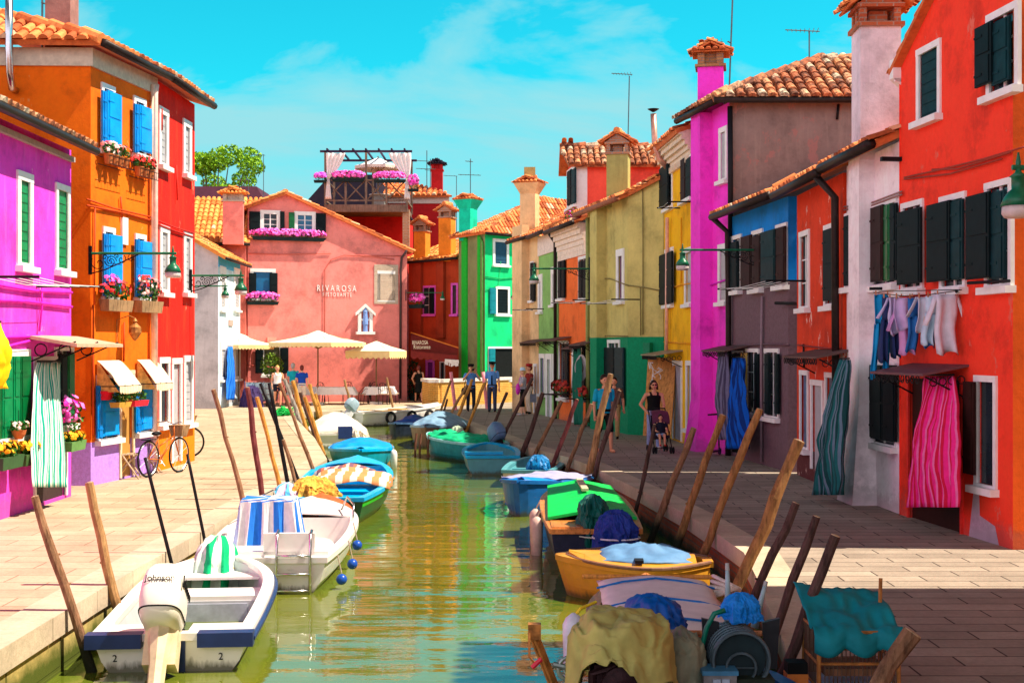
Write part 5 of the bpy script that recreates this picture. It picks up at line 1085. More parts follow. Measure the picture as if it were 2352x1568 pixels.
m_.build('hanging_ropes',M((.2,.08,.05),.9),b.root,local=True)
t=thing('cloth_bundle','pale green cloth bundle behind the green tarpaulin boat','bundle',tuple(at(1050,994,37.2))); lump_mesh(.22,.22,.2,12,8,-.8).build('fabric',M((.4,.5,.38),.8,0,.2,8,.4),t,local=True)
TQ=M((.1,.36,.42),.35,0,.15,5,.05,'turquoise_paint')
b=Boat('turquoise round sterned rowing boat seen stern on',(-.45,30.5),(-.6,33.2),1.35,.42,TQ,BLP,TQ,gb2,name='rowing_boat',tr=.9,bowp=2.2,sheer=.12); b.thwart(.3,TQ); MB().box((-.2,.25,.5),(.9,.3,.06)).build('stern_seat',BLP,b.root,local=True)
CRT=M((.6,.5,.38),.4)
b=Boat('little cream and blue boat with a blue wrapped motor',(.3,27.7),(.75,30.3),1.2,.34,CRT,TQ,TQ,gb2,tr=.85,bowp=2.4,sheer=.12); b.thwart(.5,TQ)
t=place('bright blue wrapped motor standing in the little cream and blue boat','wrapped_motor','motor cover',b,(.2,.4,.42)); lump_mesh(.26,.34,.24,21,7,-.8).build('fabric',M((.0,.16,.42),.45,0,.3,6,.4,'blue_wrap'),t,local=True)
NB=M((.01,.12,.38),.35,0,.2,5,.05,'blue_paint'); 
b=Boat('blue boat with pale lilac boarded cover, bow toward the camera',(1.05,26.0),(.15,22.9),1.4,.42,NB,NB,NB,gb2,tr=.8,bowp=2.4,sheer=.2,deck=M((.0,.25,.75),.35),dt=.72); b.cover(.02,.78,M((.35,.36,.55),.6,0,.15,5,.2,'lilac_boards'),.12,drop=-.02)
b.cover(.0,.8,NB,.07,name='cover_edge',wk=1.06)
# B14 wooden with green deck
VW=wood((.6,.22,.05),.3,(1,.12,1),.3,'varnished_wood'); GDK=M((.0,.55,.08),.55,0,.25,6,.15,'green_board_paint')
b=Boat('varnished wooden boat with green board cover and hanging fenders',(1.12,17.4),(1.1,22.2),1.32,.52,M((.02,.025,.05),.35),VW,VW,gb2,tr=.9,bowp=2.8,sheer=.12,deck=VW,dt=.84)
m_=MB(); 
for k in range(2):
    sg=(-1,1)[k]; P=[(0,.75,.72),(sg*.62,.75,.61),(sg*.52,4.1,.7),(0,4.1,.8)]
    m_.hexa([V(p)-V((0,0,.04)) for p in P],P)
m_.build('green_cover_boards',GDK,b.root,local=True); MB().box((0,3.2,.81),(.1,1.6,.04),0).build('cover_batten',wood((.7,.6,.4)),b.root,local=True)
MB().box((0,.38,.545),(1.18,.7,.05)).build('stern_deck',VW,b.root,local=True)
g3='boat fenders'
for k,(y) in enumerate((1.3,2.2)):
    q=WM(b.root)@V((-.76,y,.25)); t=thing('sausage_fender',('beige sausage fender near the stern of the green covered boat','beige sausage fender farther forward on the green covered boat')[k],'fender',tuple(q),0,g3); MB().lathe((0,0,-.3),[(.01,0),(.08,.05),(.09,.5),(.07,.56),(.02,.6)],12).build('fender_body',M((.6,.42,.36),.5),t,local=True,smooth=True); MB().tube([(0,0,.28),(.06,0,.4)],.01,6).build('rope',M((.5,.4,.3)),t,local=True)
DG=M((.0,.1,.08),.6,0,.3,7,.4,'dark_green_wrap'); DB=M((.005,.03,.25),.6,0,.3,7,.4,'navy_wrap')
t=place('dark green wrapped outboard on the stern of the green covered boat','wrapped_motor','motor cover',b,(-.02,.35,.7),0,'wrapped outboard motors'); lump_mesh(.22,.4,.26,33,7,-1.6,bag=.1).build('fabric',DG,t,local=True); MB().torus((0,0,-.25),.28,.01,(0,0,1),18,6,sy=1.8).build('tie_rope',M((.4,.5,.4)),t,local=True)
t=place('navy blue wrapped outboard hanging behind the green covered boat','wrapped_motor','motor cover',b,(.24,-.3,.58),R(-10),'wrapped outboard motors'); lump_mesh(.29,.26,.25,35,6,-1.5,bag=.12).build('fabric',DB,t,local=True); MB().torus((0,0,-.1),.31,.012,(0,0,1),18,6,sy=.85).build('tie_rope',M((.6,.6,.7)),t,local=True)
# B15 yellow boat
YB=M((.58,.27,.025),.3,0,.12,5,.05,'yellow_boat_paint')
b=Boat('yellow boat with light blue cover in front of the wooden boat',(2.35,15.6),(.66,15.7),1.5,.4,YB,YB,YB,gb2,tr=.2,bowp=2.0,sheer=.05,deck=YB,dt=.1)
b.cover(.12,.78,M((.1,.23,.42),.6,0,.2,5,.3,'light_blue_canvas'),.17,wk=.72,drop=.0); m_=MB()
for i in range(14):
    for sg in (-1,1):
        ta,tb=i/14,(i+1)/14; m_.tube([(sg*(b.w(ta)+.03),ta*b.L,b.h(ta)+.03),(sg*(b.w(tb)+.03),tb*b.L,b.h(tb)+.03)],.022,6)
m_.build('rub_rail',M((.2,.1,.06),.5),b.root,local=True); MB().box((-.5,.85,.5),(.3,.1,.03)).build('hatch_strap',BLACK,b.root,local=True)
# B16 white awning boat
b=Boat('wooden boat shaded by a white canvas awning tied with blue cord',(1.28,9.9),(1.38,13.5),1.28,.5,wood((.5,.16,.04),.4),VW,VW,gb2,tr=.85,bowp=2.6,sheer=.06,deck=VW,dt=.87)
WC=M((.75,.68,.66),.75,0,.1,5,.2,'white_canvas')
t=place('white canvas awning stretched on a rod over the wooden boat','boat_awning','awning',b,(-.02,1.35,.76)); top_cloth(t,1.02,2.35,WC,None,None,.025,6,.05,name='canvas',hem=.03); 
MB().tube([(-.66,1.18,.02),(.62,1.18,.02)],.022,8).build('front_rod',wood((.7,.3,.06)),t,local=True); MB().tube([(-.6,-1.18,.0),(.66,-1.18,.0)],.022,8).build('rear_rod',wood((.6,.25,.1)),t,local=True)
for y in (-1.0,-.2,.75): MB().tube([(-.54,y,-.01),(-.3,y,.05),(0,y+.03,.078),(.3,y,.05),(.54,y,-.01)],.01,6).build('blue_cord',M((.0,.15,.5),.6),t,local=True)
for sg in (-1,1):
    for y in (.6,1.1,1.6,2.1): MB().box((sg*.56,y,.3),(.1,.06,.5)).build('rib',VW,b.root,local=True)
t=place('white fender with yellow rope on the awning boat','sausage_fender','fender',b,(-.78,1.6,.3)); MB().lathe((0,0,-.28),[(.01,0),(.09,.05),(.1,.5),(.07,.56),(.02,.6)],12).build('fender_body',M((.7,.75,.85),.35),t,local=True,smooth=True); MB().tube([(0,0,.28),(.06,0,.36),(.2,.1,.4)],.014,6).build('rope',M((.8,.6,.02)),t,local=True)
t=place('coil of white rope on the rim of the awning boat','rope_coil','rope',b,(.6,2.4,.66)); m_=MB()
for k in range(5): m_.torus((.02*k,.03*k-.05,.02*k),.1+.01*k,.018,(.2*k-.3,.1,1),14,6)
m_.build('rope',M((.7,.6,.55),.8),t,local=True)
t=place('folded orange and white cloth at the bow of the awning boat','folded_cloth','cloth',b,(.05,2.95,.6)); lump_mesh(.24,.3,.06,41,6,-.6).build('fabric',ORS,t,local=True)
# B17 khaki tarpaulin engine boat
b=Boat('dark work boat at the bottom edge carrying a tarpaulin covered engine',(.75,5.9),(.95,9.7),1.25,.45,DKB,DKB,M((.03,.03,.035),.6),gb2,name='work_boat',tr=.9,bowp=2.6,sheer=.1,floor=.1)
KH=M((.42,.38,.11),.75,0,.2,6,.3,'khaki_canvas')
q=V((.0,0,0)); t=thing('khaki_tarpaulin','khaki tarpaulin thrown over a dark engine at the bottom edge','tarpaulin',tuple(at(1425,1480,8.6)))
def drape(rx,ry,h,hem,seed,openfront=True,mb=None):
    rg=random.Random(seed)
    def fn(u,v):
        a=lerp(-180,180,u); x=math.cos(R(a));y=math.sin(R(a)); r=v
        k=min(1,r/.62); rr=math.sin(k*math.pi/2)*.9; z=h*math.cos(k*math.pi/2*.8)
        if r>.62:
            s_=(r-.62)/.38; L_=hem*(1.0+.35*math.sin(2.1*R(a)+seed)+.15*math.sin(5*R(a)+seed))
            if openfront: L_*=1-.75*max(0,-math.sin(R(a))*.9-.1)**1.0*(.6+.4*math.cos(R(a)*3))
            z-=s_*L_; rr+=s_*(.12+.035*math.sin(R(a)*9+seed))
        z-=.05*r*(1-abs(math.sin(R(a)*4.5+seed+1.2*noise.noise(V((x,y,seed)))))**.5)
        rr*=1+.05*noise.noise(V((x*2,y*2,r*3+seed)))
        cr=.5*abs(noise.noise(V((x*r*2.3+seed,y*r*2.3,1.5))))+.5*abs(noise.noise(V((x*r*5.5,y*r*4+seed,.5))))+.25*abs(noise.noise(V((x*r*11,y*r*9,seed))))
        return (rx*rr*x*(1-.12*cr),ry*rr*y*(1-.12*cr),z+.05-.13*cr)
    return MB().grid(fn,96,40,lambda u,v:(u,v))
drape(.38,.42,.22,.3,2).build('fabric',KH,t,local=True,smooth=True,thick=.008)
t=thing('engine_block','dark greasy engine block under the khaki tarpaulin','engine',tuple(at(1425,1540,8.6))); m_=MB(); m_.box((0,0,-.1),(.38,.5,.4)); m_.lathe((-.02,-.28,-.02),[(.13,0),(.13,.06),(.05,.08)],16,ax=(0,-1,0)); m_.tube([(-.2,-.2,-.3),(-.2,-.25,.05),(-.05,-.28,.1)],.03,8)
for k in range(6): m_.box((.1,-.26,-.25+k*.055),(.22,.04,.02))
m_.build('engine_body',M((.03,.012,.014),.5,.3,.5,14,.4),t,local=True)
t=thing('motor_hood','rounded royal blue motor hood behind the khaki tarpaulin','motor cover',tuple(at(1500,1420,9.5))); lump_mesh(.2,.3,.17,51,3,-1.2,bag=.02,yaw=R(30)).build('hood',M((.0,.08,.36),.5,0,.15,5,.15,'royal_blue_canvas'),t,local=True,smooth=True)
t=thing('grey_green_tarpaulin','grey green tarpaulin slumped right of the khaki one','tarpaulin',tuple(at(1560,1520,9.0))); drape(.2,.3,.2,.3,6,False).build('fabric',M((.22,.24,.16),.75,0,.3,6,.3),t,local=True,smooth=True,thick=.008)
# winch arm
t=thing('winch_arm','rusty winch arm with red crank handle at the bottom edge','winch',tuple(at(1290,1568,8.7))); A1=at(1222,1448,8.7)-t.location; A2=at(1290,1620,8.7)-t.location
RUST=M((.4,.16,.04),.6,.4,.5,14,.4,'rusty_steel'); d_=(A2-A1).normalized(); pz=V((d_.z,0,-d_.x))
m_=MB(); 
for s_ in (-1,1): P=[A1+pz*.022*s_,A2+pz*.022*s_]; m_.tube(P,.012,4)
m_.tube([A1,A2],[.026,.026],4); m_.build('arm',RUST,t,local=True)
m_=MB(); m_.box(tuple(A1+V((.015,0,.0))),(.085,.08,.1)); m_.tube([A1+V((-.02,-.05,0)),A1+V((-.02,-.09,-.15)),A1+V((.02,-.09,-.2))],.008,6); m_.build('winch_head',RUST,t,local=True)
MB().tube([at(1243,1512,8.6)-t.location,at(1222,1532,8.6)-t.location],.016,8).build('crank_handle',M((.6,.02,.05),.4),t,local=True)
q=at(1308,1535,8.6)-t.location; m_=MB(); m_.torus(tuple(q),.075,.014,(0,-1,.1),20,8); m_.torus(tuple(q),.04,.01,(0,-1,.1),16,6); m_.tube([q+V((-.11,0,.03)),q+V((-.02,0,.01))],.02,8); m_.build('pulley',M((.25,.3,.28),.35,.6,.3),t,local=True)
# B18 hauler boat with drum
b=Boat('blue grey work boat with round net drum at the bottom right',(1.2,5.4),(1.75,9.4),1.1,.5,M((.02,.06,.12),.4),M((.0,.14,.4),.4),M((.03,.04,.05),.6),gb2,name='work_boat',tr=.9,bowp=2.8,sheer=.1)
t=thing('net_drum','round wire cage drum with blue rag in the bottom right boat','drum',tuple(at(1690,1500,9.0))); m_=MB(); WIR=M((.08,.12,.14),.45,.5,.3,9,.1,'grey_wire')
for k in range(7): m_.torus((0,.06*k-.2,0),.19,.007,(0,1,0),28,5)
for k in range(48): a=2*math.pi*k/48; m_.tube([(.19*math.cos(a),-.2,.19*math.sin(a)),(.19*math.cos(a),.2,.19*math.sin(a))],.003,4)
m_.torus((0,-.2,0),.19,.014,(0,1,0),28,6); m_.torus((0,-.2,-.05),.1,.01,(0,1,0),20,6); m_.tube([(-.1,-.2,-.05),(.1,-.2,-.05)],.006,4); m_.build('cage',WIR,t,local=True); 
MB().lathe((0,-.15,0),[(.175,0),(.175,.3)],24,ax=(0,1,0)).build('drum_core',M((.015,.03,.035),.7),t,local=True)
t=thing('control_cabinet','small grey cabinet with two power sockets below the net drum','cabinet',tuple(at(1655,1560,8.8))); MB().box((-.02,0,-.04),(.22,.2,.2)).build('casing',M((.2,.2,.2),.5,0,.3),t,local=True); MB().box((-.02,0,.07),(.24,.22,.03)).build('lid',M((.05,.2,.35),.4),t,local=True)
for x in (-.045,.015): MB().box((x,-.108,.0),(.05,.02,.065)).build('socket',M((.4,.5,.62),.3),t,local=True)
MB().box((.2,.05,-.08),(.3,.24,.2)).build('cabinet_side',M((.02,.03,.02),.5),t,local=True)
t=thing('blue_rag','bright blue rag on top of the net drum','rag',tuple(at(1700,1395,9.1))); lump_mesh(.14,.12,.1,61,4,-.8).build('fabric',M((.0,.2,.65),.6),t,local=True)
t=thing('drum_posts','pair of white banded posts with weathered tips behind the net drum','posts',tuple(at(1710,1450,9.5)))
for (a,c) in (((1670,1308),(1672,1440)),((1756,1345),(1732,1440))):
    m_=MB(); A1=at(*a,9.5)-t.location;A2=at(*c,9.5)-t.location; m_.tube([A2,A1.lerp(A2,.3),A1],[.03,.02,.014],10); o=m_.build('banded_post',M((.3,.42,.45),.5),t,local=True,smooth=True); MB().tube([A1+(A1-A2)*.0,A1+(A1-A2)*.12],[.0165,.015],8).build('tip',wood((.4,.4,.38)),o,local=True)
t=thing('green_hose','thick green hose looping left of the net drum','hose',tuple(at(1620,1568,9.0))); pts=[(1665,1400),(1640,1408),(1622,1440),(1610,1490),(1600,1568),(1596,1640)]; MB().tube([at(x,y,8.95)-t.location for x,y in pts],.018,10).build('tube',M((.0,.16,.1),.3),t,local=True,smooth=True)
t=thing('steel_brackets','pair of dark steel brackets holding the net drum','bracket',tuple(at(1700,1500,9.1)))
for s_ in (-1,1): MB().hexa([(s_*.17,-.02,-.1),(s_*.25,-.02,-.1),(s_*.25,.02,-.1),(s_*.17,.02,-.1)],[(s_*.15,-.02,.22),(s_*.27,-.02,.25),(s_*.27,.02,.25),(s_*.15,.02,.22)]).build('plate',M((.03,.035,.04),.4,.5),t,local=True)
# ------------------------------------------------------------------ finders
HS={o['label']:o for o in COL.objects if o.parent is None and 'label' in o}
FM=Face((-7.17,9),(-7.17,21.25),(-10,15)); FO=Face((-7.37,22.86),(-6.93,25.4),(-12,24)); FR=Face((-6.925,25.43),(-6.8,28),(-12,27)); FP=Face((-11.65,57.6),(-4.82,60),(-8,65))
FC=Face((-11.67,51.9),(-11.8,56.7),(-15,54)); FOR=Face((1.6,44.5),(2.33,40.95),(5,43)); FOL=Face((2.35,40.7),(3.23,36.5),(6,39)); FY=Face((4.15,35.6),(4.4,31.95),(8,34)); FB=Face((4.93,29.42),(5.36,25.35),(9,27)); FBR=Face((5.42,24.85),(5.47,21.6),(9,23)); FW=Face((5.52,21.55),(5.62,18.95),(9,20)); FV=Face((5.62,18.9),(5.98,15.6),(9,17)); FA=Face((1.9,44.6),(2.12,42.9),(5,44)); FRU=Face((-5.0,63.2),(-2.48,61.2),(-1,66))
ROPE=M((.6,.5,.38),.9)
# ------------------------------------------------------------------ plants
LEAF=leafm((.012,.06,.008),(.06,.2,.02)); LEAFY=leafm((.04,.14,.01),(.22,.4,.03))
def leafcloud(mb,c,rad,n,size,rg,droop=0,flat=1):
    for _ in range(n):
        while True:
            p=V((rg.uniform(-1,1),rg.uniform(-1,1),rg.uniform(-1,1)))
            if p.length<=1: break
        if rg.random()<.6: p=p.normalized()*rg.uniform(.75,1.03)
        q=V((c[0]+p.x*rad[0],c[1]+p.y*rad[1],c[2]+p.z*rad[2]-droop*rg.random()**2))
        a=V((rg.gauss(0,1),rg.gauss(0,1),rg.gauss(0,1)*flat)).normalized(); b=a.cross(V((rg.gauss(0,1),rg.gauss(0,1),rg.gauss(0,1)))).normalized(); s=size*rg.uniform(.6,1.4)
        mb.add([q-a*s,q+b*s*.55,q+a*s,q-b*s*.55],[(0,1,2,3)],rg.uniform(.01,.99))
def blossoms(mb,c,rad,n,size,rg,droop=0):
    for _ in range(n):
        p=V((rg.uniform(-1,1),rg.uniform(-1,1),rg.uniform(-.5,1)))
        if p.length>1: p.normalize()
        q=V((c[0]+p.x*rad[0],c[1]+p.y*rad[1],c[2]+p.z*rad[2]-droop*rg.random()**2)); s=size*rg.uniform(.7,1.3); t=rg.uniform(.01,.99); nr=(p+V((rg.gauss(0,.4),rg.gauss(0,.4)-.5,rg.gauss(0,.4)+.3))).normalized(); a=nr.orthogonal().normalized(); b=nr.cross(a)
        k=5; vs=[q+nr*s*.25]; 
        for j in range(k): an=2*math.pi*j/k; vs.append(q+(a*math.cos(an)+b*math.sin(an))*s)
        mb.add(vs,[(0,1+j,1+(j+1)%k) for j in range(k)],t)
PINKF=leafm((.8,.0,.35),(1,.25,.75)); REDF=leafm((.75,.005,.01),(.95,.05,.05)); ORF=leafm((.85,.25,.0),(1,.5,.02)); WHF=leafm((.8,.35,.3),(.95,.85,.8)); PURF=leafm((.45,.0,.5),(.95,.2,.8)); MIXF=leafm((.75,.01,.02),(1,.75,.7)); DRED=leafm((.25,.01,.01),(.55,.04,.02))
TERRA=M((.5,.14,.04),.8,0,.15,9,.2,'terracotta_pot'); DKBOX=M((.01,.02,.02),.6); WICK=wood((.4,.24,.12))
def flowerbox(label,f,r,flower,n=60,size=.035,box='box',boxm=None,d=.16,group='flower boxes',tall=.55,leaf=LEAF,droop=.0,cat='flower box',name='flower_box',seed=0,pots=0,nl=260):
    u0,v0,u1,v1=f.rect(r,d); w=u1-u0;h=v1-v0; uc=(u0+u1)/2; P=f.pt(uc,v0,d); rz=math.atan2(f.d.y,f.d.x); t=thing(name,label,cat,tuple(P),rz,group); rg=random.Random(seed+int(abs(P.x*100)))
    hb=h*(1-tall); sgn=1
    if box=='box': MB().hexa([(-w*.44,-.08,0),(w*.44,-.08,0),(w*.44,.08,0),(-w*.44,.08,0)],[(-w*.48,-.1,hb),(w*.48,-.1,hb),(w*.48,.1,hb),(-w*.48,.1,hb)]).build('planter',boxm or DKBOX,t,local=True)
    elif box=='pots':
        k=pots or 3; ob=MB()
        for i in range(k): 
            x=(-.5+(i+.5)/k)*w*.8; r0=min(.09,w*.4/k); ob.lathe((x,0,.02),[(r0*.7,0),(r0,hb*.9),(r0*1.1,hb*.9),(r0*1.1,hb)],12)
            if i==0 and False: pass
        ob.build('pots',boxm or TERRA,t,local=True)
        m=MB()
        for yy in (-.11,.11): m.tube([(-w*.46,yy,0),(w*.46,yy,0)],.007,4); m.tube([(-w*.46,yy,hb*.8),(w*.46,yy,hb*.8)],.007,4)
        for i in range(9): x=(-.46+.92*i/8)*w; m.tube([(x,-.11,0),(x,-.11,hb*.8)],.004,4)
        m.build('wire_basket',BLACK,t,local=True)
    elif box=='hang': MB().lathe((0,0,0),[(.05,0),(w*.25,hb*.5),(w*.3,hb)],14).build('pot',boxm or TERRA,t,local=True); MB().tube([(0,0,hb),(0,.0,h*.5),(0,.0,h+.15)],.005,4).build('hanger',BLACK,t,local=True)
    hl=h-hb; m=MB(); leafcloud(m,(0,0,hb+hl*.4),(w*.48,.13,hl*.5),nl,.035,rg,droop); m.build('foliage',leaf,t,local=True)
    if flower:
        m=MB(); blossoms(m,(0,0,hb+hl*.52),(w*.5,.15,hl*.5),n,size,rg,droop); m.build('blossom',flower,t,local=True)
    return t
gf='flower boxes on the orange house'
flowerbox('box of pink and white geraniums at the upper blue window nearer the camera',FO,(236,328,298,384),MIXF,70,.04,'pots',pots=4,group=gf,tall=.6,seed=1)
flowerbox('box of red flowers at the upper blue window beside the drainpipe',FO,(308,358,354,410),REDF,55,.04,'pots',pots=3,group=gf,tall=.6,seed=2)
flowerbox('wicker basket of red geraniums below the tall purple bloom',FO,(237,640,297,715),REDF,60,.04,'box',WICK,group=gf,tall=.65,seed=3)
flowerbox('wicker basket of red and white geraniums beside the drainpipe',FO,(314,635,366,718),MIXF,70,.04,'box',WICK,group=gf,tall=.68,seed=4)
flowerbox('tall magenta geranium growing in front of the blue shutter',FO,(243,630,268,672),PINKF,22,.04,'none',group='tall geraniums',tall=1,cat='flowers',name='tall_geranium',seed=5,nl=50)
flowerbox('tall red geranium in front of the blue shutter nearer the red house',FO,(320,628,338,672),REDF,20,.04,'none',group='tall geraniums',tall=1,cat='flowers',name='tall_geranium',seed=6,nl=50)
gm='plants on the magenta house'
flowerbox('planter of orange marigolds at the very left edge of the photo',FM,(-10,1012,42,1076),ORF,90,.04,'box',M((.03,.1,.03),.6),group=gm,tall=.55,seed=7)
flowerbox('planter of orange marigolds beside the striped curtain',FM,(44,1010,88,1066),ORF,90,.04,'box',M((.05,.12,.03),.6),group=gm,tall=.55,seed=8)
flowerbox('small basket of orange marigolds below the pink geranium',FM,(150,990,186,1034),ORF,80,.035,'box',M((.12,.3,.08),.6),group=gm,tall=.5,seed=9,d=.25)
flowerbox('tall pink geranium above the small marigold basket',FM,(146,908,184,990),PINKF,60,.05,'none',group=gm,tall=1,cat='flowers',name='geranium',seed=10,d=.25,nl=140)
flowerbox('white flowered plant in terracotta pot on the green shuttered sill',FM,(32,966,54,1008),WHF,22,.03,'hang',group=gm,tall=.5,cat='potted plant',name='potted_plant',seed=11,d=.2,nl=60)
flowerbox('leafy green plant in a yellow wall basket by the blue shutter',FO,(262,895,292,935),None,box='box',boxm=M((.6,.35,.05)),group='hanging plants',tall=.7,cat='hanging plant',name='hanging_plant',seed=12,d=.3,nl=160)
flowerbox('round green plant in a red pot left of the second blue shutter',FO,(298,890,332,932),None,box='box',boxm=M((.8,.02,.04)),group='hanging plants',tall=.7,cat='hanging plant',name='hanging_plant',seed=13,d=.3,nl=160)
gr_='flower boxes on the pink restaurant'
flowerbox('long window box of magenta petunias under both attic windows',FP,(572,526,753,553),PINKF,420,.07,'box',group=gr_,tall=.7,seed=14,nl=500); flowerbox('window box of magenta petunias under the single blue window',FP,(564,670,642,700),PINKF,170,.07,'box',group=gr_,tall=.75,seed=15,nl=300)
flowerbox('pink flowers spilling from a box at the rust red corner',Face((-4.8,60.4),(-4.2,59.9),(-4,65)),(940,672,973,708),PINKF,90,.07,'box',group=gr_,tall=.75,seed=16,d=.1,nl=150)
flowerbox('box of dark leaves at the red attic window',FA,(1298,478,1330,508),PURF,8,.05,'box',M((.2,.02,.08)),group=gr_,tall=.7,seed=17,d=.3,nl=160)
flowerbox('dark red flower basket hanging below the coral window',FOR,(1268,872,1302,908),DRED,130,.06,'hang',M((.05,.02,.02)),group='dark red hanging baskets',tall=.9,cat='hanging basket',name='hanging_basket',seed=18,d=.35,nl=160)
flowerbox('dark red flower basket hanging next to the green curtain',FOR,(1316,886,1344,918),DRED,120,.06,'hang',M((.05,.02,.02)),group='dark red hanging baskets',tall=.9,cat='hanging basket',name='hanging_basket',seed=19,d=.35,nl=160)
t=thing('potted_shrub','yellow green shrub before the restaurant ground floor window','shrub',tuple(at(625,868,56.9))); rg=random.Random(4); m=MB(); leafcloud(m,(0,0,.55),(.5,.35,.55),500,.06,rg); m.build('foliage',LEAFY,t,local=True); MB().lathe((0,0,-1.0),[(.2,0),(.26,.45),(.28,.45)],12).build('pot',TERRA,t,local=True); MB().tube([(0,0,-.6),(0,0,.3)],.03,6).build('stem',wood((.3,.2,.1)),t,local=True)
t=thing('potted_shrub','dark shrub against the wall behind the woman in black','shrub',tuple(at(950,915,60.6))); m=MB(); leafcloud(m,(0,0,.9),(.45,.35,.9),450,.07,rg); m.build('foliage',leafm((.005,.02,.008),(.02,.06,.02)),t,local=True); MB().lathe((0,0,-.1),[(.2,0),(.25,.3)],10).build('pot',DKBOX,t,local=True)
def tree(label,base,H,cr,n,size,seed,clumps,leaf,name='leafy_tree'):
    t=thing(name,label,'tree',base); rg=random.Random(seed); m=MB(); m.tube([(0,0,0),(.1,0,H*.35),(0,.1,H*.6)],[.22,.17,.1],8)
    C=[]
    for k in range(clumps):
        a=rg.uniform(0,6.28); rr=rg.uniform(.15,1)**.6*cr; z=H*rg.uniform(.55,1.0); z-= (rr/cr)**2*H*.12; C.append((rr*math.cos(a),rr*math.sin(a),z)); m.tube([(0,.05,H*.45),(C[-1][0]*.5,C[-1][1]*.5,lerp(H*.45,z,.6)),C[-1]],[.09,.05,.02],5)
    m.build('trunk',wood((.2,.13,.08)),t,local=True); m=MB()
    for c in C: leafcloud(m,c,(cr*.28,cr*.28,cr*.22),n,size,rg)
    m.build('crown',leaf,t,local=True)
TL=leafm((.05,.17,.0),(.35,.6,.02))
c=at(495,380,75); tree('broad leafy green tree behind the tiled wing roof',(c.x,75,0),14.2,2.7,420,.1,3,34,TL); c=at(1112,500,80); tree('green treetop showing between the green stack and tiled roof',(c.x,80,0),10.8,1.3,260,.1,5,14,TL)
# ------------------------------------------------------------------ lamps
SHADE=M((.6,.5,.48),.4)
def lamp(label,z,xm,ym,xl,s=1.0,scroll=1,plain=False):
    """bracket lamp: mount at pixel x xm, lamp at pixel x xl, arm at pixel y ym, depth z"""
    A=at(xm,ym,z); B=at(xl,ym,z); d=1 if B.x>A.x else -1; L=abs(B.x-A.x); t=thing('wall_street_lamp',label,'street lamp',tuple(A),0,'bracket street lamps')
    MB().tube([(0,0,0),(d*(L+.06),0,0)],.022*s,8).build('arm',GREEN_IRON,t,local=True)
    m=MB(); m.box((0,0,-.12),(.05,.05,.5))
    if scroll:
        def sp(cx,cz,r,a0,tn,dirn=1): 
            return [(cx+d*r*(1-k/22)*math.cos(a0+dirn*tn*k/20),0,cz+r*(1-k/22)*math.sin(a0+dirn*tn*k/20)) for k in range(21)]
        for (cx,cz,r,a0,dn) in ((.14,-.16,.13,2.5,1),(.34,-.13,.1,0,1),(.34,-.13,.1,3.1,1),(.52,-.1,.08,1,-1),(.68,-.08,.06,2,1),(.24,-.07,.05,0,1),(.44,-.05,.04,3,-1)): m.tube(sp(d*cx*s,cz*s,r*s,a0,7,dn),.008,4)
        m.tube([(0,0,-.34*s),(d*.25*s,0,-.27*s),(d*.5*s,0,-.16*s),(d*.8*s,0,-.02)],.012,5)
    m.build('bracket',BLACK,t,local=True)
    k=.27*s; m=MB(); m.lathe((d*L,0,-1.15*k),[(.0,-.02*k),(.52*k,0),(.42*k,.25*k),(.3*k,.42*k),(.2*k,.5*k),(.2*k,.85*k),(.27*k,.88*k),(.1*k,1.0*k),(.06*k,1.15*k),(.08*k,1.3*k),(.04*k,1.5*k),(.01,1.6*k)],16); m.build('hood',GREEN_IRON,t,local=True,smooth=True)
    MB().lathe((d*L,0,-1.5*k),[(.4*k,0),(.48*k,.12*k),(.47*k,.34*k)],16).build('lamp_shade',SHADE,t,local=True,smooth=True); return t
lamp('green street lamp on long scrolled arm across the orange house',22.8,207,582,397,1.05); lamp('green street lamp with scrolled arm beside the red house corner',27.6,438,633,553,1.0); lamp('small green street lamp on plain arm before the pale blue cottage',33,395,657,517,.75,0)
h=House('back_lane_house','house concealed behind the bright red house','house',[(-9.6,29),(-9.6,36.5),(-14,36.5),(-14,29)],6.0,plaster((.5,.4,.35))); h.win(0,None,.1,uvr=(3,1,4,2.5)); h.finish(); roof(h.root,(-9.3,29,6),(-9.3,36.5,6),(-12,36.5,7),(-12,29,7),TILE)
lamp('dark green street lamp on scrolled arm before the cream house',39.8,1366,617,1226,1.15); lamp('green street lamp with long bare arm in front of the yellow house',27.4,1745,574,1567,1.05); lamp('large green lantern cut off by the right edge',12.7,2445,385,2338,1.2,0); lamp('small street lamp beside the restaurant drainpipe',59.8,932,672,1016,.85,0); lamp('small street lamp against the emerald green facade',50.5,1196,668,1179,.85,0)
t=thing('wrought_lantern','rusty wrought iron lantern hanging on the orange wall','lantern',tuple(FO.pt(FO.uv(310,735,.3)[0],FO.uv(310,735,.3)[1],.3))); m=MB(); m.lathe((0,0,-.38),[(.01,0),(.05,.04),(.12,.15),(.11,.25),(.03,.33),(.05,.36),(.01,.42)],10); m.build('lantern_body',RUST,t,local=True); m=MB(); m.tube([(0,0,.03),(-.1,-.05,.08),(-.3,-.1,.0),(-.3,-.1,-.45)],.01,5); m.build('hook',RUST,t,local=True)
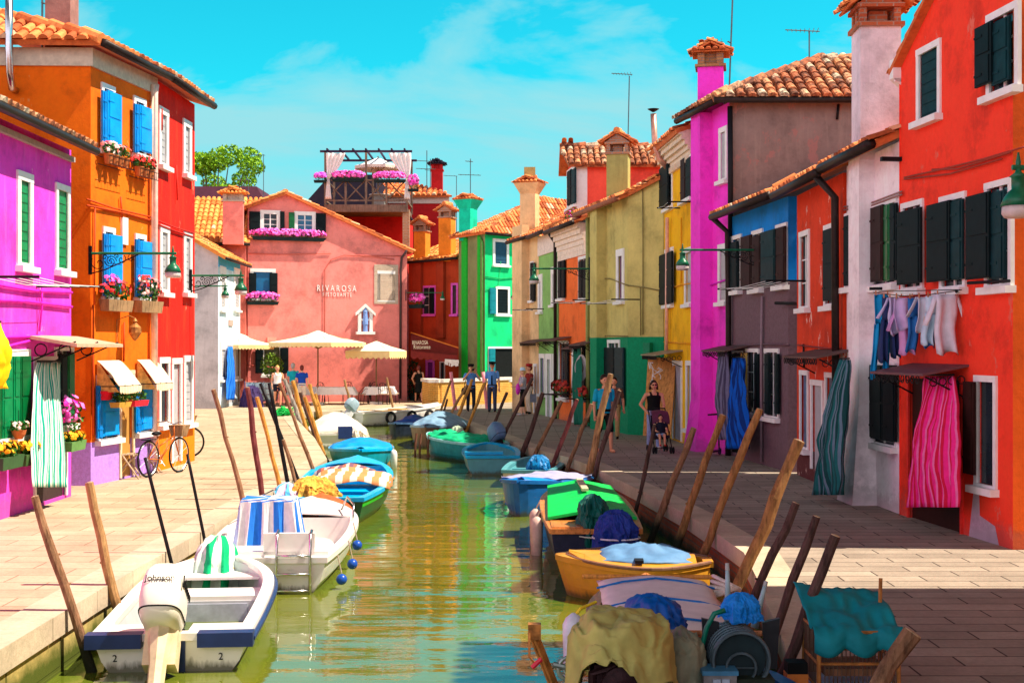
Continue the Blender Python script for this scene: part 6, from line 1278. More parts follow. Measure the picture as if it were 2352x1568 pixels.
# ------------------------------------------------------------------ curtains and awnings
def curtain(label,f,top,bot,mat,d0=.1,d1=.3,folds=8,amp=.04,name='door_curtain',cat='curtain',group='striped door curtains',bulge=.15,twist=0):
    (tx0,tx1,ty),(bx0,bx1,by)=top,bot; A=f.uv(tx0,ty,d0);B=f.uv(tx1,ty,d0);C=f.uv(bx0,by,d1);D=f.uv(bx1,by,d1)
    o=f.pt((C[0]+D[0])/2,min(C[1],D[1]),d1); t=thing(name,label,cat,tuple(o),0,group); wid=abs(D[0]-C[0])*1.5
    def fn(u,v):
        e=v**.7; uu=lerp(lerp(A[0],B[0],u),lerp(C[0],D[0],u),e); vv=lerp(lerp(A[1],B[1],u),lerp(C[1],D[1],u),v)
        uw=u+.09*noise.noise(V((u*2.5,v*.9,folds+.3))); dd=lerp(d0,d1,v)+amp*lerp(.6,1,v)*(1+.9*noise.noise(V((u*5,1.7,folds))))*math.sin(uw*folds*2*math.pi+twist*v*3+1.6*noise.noise(V((u*3,v*2,folds))))-amp*1.1*abs(noise.noise(V((u*4+v*2,v*5,folds))))+bulge*math.sin(math.pi*v)*math.sin(math.pi*u)+amp*.8*noise.noise(V((u*6,v*5,3)))
        return f.pt(uu+.02*math.sin(v*7+u*9),vv,dd)
    MB().grid(fn,72,22,lambda u,v:(u*wid,v*2)).build('fabric',mat,t,smooth=True,thick=.006)
    P=f.pt(A[0],A[1]+.02,d0);Q=f.pt(B[0],B[1]+.02,d0); MB().tube([P,Q],.012,6).build('curtain_rod',BLACK,t); return t
S_=stripes
curtain('green and white striped curtain blown out of the magenta doorway',FM,(86,138,832),(76,152,1118),S_(((.3,(.75,.8,.7)),(.2,(.1,.5,.35)),(.14,(.75,.8,.7)),(.36,(.0,.33,.25))),.17),.12,.36,6,.018,bulge=.06)
curtain('bright blue curtain in the cottage doorway',FC,(523,534,796),(521,539,918),S_(((.5,(.02,.2,.8)),(.5,(.0,.1,.55))),.2),.1,.25,4)
curtain('dark teal striped curtain swept out beside the white house',FBR,(1928,1950,826),(1862,1932,1136),S_(((.35,(.01,.13,.13)),(.25,(.12,.2,.26)),(.4,(.005,.06,.06))),.17),.45,.75,7,.05)
curtain('pink and red striped curtain bulging from the vermilion doorway',FV,(2126,2190,864),(2078,2196,1164),S_(((.45,(.85,.02,.25)),(.2,(.8,.15,.4)),(.35,(.6,.005,.05))),.13),.18,.45,9,.04)
curtain('royal blue striped curtain twisted at the grey house door',FB,(1685,1706,822),(1668,1712,1030),S_(((.5,(.0,.1,.55)),(.5,(.0,.03,.2))),.16),.3,.5,5,.06,twist=2)
curtain('grey striped curtain beside the royal blue one',FB,(1648,1668,806),(1650,1680,1010),S_(((.5,(.16,.15,.25)),(.5,(.06,.05,.1))),.14),.35,.45,4)
curtain('narrow dark green curtain at the coral house door',FOR,(1316,1330,796),(1320,1336,975),M((.0,.12,.07),.8),.3,.45,3)
curtain('yellow cloth hanging at the upper left edge',FM,(-14,2,742),(-20,17,892),M((.95,.6,.0),.7),.5,.55,2,group='hung cloths',name='hanging_cloth',cat='cloth')
AWM=M((.85,.66,.45),.8,0,.15,6,.3,'awning_canvas')
def awning(label,f,r,dep,mat,drop=.45,gp=None,frng=None):
    u0,v0,u1,v1=f.rect(r); t=thing('window_awning',label,'awning',tuple(f.pt((u0+u1)/2,v1-.6,dep)),0,gp); top=v1
    def fn(u,v):
        q=lerp(u0,u1,u); return f.pt(q,top-drop*v**1.2-.02*math.sin(u*math.pi*6)*v,lerp(.04,dep,v))
    MB().grid(fn,18,8,lambda u,v:(u*(u1-u0),v)).build('canvas',mat,t,thick=.01)
    def fn2(u,v): q=lerp(u0,u1,u); return f.pt(q,top-drop-v*(.1+.035*abs(math.sin(u*math.pi*9))),dep+.01+.015*math.sin(u*50)*v)
    MB().grid(fn2,54,3).build('valance',frng or mat,t,thick=.008)
    for u in (u0,u1): MB().add([f.pt(u,top,.04),f.pt(u,top-drop-.1,dep),f.pt(u,top-drop-.1,.04)],[(0,1,2)]).build('side_panel',M((.85,.45,.12),.8,0,.5,12),t,thick=.006)
    m=MB(); m.tube([f.pt(u0,top-drop,dep),f.pt(u1,top-drop,dep)],.012,5); m.tube([f.pt(u0,top-drop,dep),f.pt(u0,top-drop,.05)],.01,5); m.tube([f.pt(u1,top-drop,dep),f.pt(u1,top-drop,.05)],.01,5); m.build('frame',BLACK,t)
awning('cream canvas awning over the first blue shuttered ground window',FO,(218,828,270,880),.46,AWM,gp='cream awnings'); awning('cream canvas awning over the window beside the red house',FO,(310,826,350,872),.42,AWM,gp='cream awnings')
MAW=M((.22,.02,.015),.8,0,.2,6,.2,'maroon_canvas')
fx=Face((-4.6,59.9),(-2.5,59.2),(-3,65)); t=thing('restaurant_awning','maroon restaurant awning with orange edge and white tassels','awning',tuple(at(995,830,59.5)))
a=at(943,765,60.5);b2=at(1052,800,59.0);c_=at(1050,818,58.6);d_=at(943,808,58.2)
MB().grid(lambda u,v:(a.lerp(b2,u)).lerp(at(943,806,58.6).lerp(at(1050,816,58.4),u),v)-V((0,0,.08*math.sin(math.pi*v))),10,8).build('canvas',MAW,t,thick=.015)
MB().tube([a+V((0,0,.03)),b2+V((0,0,.03))],.03,6).build('edge_pole',M((.9,.25,.03),.5),t)
MB().grid(lambda u,v:at(943,806,58.55).lerp(at(1050,816,58.35),u)-V((0,0,v*(.25+.1*abs(math.sin(u*math.pi*7))))),70,3).build('valance',MAW,t,thick=.01)
m=MB(); rg=random.Random(3)
for k in range(22): p=at(1022+k*1.45,814+k*.1,58.3)-V((0,0,.2)); m.tube([p,p-V((0,0,rg.uniform(.15,.32)))],[.015,.035],5)
m.build('tassels',M((.9,.8,.75),.8),t)
ft=Face(tuple(at(943,0,58.7).xy),tuple(at(1050,0,58.5).xy),(-3,65)); text_on(ft,'RIVAROSA',(949,782,985,791),M((.9,.75,.55)),t,d=.25); text_on(ft,'Ristorante',(952,792,990,801),M((.9,.75,.55)),t,d=.25)
# ------------------------------------------------------------------ parasols, tables, chairs
PAR=M((.88,.78,.6),.8,0,.08,4,.2,'parasol_canvas'); PARU=M((.85,.62,.28),.8,0,.1,4,.2,'parasol_valance')
def parasol(label,px,z,hw,yrim,ytop,fringe=.18,n=8,mat=PAR,val=PARU,base=0,name='parasol',rot=.4,vent=True):
    c=at(px,HY,z); vr=CZ+(HY-yrim)*z/F; vt=CZ+(HY-ytop)*z/F; t=thing(name,label,'parasol',(c.x,z,base),0,'cream parasols'); vr-=base;vt-=base
    q=lambda k,r,zz:(r*math.cos(rot+2*math.pi*k/n),r*math.sin(rot+2*math.pi*k/n),zz)
    m=MB()
    for k in range(n):
        for (r0,z0,r1,z1) in ((.0,vt,hw*.5,lerp(vr,vt,.42)),(hw*.5,lerp(vr,vt,.42),hw,vr)):
            if r0==0: m.add([q(k,0,z0),q(k,r1,z1),q(k+1,r1,z1)],[(0,1,2)])
            else: m.quad(q(k,r0,z0),q(k,r1,z1),q(k+1,r1,z1),q(k+1,r0,z0))
    m.build('canopy',mat,t,local=True,thick=.012)
    m=MB()
    for k in range(n):
        A,B=V(q(k,hw,vr)),V(q(k+1,hw,vr))
        for j in range(8): p0,p1=A.lerp(B,j/8),A.lerp(B,(j+1)/8); md=(p0+p1)/2; dz=V((0,0,-fringe)); m.poly([p0,p0+dz*.8,md+dz*1.15,p1+dz*.8,p1])
    m.build('valance',val,t,local=True,thick=.006)
    MB().tube([(0,0,0),(0,0,vt+.06)],.03,8).build('pole',wood((.25,.14,.06)),t,local=True)
    m=MB()
    for k in range(n): m.tube([q(k,.03,vr-.25),q(k,hw*.45,lerp(vr,vt,.42)-.04)],.015,5); m.tube([q(k,0,vt-.03),q(k,hw*.98,vr-.01)],.012,5)
    m.build('ribs',wood((.45,.25,.1)),t,local=True)
    if vent: MB().lathe((0,0,vt-.1),[(.45,-.02),(.3,.06),(.02,.16)],8).build('vent_cap',mat,t,local=True)
    MB().box((0,0,.05),(.5,.5,.1)).build('base_plate',STONE,t,local=True)
parasol('largest cream parasol in the middle of the restaurant terrace',730,55.8,2.12,787,762); parasol('cream parasol partly hidden behind the pale blue cottage',548,56.3,1.5,792,768,rot=.2); parasol('small cream parasol with fringed edge at the right of the terrace',864,56.3,1.42,806,783,.3,4,rot=.5,vent=False)
TCL=M((.85,.8,.78),.7,0,.05,5,.15,'white_tablecloth')
def table(label,px,z,w=1.3,round_=False):
    c=at(px,HY,z); t=thing('cafe_table',label+' table','table',(c.x,z,0),0,'cafe tables'); MB().box((0,0,.7),(w,.8,.04)).build('tabletop',wood((.3,.15,.08)),t,local=True)
    for sx in (-1,1):
        for sy in (-1,1): MB().tube([(sx*w*.42,sy*.32,0),(sx*w*.38,sy*.3,.7)],.02,6).build('leg',BLACK,t,local=True)
    t=thing('tablecloth',label+' tablecloth','tablecloth',(c.x,z,.725),0,'white tablecloths'); o=cloth_box(w*1.08,.88,.33,px,.05,12).build('fabric',TCL,t,local=True,thick=.006); o.location=(0,0,-.31)
table('white clothed table left of the largest parasol pole',700,56.4,1.1); table('wide white clothed table between the two terrace parasols',772,56.2,1.35); table('white clothed table under the fringed parasol',872,56.6,1.1)
def cafe_chair(label,px,z,rz):
    c=at(px,HY,z); t=thing('cafe_chair',label,'chair',(c.x,z,0),rz,'wire cafe chairs'); MB().box((0,0,.45),(.42,.42,.04)).build('seat',M((.5,.35,.25),.7),t,local=True)
    m=MB(); 
    for sx in (-1,1): m.tube([(sx*.2,.2,.45),(sx*.2,.24,.7),(sx*.12,.27,.9),(0,.27,.93)],.014,5)
    for x in (-.1,0,.1): m.tube([(x,.22,.47),(x,.27,.9)],.008,4)
    m.torus((0,.25,.7),.1,.008,(0,1,0),12,4); m.build('backrest',BLACK,t,local=True)
    for sx in (-1,1):
        for sy in (-1,1): MB().tube([(sx*.18,sy*.18,.45),(sx*.22,sy*.22,0)],.013,5).build('leg',BLACK,t,local=True)
    m=MB()
    for sx in (-1,1): m.tube([(sx*.2,.22,.66),(sx*.24,0,.68),(sx*.21,-.19,.45)],.012,5)
    m.build('armrests',BLACK,t,local=True)
for (l_,px,z,rz) in (('dark wire cafe chair at the left end behind the handcart',668,57.0,.2),('wire cafe chair between the parasol pole and the wide table',740,56.6,.5),('wire cafe chair behind the wide table, to its right end',798,57.3,0),('wire cafe chair left of the fringed parasol table, outer one',836,56.3,-1.2),('wire cafe chair left of the fringed parasol table, inner one',851,56.9,-.6),('wire cafe chair right of the fringed parasol table',902,56.6,1.3),('wire cafe chair before the fringed parasol table',884,55.9,2.8),('wire cafe chair partly behind the man in turquoise shirt',652,56.6,-.4)): cafe_chair(l_,px,z,rz)
# handcart
t=thing('handcart','handcart stacked with pale shrink wrapped bottles on the terrace','cart',tuple(at(598,930,54.2))); t.location.z=0
m=MB(); m.box((0,0,.25),(1.2,.7,.05)); m.tube([(.6,-.3,.25),(.8,-.3,1.0),(.8,.3,1.0),(.6,.3,.25)],.02,6); m.build('platform',M((.1,.12,.2),.4,.5),t,local=True)
for x in (-.4,.4): MB().torus((x,-.36,.12),.1,.035,(0,1,0),14,6).build('wheel',BLACK,t,local=True)
m=MB()
for i in range(4):
    for k in range(3): m.box((-.42+i*.28,0,.4+k*.24),(.26,.55,.22))
m.build('bottle_packs',M((.55,.72,.75),.15,0,.4,14,.3),t,local=True)
m=MB(); 
for z in (.5,.75,1.0): m.tube([(-.58,-.32,z),(.58,-.32,z)],.01,4)
for x in (-.58,-.2,.2,.58): m.tube([(x,-.32,.27),(x,-.32,1.05)],.012,4)
m.build('side_grille',CHROME,t,local=True)
t=thing('covered_heap','dark purple covered heap beside the cottage corner','heap',(at(578,925,53.5).x,53.5,.3)); lump_mesh(.45,.4,.55,71,6,-.6).build('fabric',M((.04,.02,.1),.8),t,local=True)
t=thing('net_bundle','bundle of bright green netting on the quay corner','net',(-8.05,46.6,.02)); m=MB(); rg=random.Random(9)
for k in range(26): a=rg.uniform(0,6.28); m.torus((rg.uniform(-.25,.25),rg.uniform(-.25,.25),.1+rg.uniform(-.05,.1)),rg.uniform(.12,.24),.018,(rg.gauss(0,.5),rg.gauss(0,.5),1),10,4)
m.build('netting',M((.0,.5,.08),.6),t,local=True)
# ------------------------------------------------------------------ folding chairs, bicycle
WDC=wood((.5,.36,.24))
def fold_chair(label,px,py,rz):
    p=gp(px,py); t=thing('folding_chair',label,'chair',tuple(p),rz,'wooden folding chairs'); m=MB()
    for k in range(5): m.box((0,-.16+k*.08,.45),(.4,.06,.02))
    m.build('seat',WDC,t,local=True)
    m=MB(); 
    for z in (.78,.86): m.box((0,.27+.02*(z-.78),z),(.38,.02,.06))
    m.build('backrest',WDC,t,local=True)
    for sx in (-1,1):
        MB().tube([(sx*.2,-.22,0),(sx*.2,.15,.55),(sx*.2,.29,.92)],.016,4).build('leg',WDC,t,local=True); MB().tube([(sx*.17,.26,0),(sx*.17,-.18,.46)],.016,4).build('leg',WDC,t,local=True)
fold_chair('wooden folding chair in front of the beige door, nearer the camera',294,1098,R(100)); fold_chair('wooden folding chair next to the parked bicycle',340,1084,R(100))
def wheel(par,c,r=.33,name='wheel'):
    m=MB(); m.torus(c,r,.018,(0,1,0),28,6); o=m.build(name,M((.015,.015,.015),.6),par,local=True,smooth=True)
    m=MB(); 
    for k in range(14): a=2*math.pi*k/14; m.tube([c,(c[0]+r*math.cos(a),c[1],c[2]+r*math.sin(a))],.0025,4)
    m.torus(c,r-.02,.008,(0,1,0),28,4); m.build('spokes',CHROME,o,local=True); return o
def bicycle(label,loc,rz,col):
    t=thing('bicycle',label,'bicycle',loc,rz,'parked bicycles'); wheel(t,(-.52,0,.34)); wheel(t,(.52,0,.34)); m=MB()
    for P in ([(-.52,0,.34),(-.12,0,.3),(-.22,0,.75)],[(-.52,0,.34),(-.2,0,.68)],[(-.12,0,.3),(.36,0,.68)],[(-.18,0,.55),(.36,0,.72)],[(.36,0,.62),(.34,0,.92)]): m.tube(P,.016,6)
    m.tube([(.37,0,.66),(.52,.0,.34)],.014,6); m.build('frame',col,t,local=True,smooth=True)
    m=MB(); m.tube([(.2,-.27,.98),(.32,-.15,1.0),(.34,0,.94),(.32,.15,1.0),(.2,.27,.98)],.012,6); m.build('handlebar',CHROME,t,local=True,smooth=True)
    MB().ball((-.25,0,.8),.1,6,(1.3,.8,.4)).build('saddle',BLACK,t,local=True,smooth=True); m=MB(); m.torus((-.12,0,.3),.08,.008,(0,1,0),14,4); m.tube([(-.12,-.1,.18),(-.12,.1,.42)],.01,5); m.build('crank',CHROME,t,local=True)
    m=MB(); m.box((-.5,0,.7),(.3,.14,.015)); m.tube([(-.36,.06,.7),(-.5,.03,.36)],.006,4); m.build('rack',BLACK,t,local=True); 
    m=MB(); m.hexa([(.42,-.12,.7),(.6,-.12,.7),(.6,.12,.7),(.42,.12,.7)],[(.4,-.16,.92),(.68,-.16,.92),(.68,.16,.92),(.4,.16,.92)]); m.build('basket',WICK,t,local=True); return t
bicycle('bicycle with wicker basket leaning by the red house door',(-6.62,24.85,0),R(72),M((.5,.12,.02),.4,.3)); bicycle('bicycle behind the red house corner with only its rear wheel showing',(-7.66,28.85,0),R(2),BLACK)
fp_=lambda *a:None
t=thing('orange_bag','round orange pot beside the bicycle wheel','pot',tuple(gp(344,1070))); MB().lathe((0,0,0),[(.1,0),(.15,.1),(.13,.22),(.08,.25)],12).build('pot_body',M((.9,.16,.01),.6),t,local=True,smooth=True)
t=thing('red_wall_basket','red wall basket on the nearest blue ground floor shutter','basket',tuple(FO.pt(FO.uv(241,905,.12)[0],FO.uv(241,905,.12)[1],.12))); MB().hexa([(-.05,-.13,-.1),(.08,-.13,-.1),(.08,.13,-.1),(-.05,.13,-.1)],[(-.05,-.16,.06),(.12,-.16,.06),(.12,.16,.06),(-.05,.16,.06)]).build('basket_body',M((.8,.01,.03),.5),t,local=True)
# ------------------------------------------------------------------ brick parapet
pb=brick((.8,.36,.06),(.85,.45,.1),(.4,.2,.05),name='yellow_brick',w=.26,h=.075,ms=.01)
t=thing('brick_parapet','yellow brick bridge parapet with white stone cap behind the police','parapet',(-3.0,53.5,0)); Fp=Face((-3.02,53.45),(.45,59.4),(1,50)); Fp.n=-Fp.n if Fp.n.y>0 else Fp.n
m=MB(); Fp.bx(m,-.0,-.6,Fp.L,1.0,-.32,0); m.box((-3.35,54.6,.2),(.5,2.2,1.6),R(12)); m.build('wall',pb,t); m=MB(); Fp.bx(m,-.05,1.0,Fp.L,1.13,-.38,.06); m.box((-3.35,54.6,1.065),(.62,2.35,.13),R(12)); m.build('stone_cap',STONE,t)
# ------------------------------------------------------------------ roof terrace
DW=wood((.22,.14,.1),.8); t=thing('roof_terrace','wooden roof terrace with pergola and white curtains above the pink restaurant','terrace',(-7.6,62,8.9)); TZ=61.5
X0=at(747,0,TZ).x;X1=at(934,0,TZ).x; zf=at(0,478,TZ).z; zr=at(0,414,TZ).z; zt=at(0,348,TZ).z; Y0,Y1=TZ,TZ+3
m=MB(); m.box(((X0+X1)/2,(Y0+Y1)/2,zf-.05),(X1-X0,3.1,.18)); m.box(((X0+X1)/2,Y0-.06,zf-.02),(X1-X0+.1,.1,.34)); m.build('deck',DW,t)
posts=[lerp(X0,X1,k/4) for k in range(5)]
for k,x in enumerate(posts):
    for y in ((Y0,Y1) if k in(0,2,4) else (Y0,)): MB().box((x,y,(zf+(zt if k in (0,2,4) else zr))/2),(.1,.1,(zt if k in (0,2,4) else zr)-zf)).build('post',DW,t)
m=MB(); 
for z in (zr,zf+.35): m.box(((X0+X1)/2,Y0,z),(X1-X0,.06,.07)); m.box((X1,(Y0+Y1)/2,z),(.06,3,.07)); m.box((X0,(Y0+Y1)/2,z),(.06,3,.07))
for k in range(4):
    a,b2=posts[k]+.06,posts[k+1]-.06; m.tube([(a,Y0,zf+.4),(b2,Y0,zr-.03)],.03,4); m.tube([(a,Y0+.03,zr-.03),(b2,Y0+.03,zf+.4)],.03,4)
m.build('railing',DW,t)
PUR=M((.04,.015,.05),.5); m=MB(); m.box(((X0+X1)/2,Y0,zt),(X1-X0+.5,.1,.1)); m.box(((X0+X1)/2,Y1,zt),(X1-X0+.5,.1,.1)); 
for k in range(7): m.box((lerp(X0+.1,X1-.1,k/6),(Y0+Y1)/2,zt+.08),(.07,3.4,.08))
m.build('pergola',PUR,t)
m=MB(); m.box((X1-.05,Y0+.25,8.0),(.32,.32,1.9)); m.build('brick_pier',brick((.5,.22,.1),(.55,.28,.14),(.5,.4,.32)),t); m=MB(); m.box((X0+.3,Y1-.3,7.6),(.2,.2,2.8)); m.build('support_post',DW,t)
VO=M((.8,.72,.7),.8,0,.12,5,.2,'voile')
def tied(label,xa,xb,xt,z1,z0,y,seed):
    r_=thing('terrace_curtain',label,'curtain',(xt,y,z0),0,'white terrace curtains'); n1=30
    def fn(u,v):
        e=v**1.3; x=lerp(lerp(xa,xb,u),xt+(u-.5)*.12,e)+.1*math.sin(math.pi*v)*(u if xb>xa else -u)*(.5); return (x,y+.05*math.sin(u*30+seed)*(1-.6*v)-.05,lerp(z1,z0,v)+.1*(1-v)*0)
    MB().grid(fn,n1,12).build('fabric',VO,r_,smooth=True,thick=.006)
    MB().grid(lambda u,v:(xt+(u-.5)*lerp(.12,.3,v),y+.04*math.sin(u*20),lerp(z0,z0-.95,v)),10,6).build('lower_fabric',VO,r_,smooth=True,thick=.006)
tied('white curtain tied back at the left terrace post',X0+.05,X0+.95,X0+.15,zt-.1,zr+.05,Y0-.08,1); tied('billowing white curtain tied at the right terrace post',X1-.85,X1+.2,X1+.02,zt-.1,zr+.05,Y0-.08,2)
parasol('white parasol with frilled edge on the roof terrace',868,62.8,1.15,384,362,.14,8,M((.85,.82,.85),.7),M((.75,.58,.5),.8),base=zf,vent=False)
tt=thing('terrace_table','small grey table with cloth on the roof terrace','table',((X0+X1)/2+.5,TZ+1.4,zf+.05)); MB().lathe((0,0,.7),[(.5,0),(.52,.03),(.5,.05)],16).build('tabletop',STONE,tt,local=True); MB().box((0,0,.35),(.5,.5,.7)).build('base',M((.3,.27,.25)),tt,local=True)
FT=Face((X0,Y0),(X1,Y0),(-7,70)); gt='petunia troughs on the roof terrace'
flowerbox('wide trough of pink petunias on the left half of the terrace rail',FT,(760,392,838,418),PINKF,300,.07,'box',group=gt,tall=.75,seed=31,nl=300); flowerbox('wide trough of pink petunias on the right half of the terrace rail',FT,(856,394,932,420),PINKF,300,.07,'box',group=gt,tall=.75,seed=32,nl=300)
flowerbox('clump of violet petunias hanging at the left terrace corner',FT,(720,396,750,420),PURF,90,.07,'box',group=gt,tall=.75,seed=33,nl=130); flowerbox('clump of pink petunias trailing at the right terrace corner',FT,(936,400,962,440),PINKF,100,.07,'box',group=gt,tall=.85,seed=34,nl=130)
# ------------------------------------------------------------------ aerials
AL=M((.1,.12,.13),.4,.6,.2,9,0,'aerial_metal')
def aerial(label,px,y0,y1,z,arms,w=2.0,lean=0):
    A=at(px,y1,z);B=at(px+lean,y0,z); t=thing('tv_aerial',label,'aerial',tuple(A),0,'television aerials'); r=w*z/F/2; MB().tube([(0,0,-.6),(B.x-A.x,0,B.z-A.z)],r,6).build('mast',AL,t,local=True)
    for (y,x0,x1,k) in arms:
        P=at(px+lean,y,z)-A; l0=(x0-px)*z/F;l1=(x1-px)*z/F; m=MB(); m.tube([(l0,0,P.z+.04),(l1,0,P.z)],r*.7,4)
        for j in range(k): q=lerp(l0,l1,(j+.5)/max(1,k)); s=lerp(.12,.3,j/max(1,k)); m.tube([(q-.04,-s,P.z+.02),(q+.04,s,P.z+.02)],r*.4,4)
        m.build('antenna_array',AL,t,local=True)
aerial('thin tv aerial on the dark roof behind the restaurant',605,355,432,66,[(357,575,608,6)],1.6); aerial('aerial with two cross arms left of the crimson chimney',980,346,420,70,[(371,955,990,2),(389,955,1000,2)],2); aerial('short mast touching the crimson chimney',988,365,420,71,[(392,975,990,1)],1.6)
aerial('aerial with flat cross arm above the green chimney',1080,365,460,66,[(372,1068,1086,3),(403,1052,1104,5)],2); aerial('thin mast between the rust red chimneys and green stack',1048,405,520,68,[(405,1018,1050,3)],1.6); aerial('tall aerial behind the olive chimney',1441,175,320,42,[(172,1404,1452,7)],2.6,4); aerial('very tall mast beside the hot pink chimney',1672,-30,215,31.5,[(100,1670,1680,1)],4,11); aerial('small aerial on top of the hot pink chimney',1637,96,112,31.5,[(97,1602,1660,7)],2.5)
aerial('aerial on the ridge of the old tiled hip roof',1858,72,138,33,[(73,1803,1882,8)],3.5); aerial('low aerial behind the pink chimney of the tiled wing',571,412,428,60,[(415,540,575,3)],1.6); aerial('mast beside the chimney of the orange house',97,-20,45,25,[(12,97,112,1)],5)
aerial('low thin wire aerial behind the attic roof ridge',1000+60,0+0,1,1,[]) if False else None
# ------------------------------------------------------------------ people
SK=M((.8,.42,.27),.55,0,.08,6,.02,'skin'); SK2=M((.72,.33,.19),.55,0,.08,6,.02,'tanned_skin')
def caps(mb,P,R_,n=10,sq=1):
    P=[V(p) for p in P]; mb.tube(P,R_,n,sq=sq); mb.ball(P[0],R_[0]*.99,5); mb.ball(P[-1],R_[-1]*.99,5)
ARM={'down':((.05,.02,-.29),(.07,-.06,-.53)),'bent':((.06,.03,-.28),(.02,-.2,-.36)),'face':((.12,-.16,-.2),(-.08,-.3,.1)),'fwd':((.05,-.08,-.27),(.0,-.3,-.3)),'hip':((.14,.06,-.25),(.02,-.1,-.42)),'swing':((.05,.1,-.27),(.07,.12,-.52)),'swingf':((.05,-.1,-.26),(.05,-.22,-.46)),'rest':((.1,-.12,-.26),(.0,-.3,-.3))}
def person(label,x,y,h,rz,skin=SK,top=None,sleeve=.5,bottom=None,blen=.9,btype='trousers',hair=None,hairlen=0,arms=('down','down'),step=0,shoes=None,hat=None,glasses=False,z=0,vest=False,wide=1.13,seat=False,extra=None,group='people by the canal'):
    t=thing('person',label,'person',(x,y,z),rz,group); k=h/1.75; S=lambda p:V(p)*k
    sh=.175*wide; J={}
    hipz=.92; 
    if seat: hipz=.3
    for sg,nm_ in ((-1,'L'),(1,'R')):
        st=step*sg
        if seat: J[nm_]=[(sg*.09,.0,hipz),(sg*.1,-.36,hipz+.03),(sg*.1,-.42,-.05),(sg*.1,-.56,-.08)]
        else: J[nm_]=[(sg*.09,0,.93),(sg*.1,-.03-st*.6,.5),(sg*.1,.02-st,.085),(sg*.115,-.12-st,.035)]
    dz=hipz-.92
    up=lambda p:(p[0],p[1],p[2]+dz)
    m=MB()
    # torso, neck, head
    for (p0,p1,r0,r1,q) in (((0,0,.95),(0,.0,1.15),.145*wide,.13*wide,.75),((0,0,1.12),(0,.0,1.38),.125*wide,.16*wide,.68)): m.tube([S(up(p0)),S(up(p1))],[r0*k,r1*k],14,sq=q)
    m.ball(S(up((0,0,.95))),.15*k*wide,7,(1,.75,.75)); m.ball(S(up((0,0,1.38))),.16*k*wide,7,(1,.68,.45)); caps(m,[S(up((-sh,0,1.4))),S(up((sh,0,1.4)))],[.055*k]*2,8)
    m.tube([S(up((0,.0,1.38))),S(up((0,-.01,1.53)))],[.065*k,.052*k],10)
    m.ball(S(up((0,-.01,1.65))),.1*k,9,(.78,.95,1.12)); m.ball(S(up((0,-.045,1.585))),.06*k,6,(.85,.8,.75)); m.ball(S(up((0,-.108,1.628))),.017*k,5,(.8,1,1.5))
    for sg in (-1,1): m.ball(S(up((sg*.08,0,1.635))),.022*k,5,(.4,.8,1.3))
    for sg,nm_,am in ((-1,'L',arms[0]),(1,'R',arms[1])):
        a=J[nm_]; caps(m,[S(a[0]),S(a[1])],[.085*k,.056*k]); caps(m,[S(a[1]),S(a[2])],[.056*k,.036*k]); caps(m,[S(a[2]),S((a[2][0],a[2][1]+.03,a[2][2]-.04)),S(a[3])],[.036*k,.034*k,.028*k],8)
        e,w=ARM[am]; s0=V(up((sg*sh,0,1.4))); E=s0+V((sg*e[0],e[1],e[2])); Wp=s0+V((sg*w[0],w[1],w[2])); caps(m,[s0*k,E*k],[.054*k,.04*k]); caps(m,[E*k,Wp*k],[.042*k,.028*k])
        d=(Wp-E).normalized(); c=d.cross(V((sg,0,0))).normalized(); sd=d.cross(c); pm=Wp+d*.045; caps(m,[Wp*k,(Wp+d*.07)*k],[.027*k,.03*k],8)
        for f_ in range(4): b0=Wp+d*.075+sd*(f_-1.5)*.018; L_=(.07,.08,.075,.06)[f_]; caps(m,[b0*k,(b0+d*L_*.5)*k,(b0+d*L_+c*-.02)*k],[.0095*k,.009*k,.008*k],6)
        b0=Wp+d*.03+sd*.028; caps(m,[b0*k,(b0+d*.03+sd*.025)*k,(b0+d*.06+sd*.03)*k],[.011*k,.01*k,.009*k],6)
        J['arm'+nm_]=(s0,E,Wp)
    m.build('body',skin,t,local=True,mods=remesh(.0085*k,2))
    for sg in (-1,1): MB().ball(S(up((sg*.032,-.1,1.655))),.011*k,5).build('eye',DARK,t,local=True)
    MB().ball(S(up((0,-.098,1.592))),.02*k,5,(1,.3,.25)).build('mouth',M((.45,.08,.06)),t,local=True)
    if hair:
        m=MB(); m.ball(S(up((0,.012,1.685))),.104*k,9,(.84,.98,1.0)); m.ball(S(up((0,.045,1.64))),.092*k,8,(.9,.8,1.1+hairlen*3))
        if hairlen>.05:
            for sg in (-1,1): caps(m,[S(up((sg*.075,.02,1.67))),S(up((sg*.095,.02,1.62-hairlen)))],[.035*k,.03*k],8)
        m.build('hair',hair,t,local=True,smooth=True)
    if top:
        m=MB(); g=.013
        m.tube([S(up((0,0,.9 if not vest else .93))),S(up((0,0,1.15))),S(up((0,0,1.39 if not vest else 1.36)))],[(.158*wide)*k,(.146*wide)*k,(.17*wide)*k],16,sq=.78)
        m.ball(S(up((0,0,1.385 if not vest else 1.35))),.168*k*wide,8,(1,.76,.42))
        if vest:
            for sg in (-1,1): caps(m,[S(up((sg*.075*wide,-.115*wide,1.36))),S(up((sg*.085*wide,-.07,1.455))),S(up((sg*.085*wide,.05,1.455))),S(up((sg*.075*wide,.11*wide,1.36)))],[.026*k]*4,8)
        if not vest:
            for nm_ in 'LR':
                s0,E,Wp=J['arm'+nm_]
                if sleeve<=1: caps(m,[s0*k,(s0.lerp(E,sleeve))*k],[.062*k,.058*k])
                else: caps(m,[s0*k,E*k],[.062*k,.05*k]); caps(m,[E*k,Wp*k],[.05*k,.038*k])
        m.build('shirt' if btype!='dress' else 'dress_top',top,t,local=True,mods=remesh(.012*k,2))
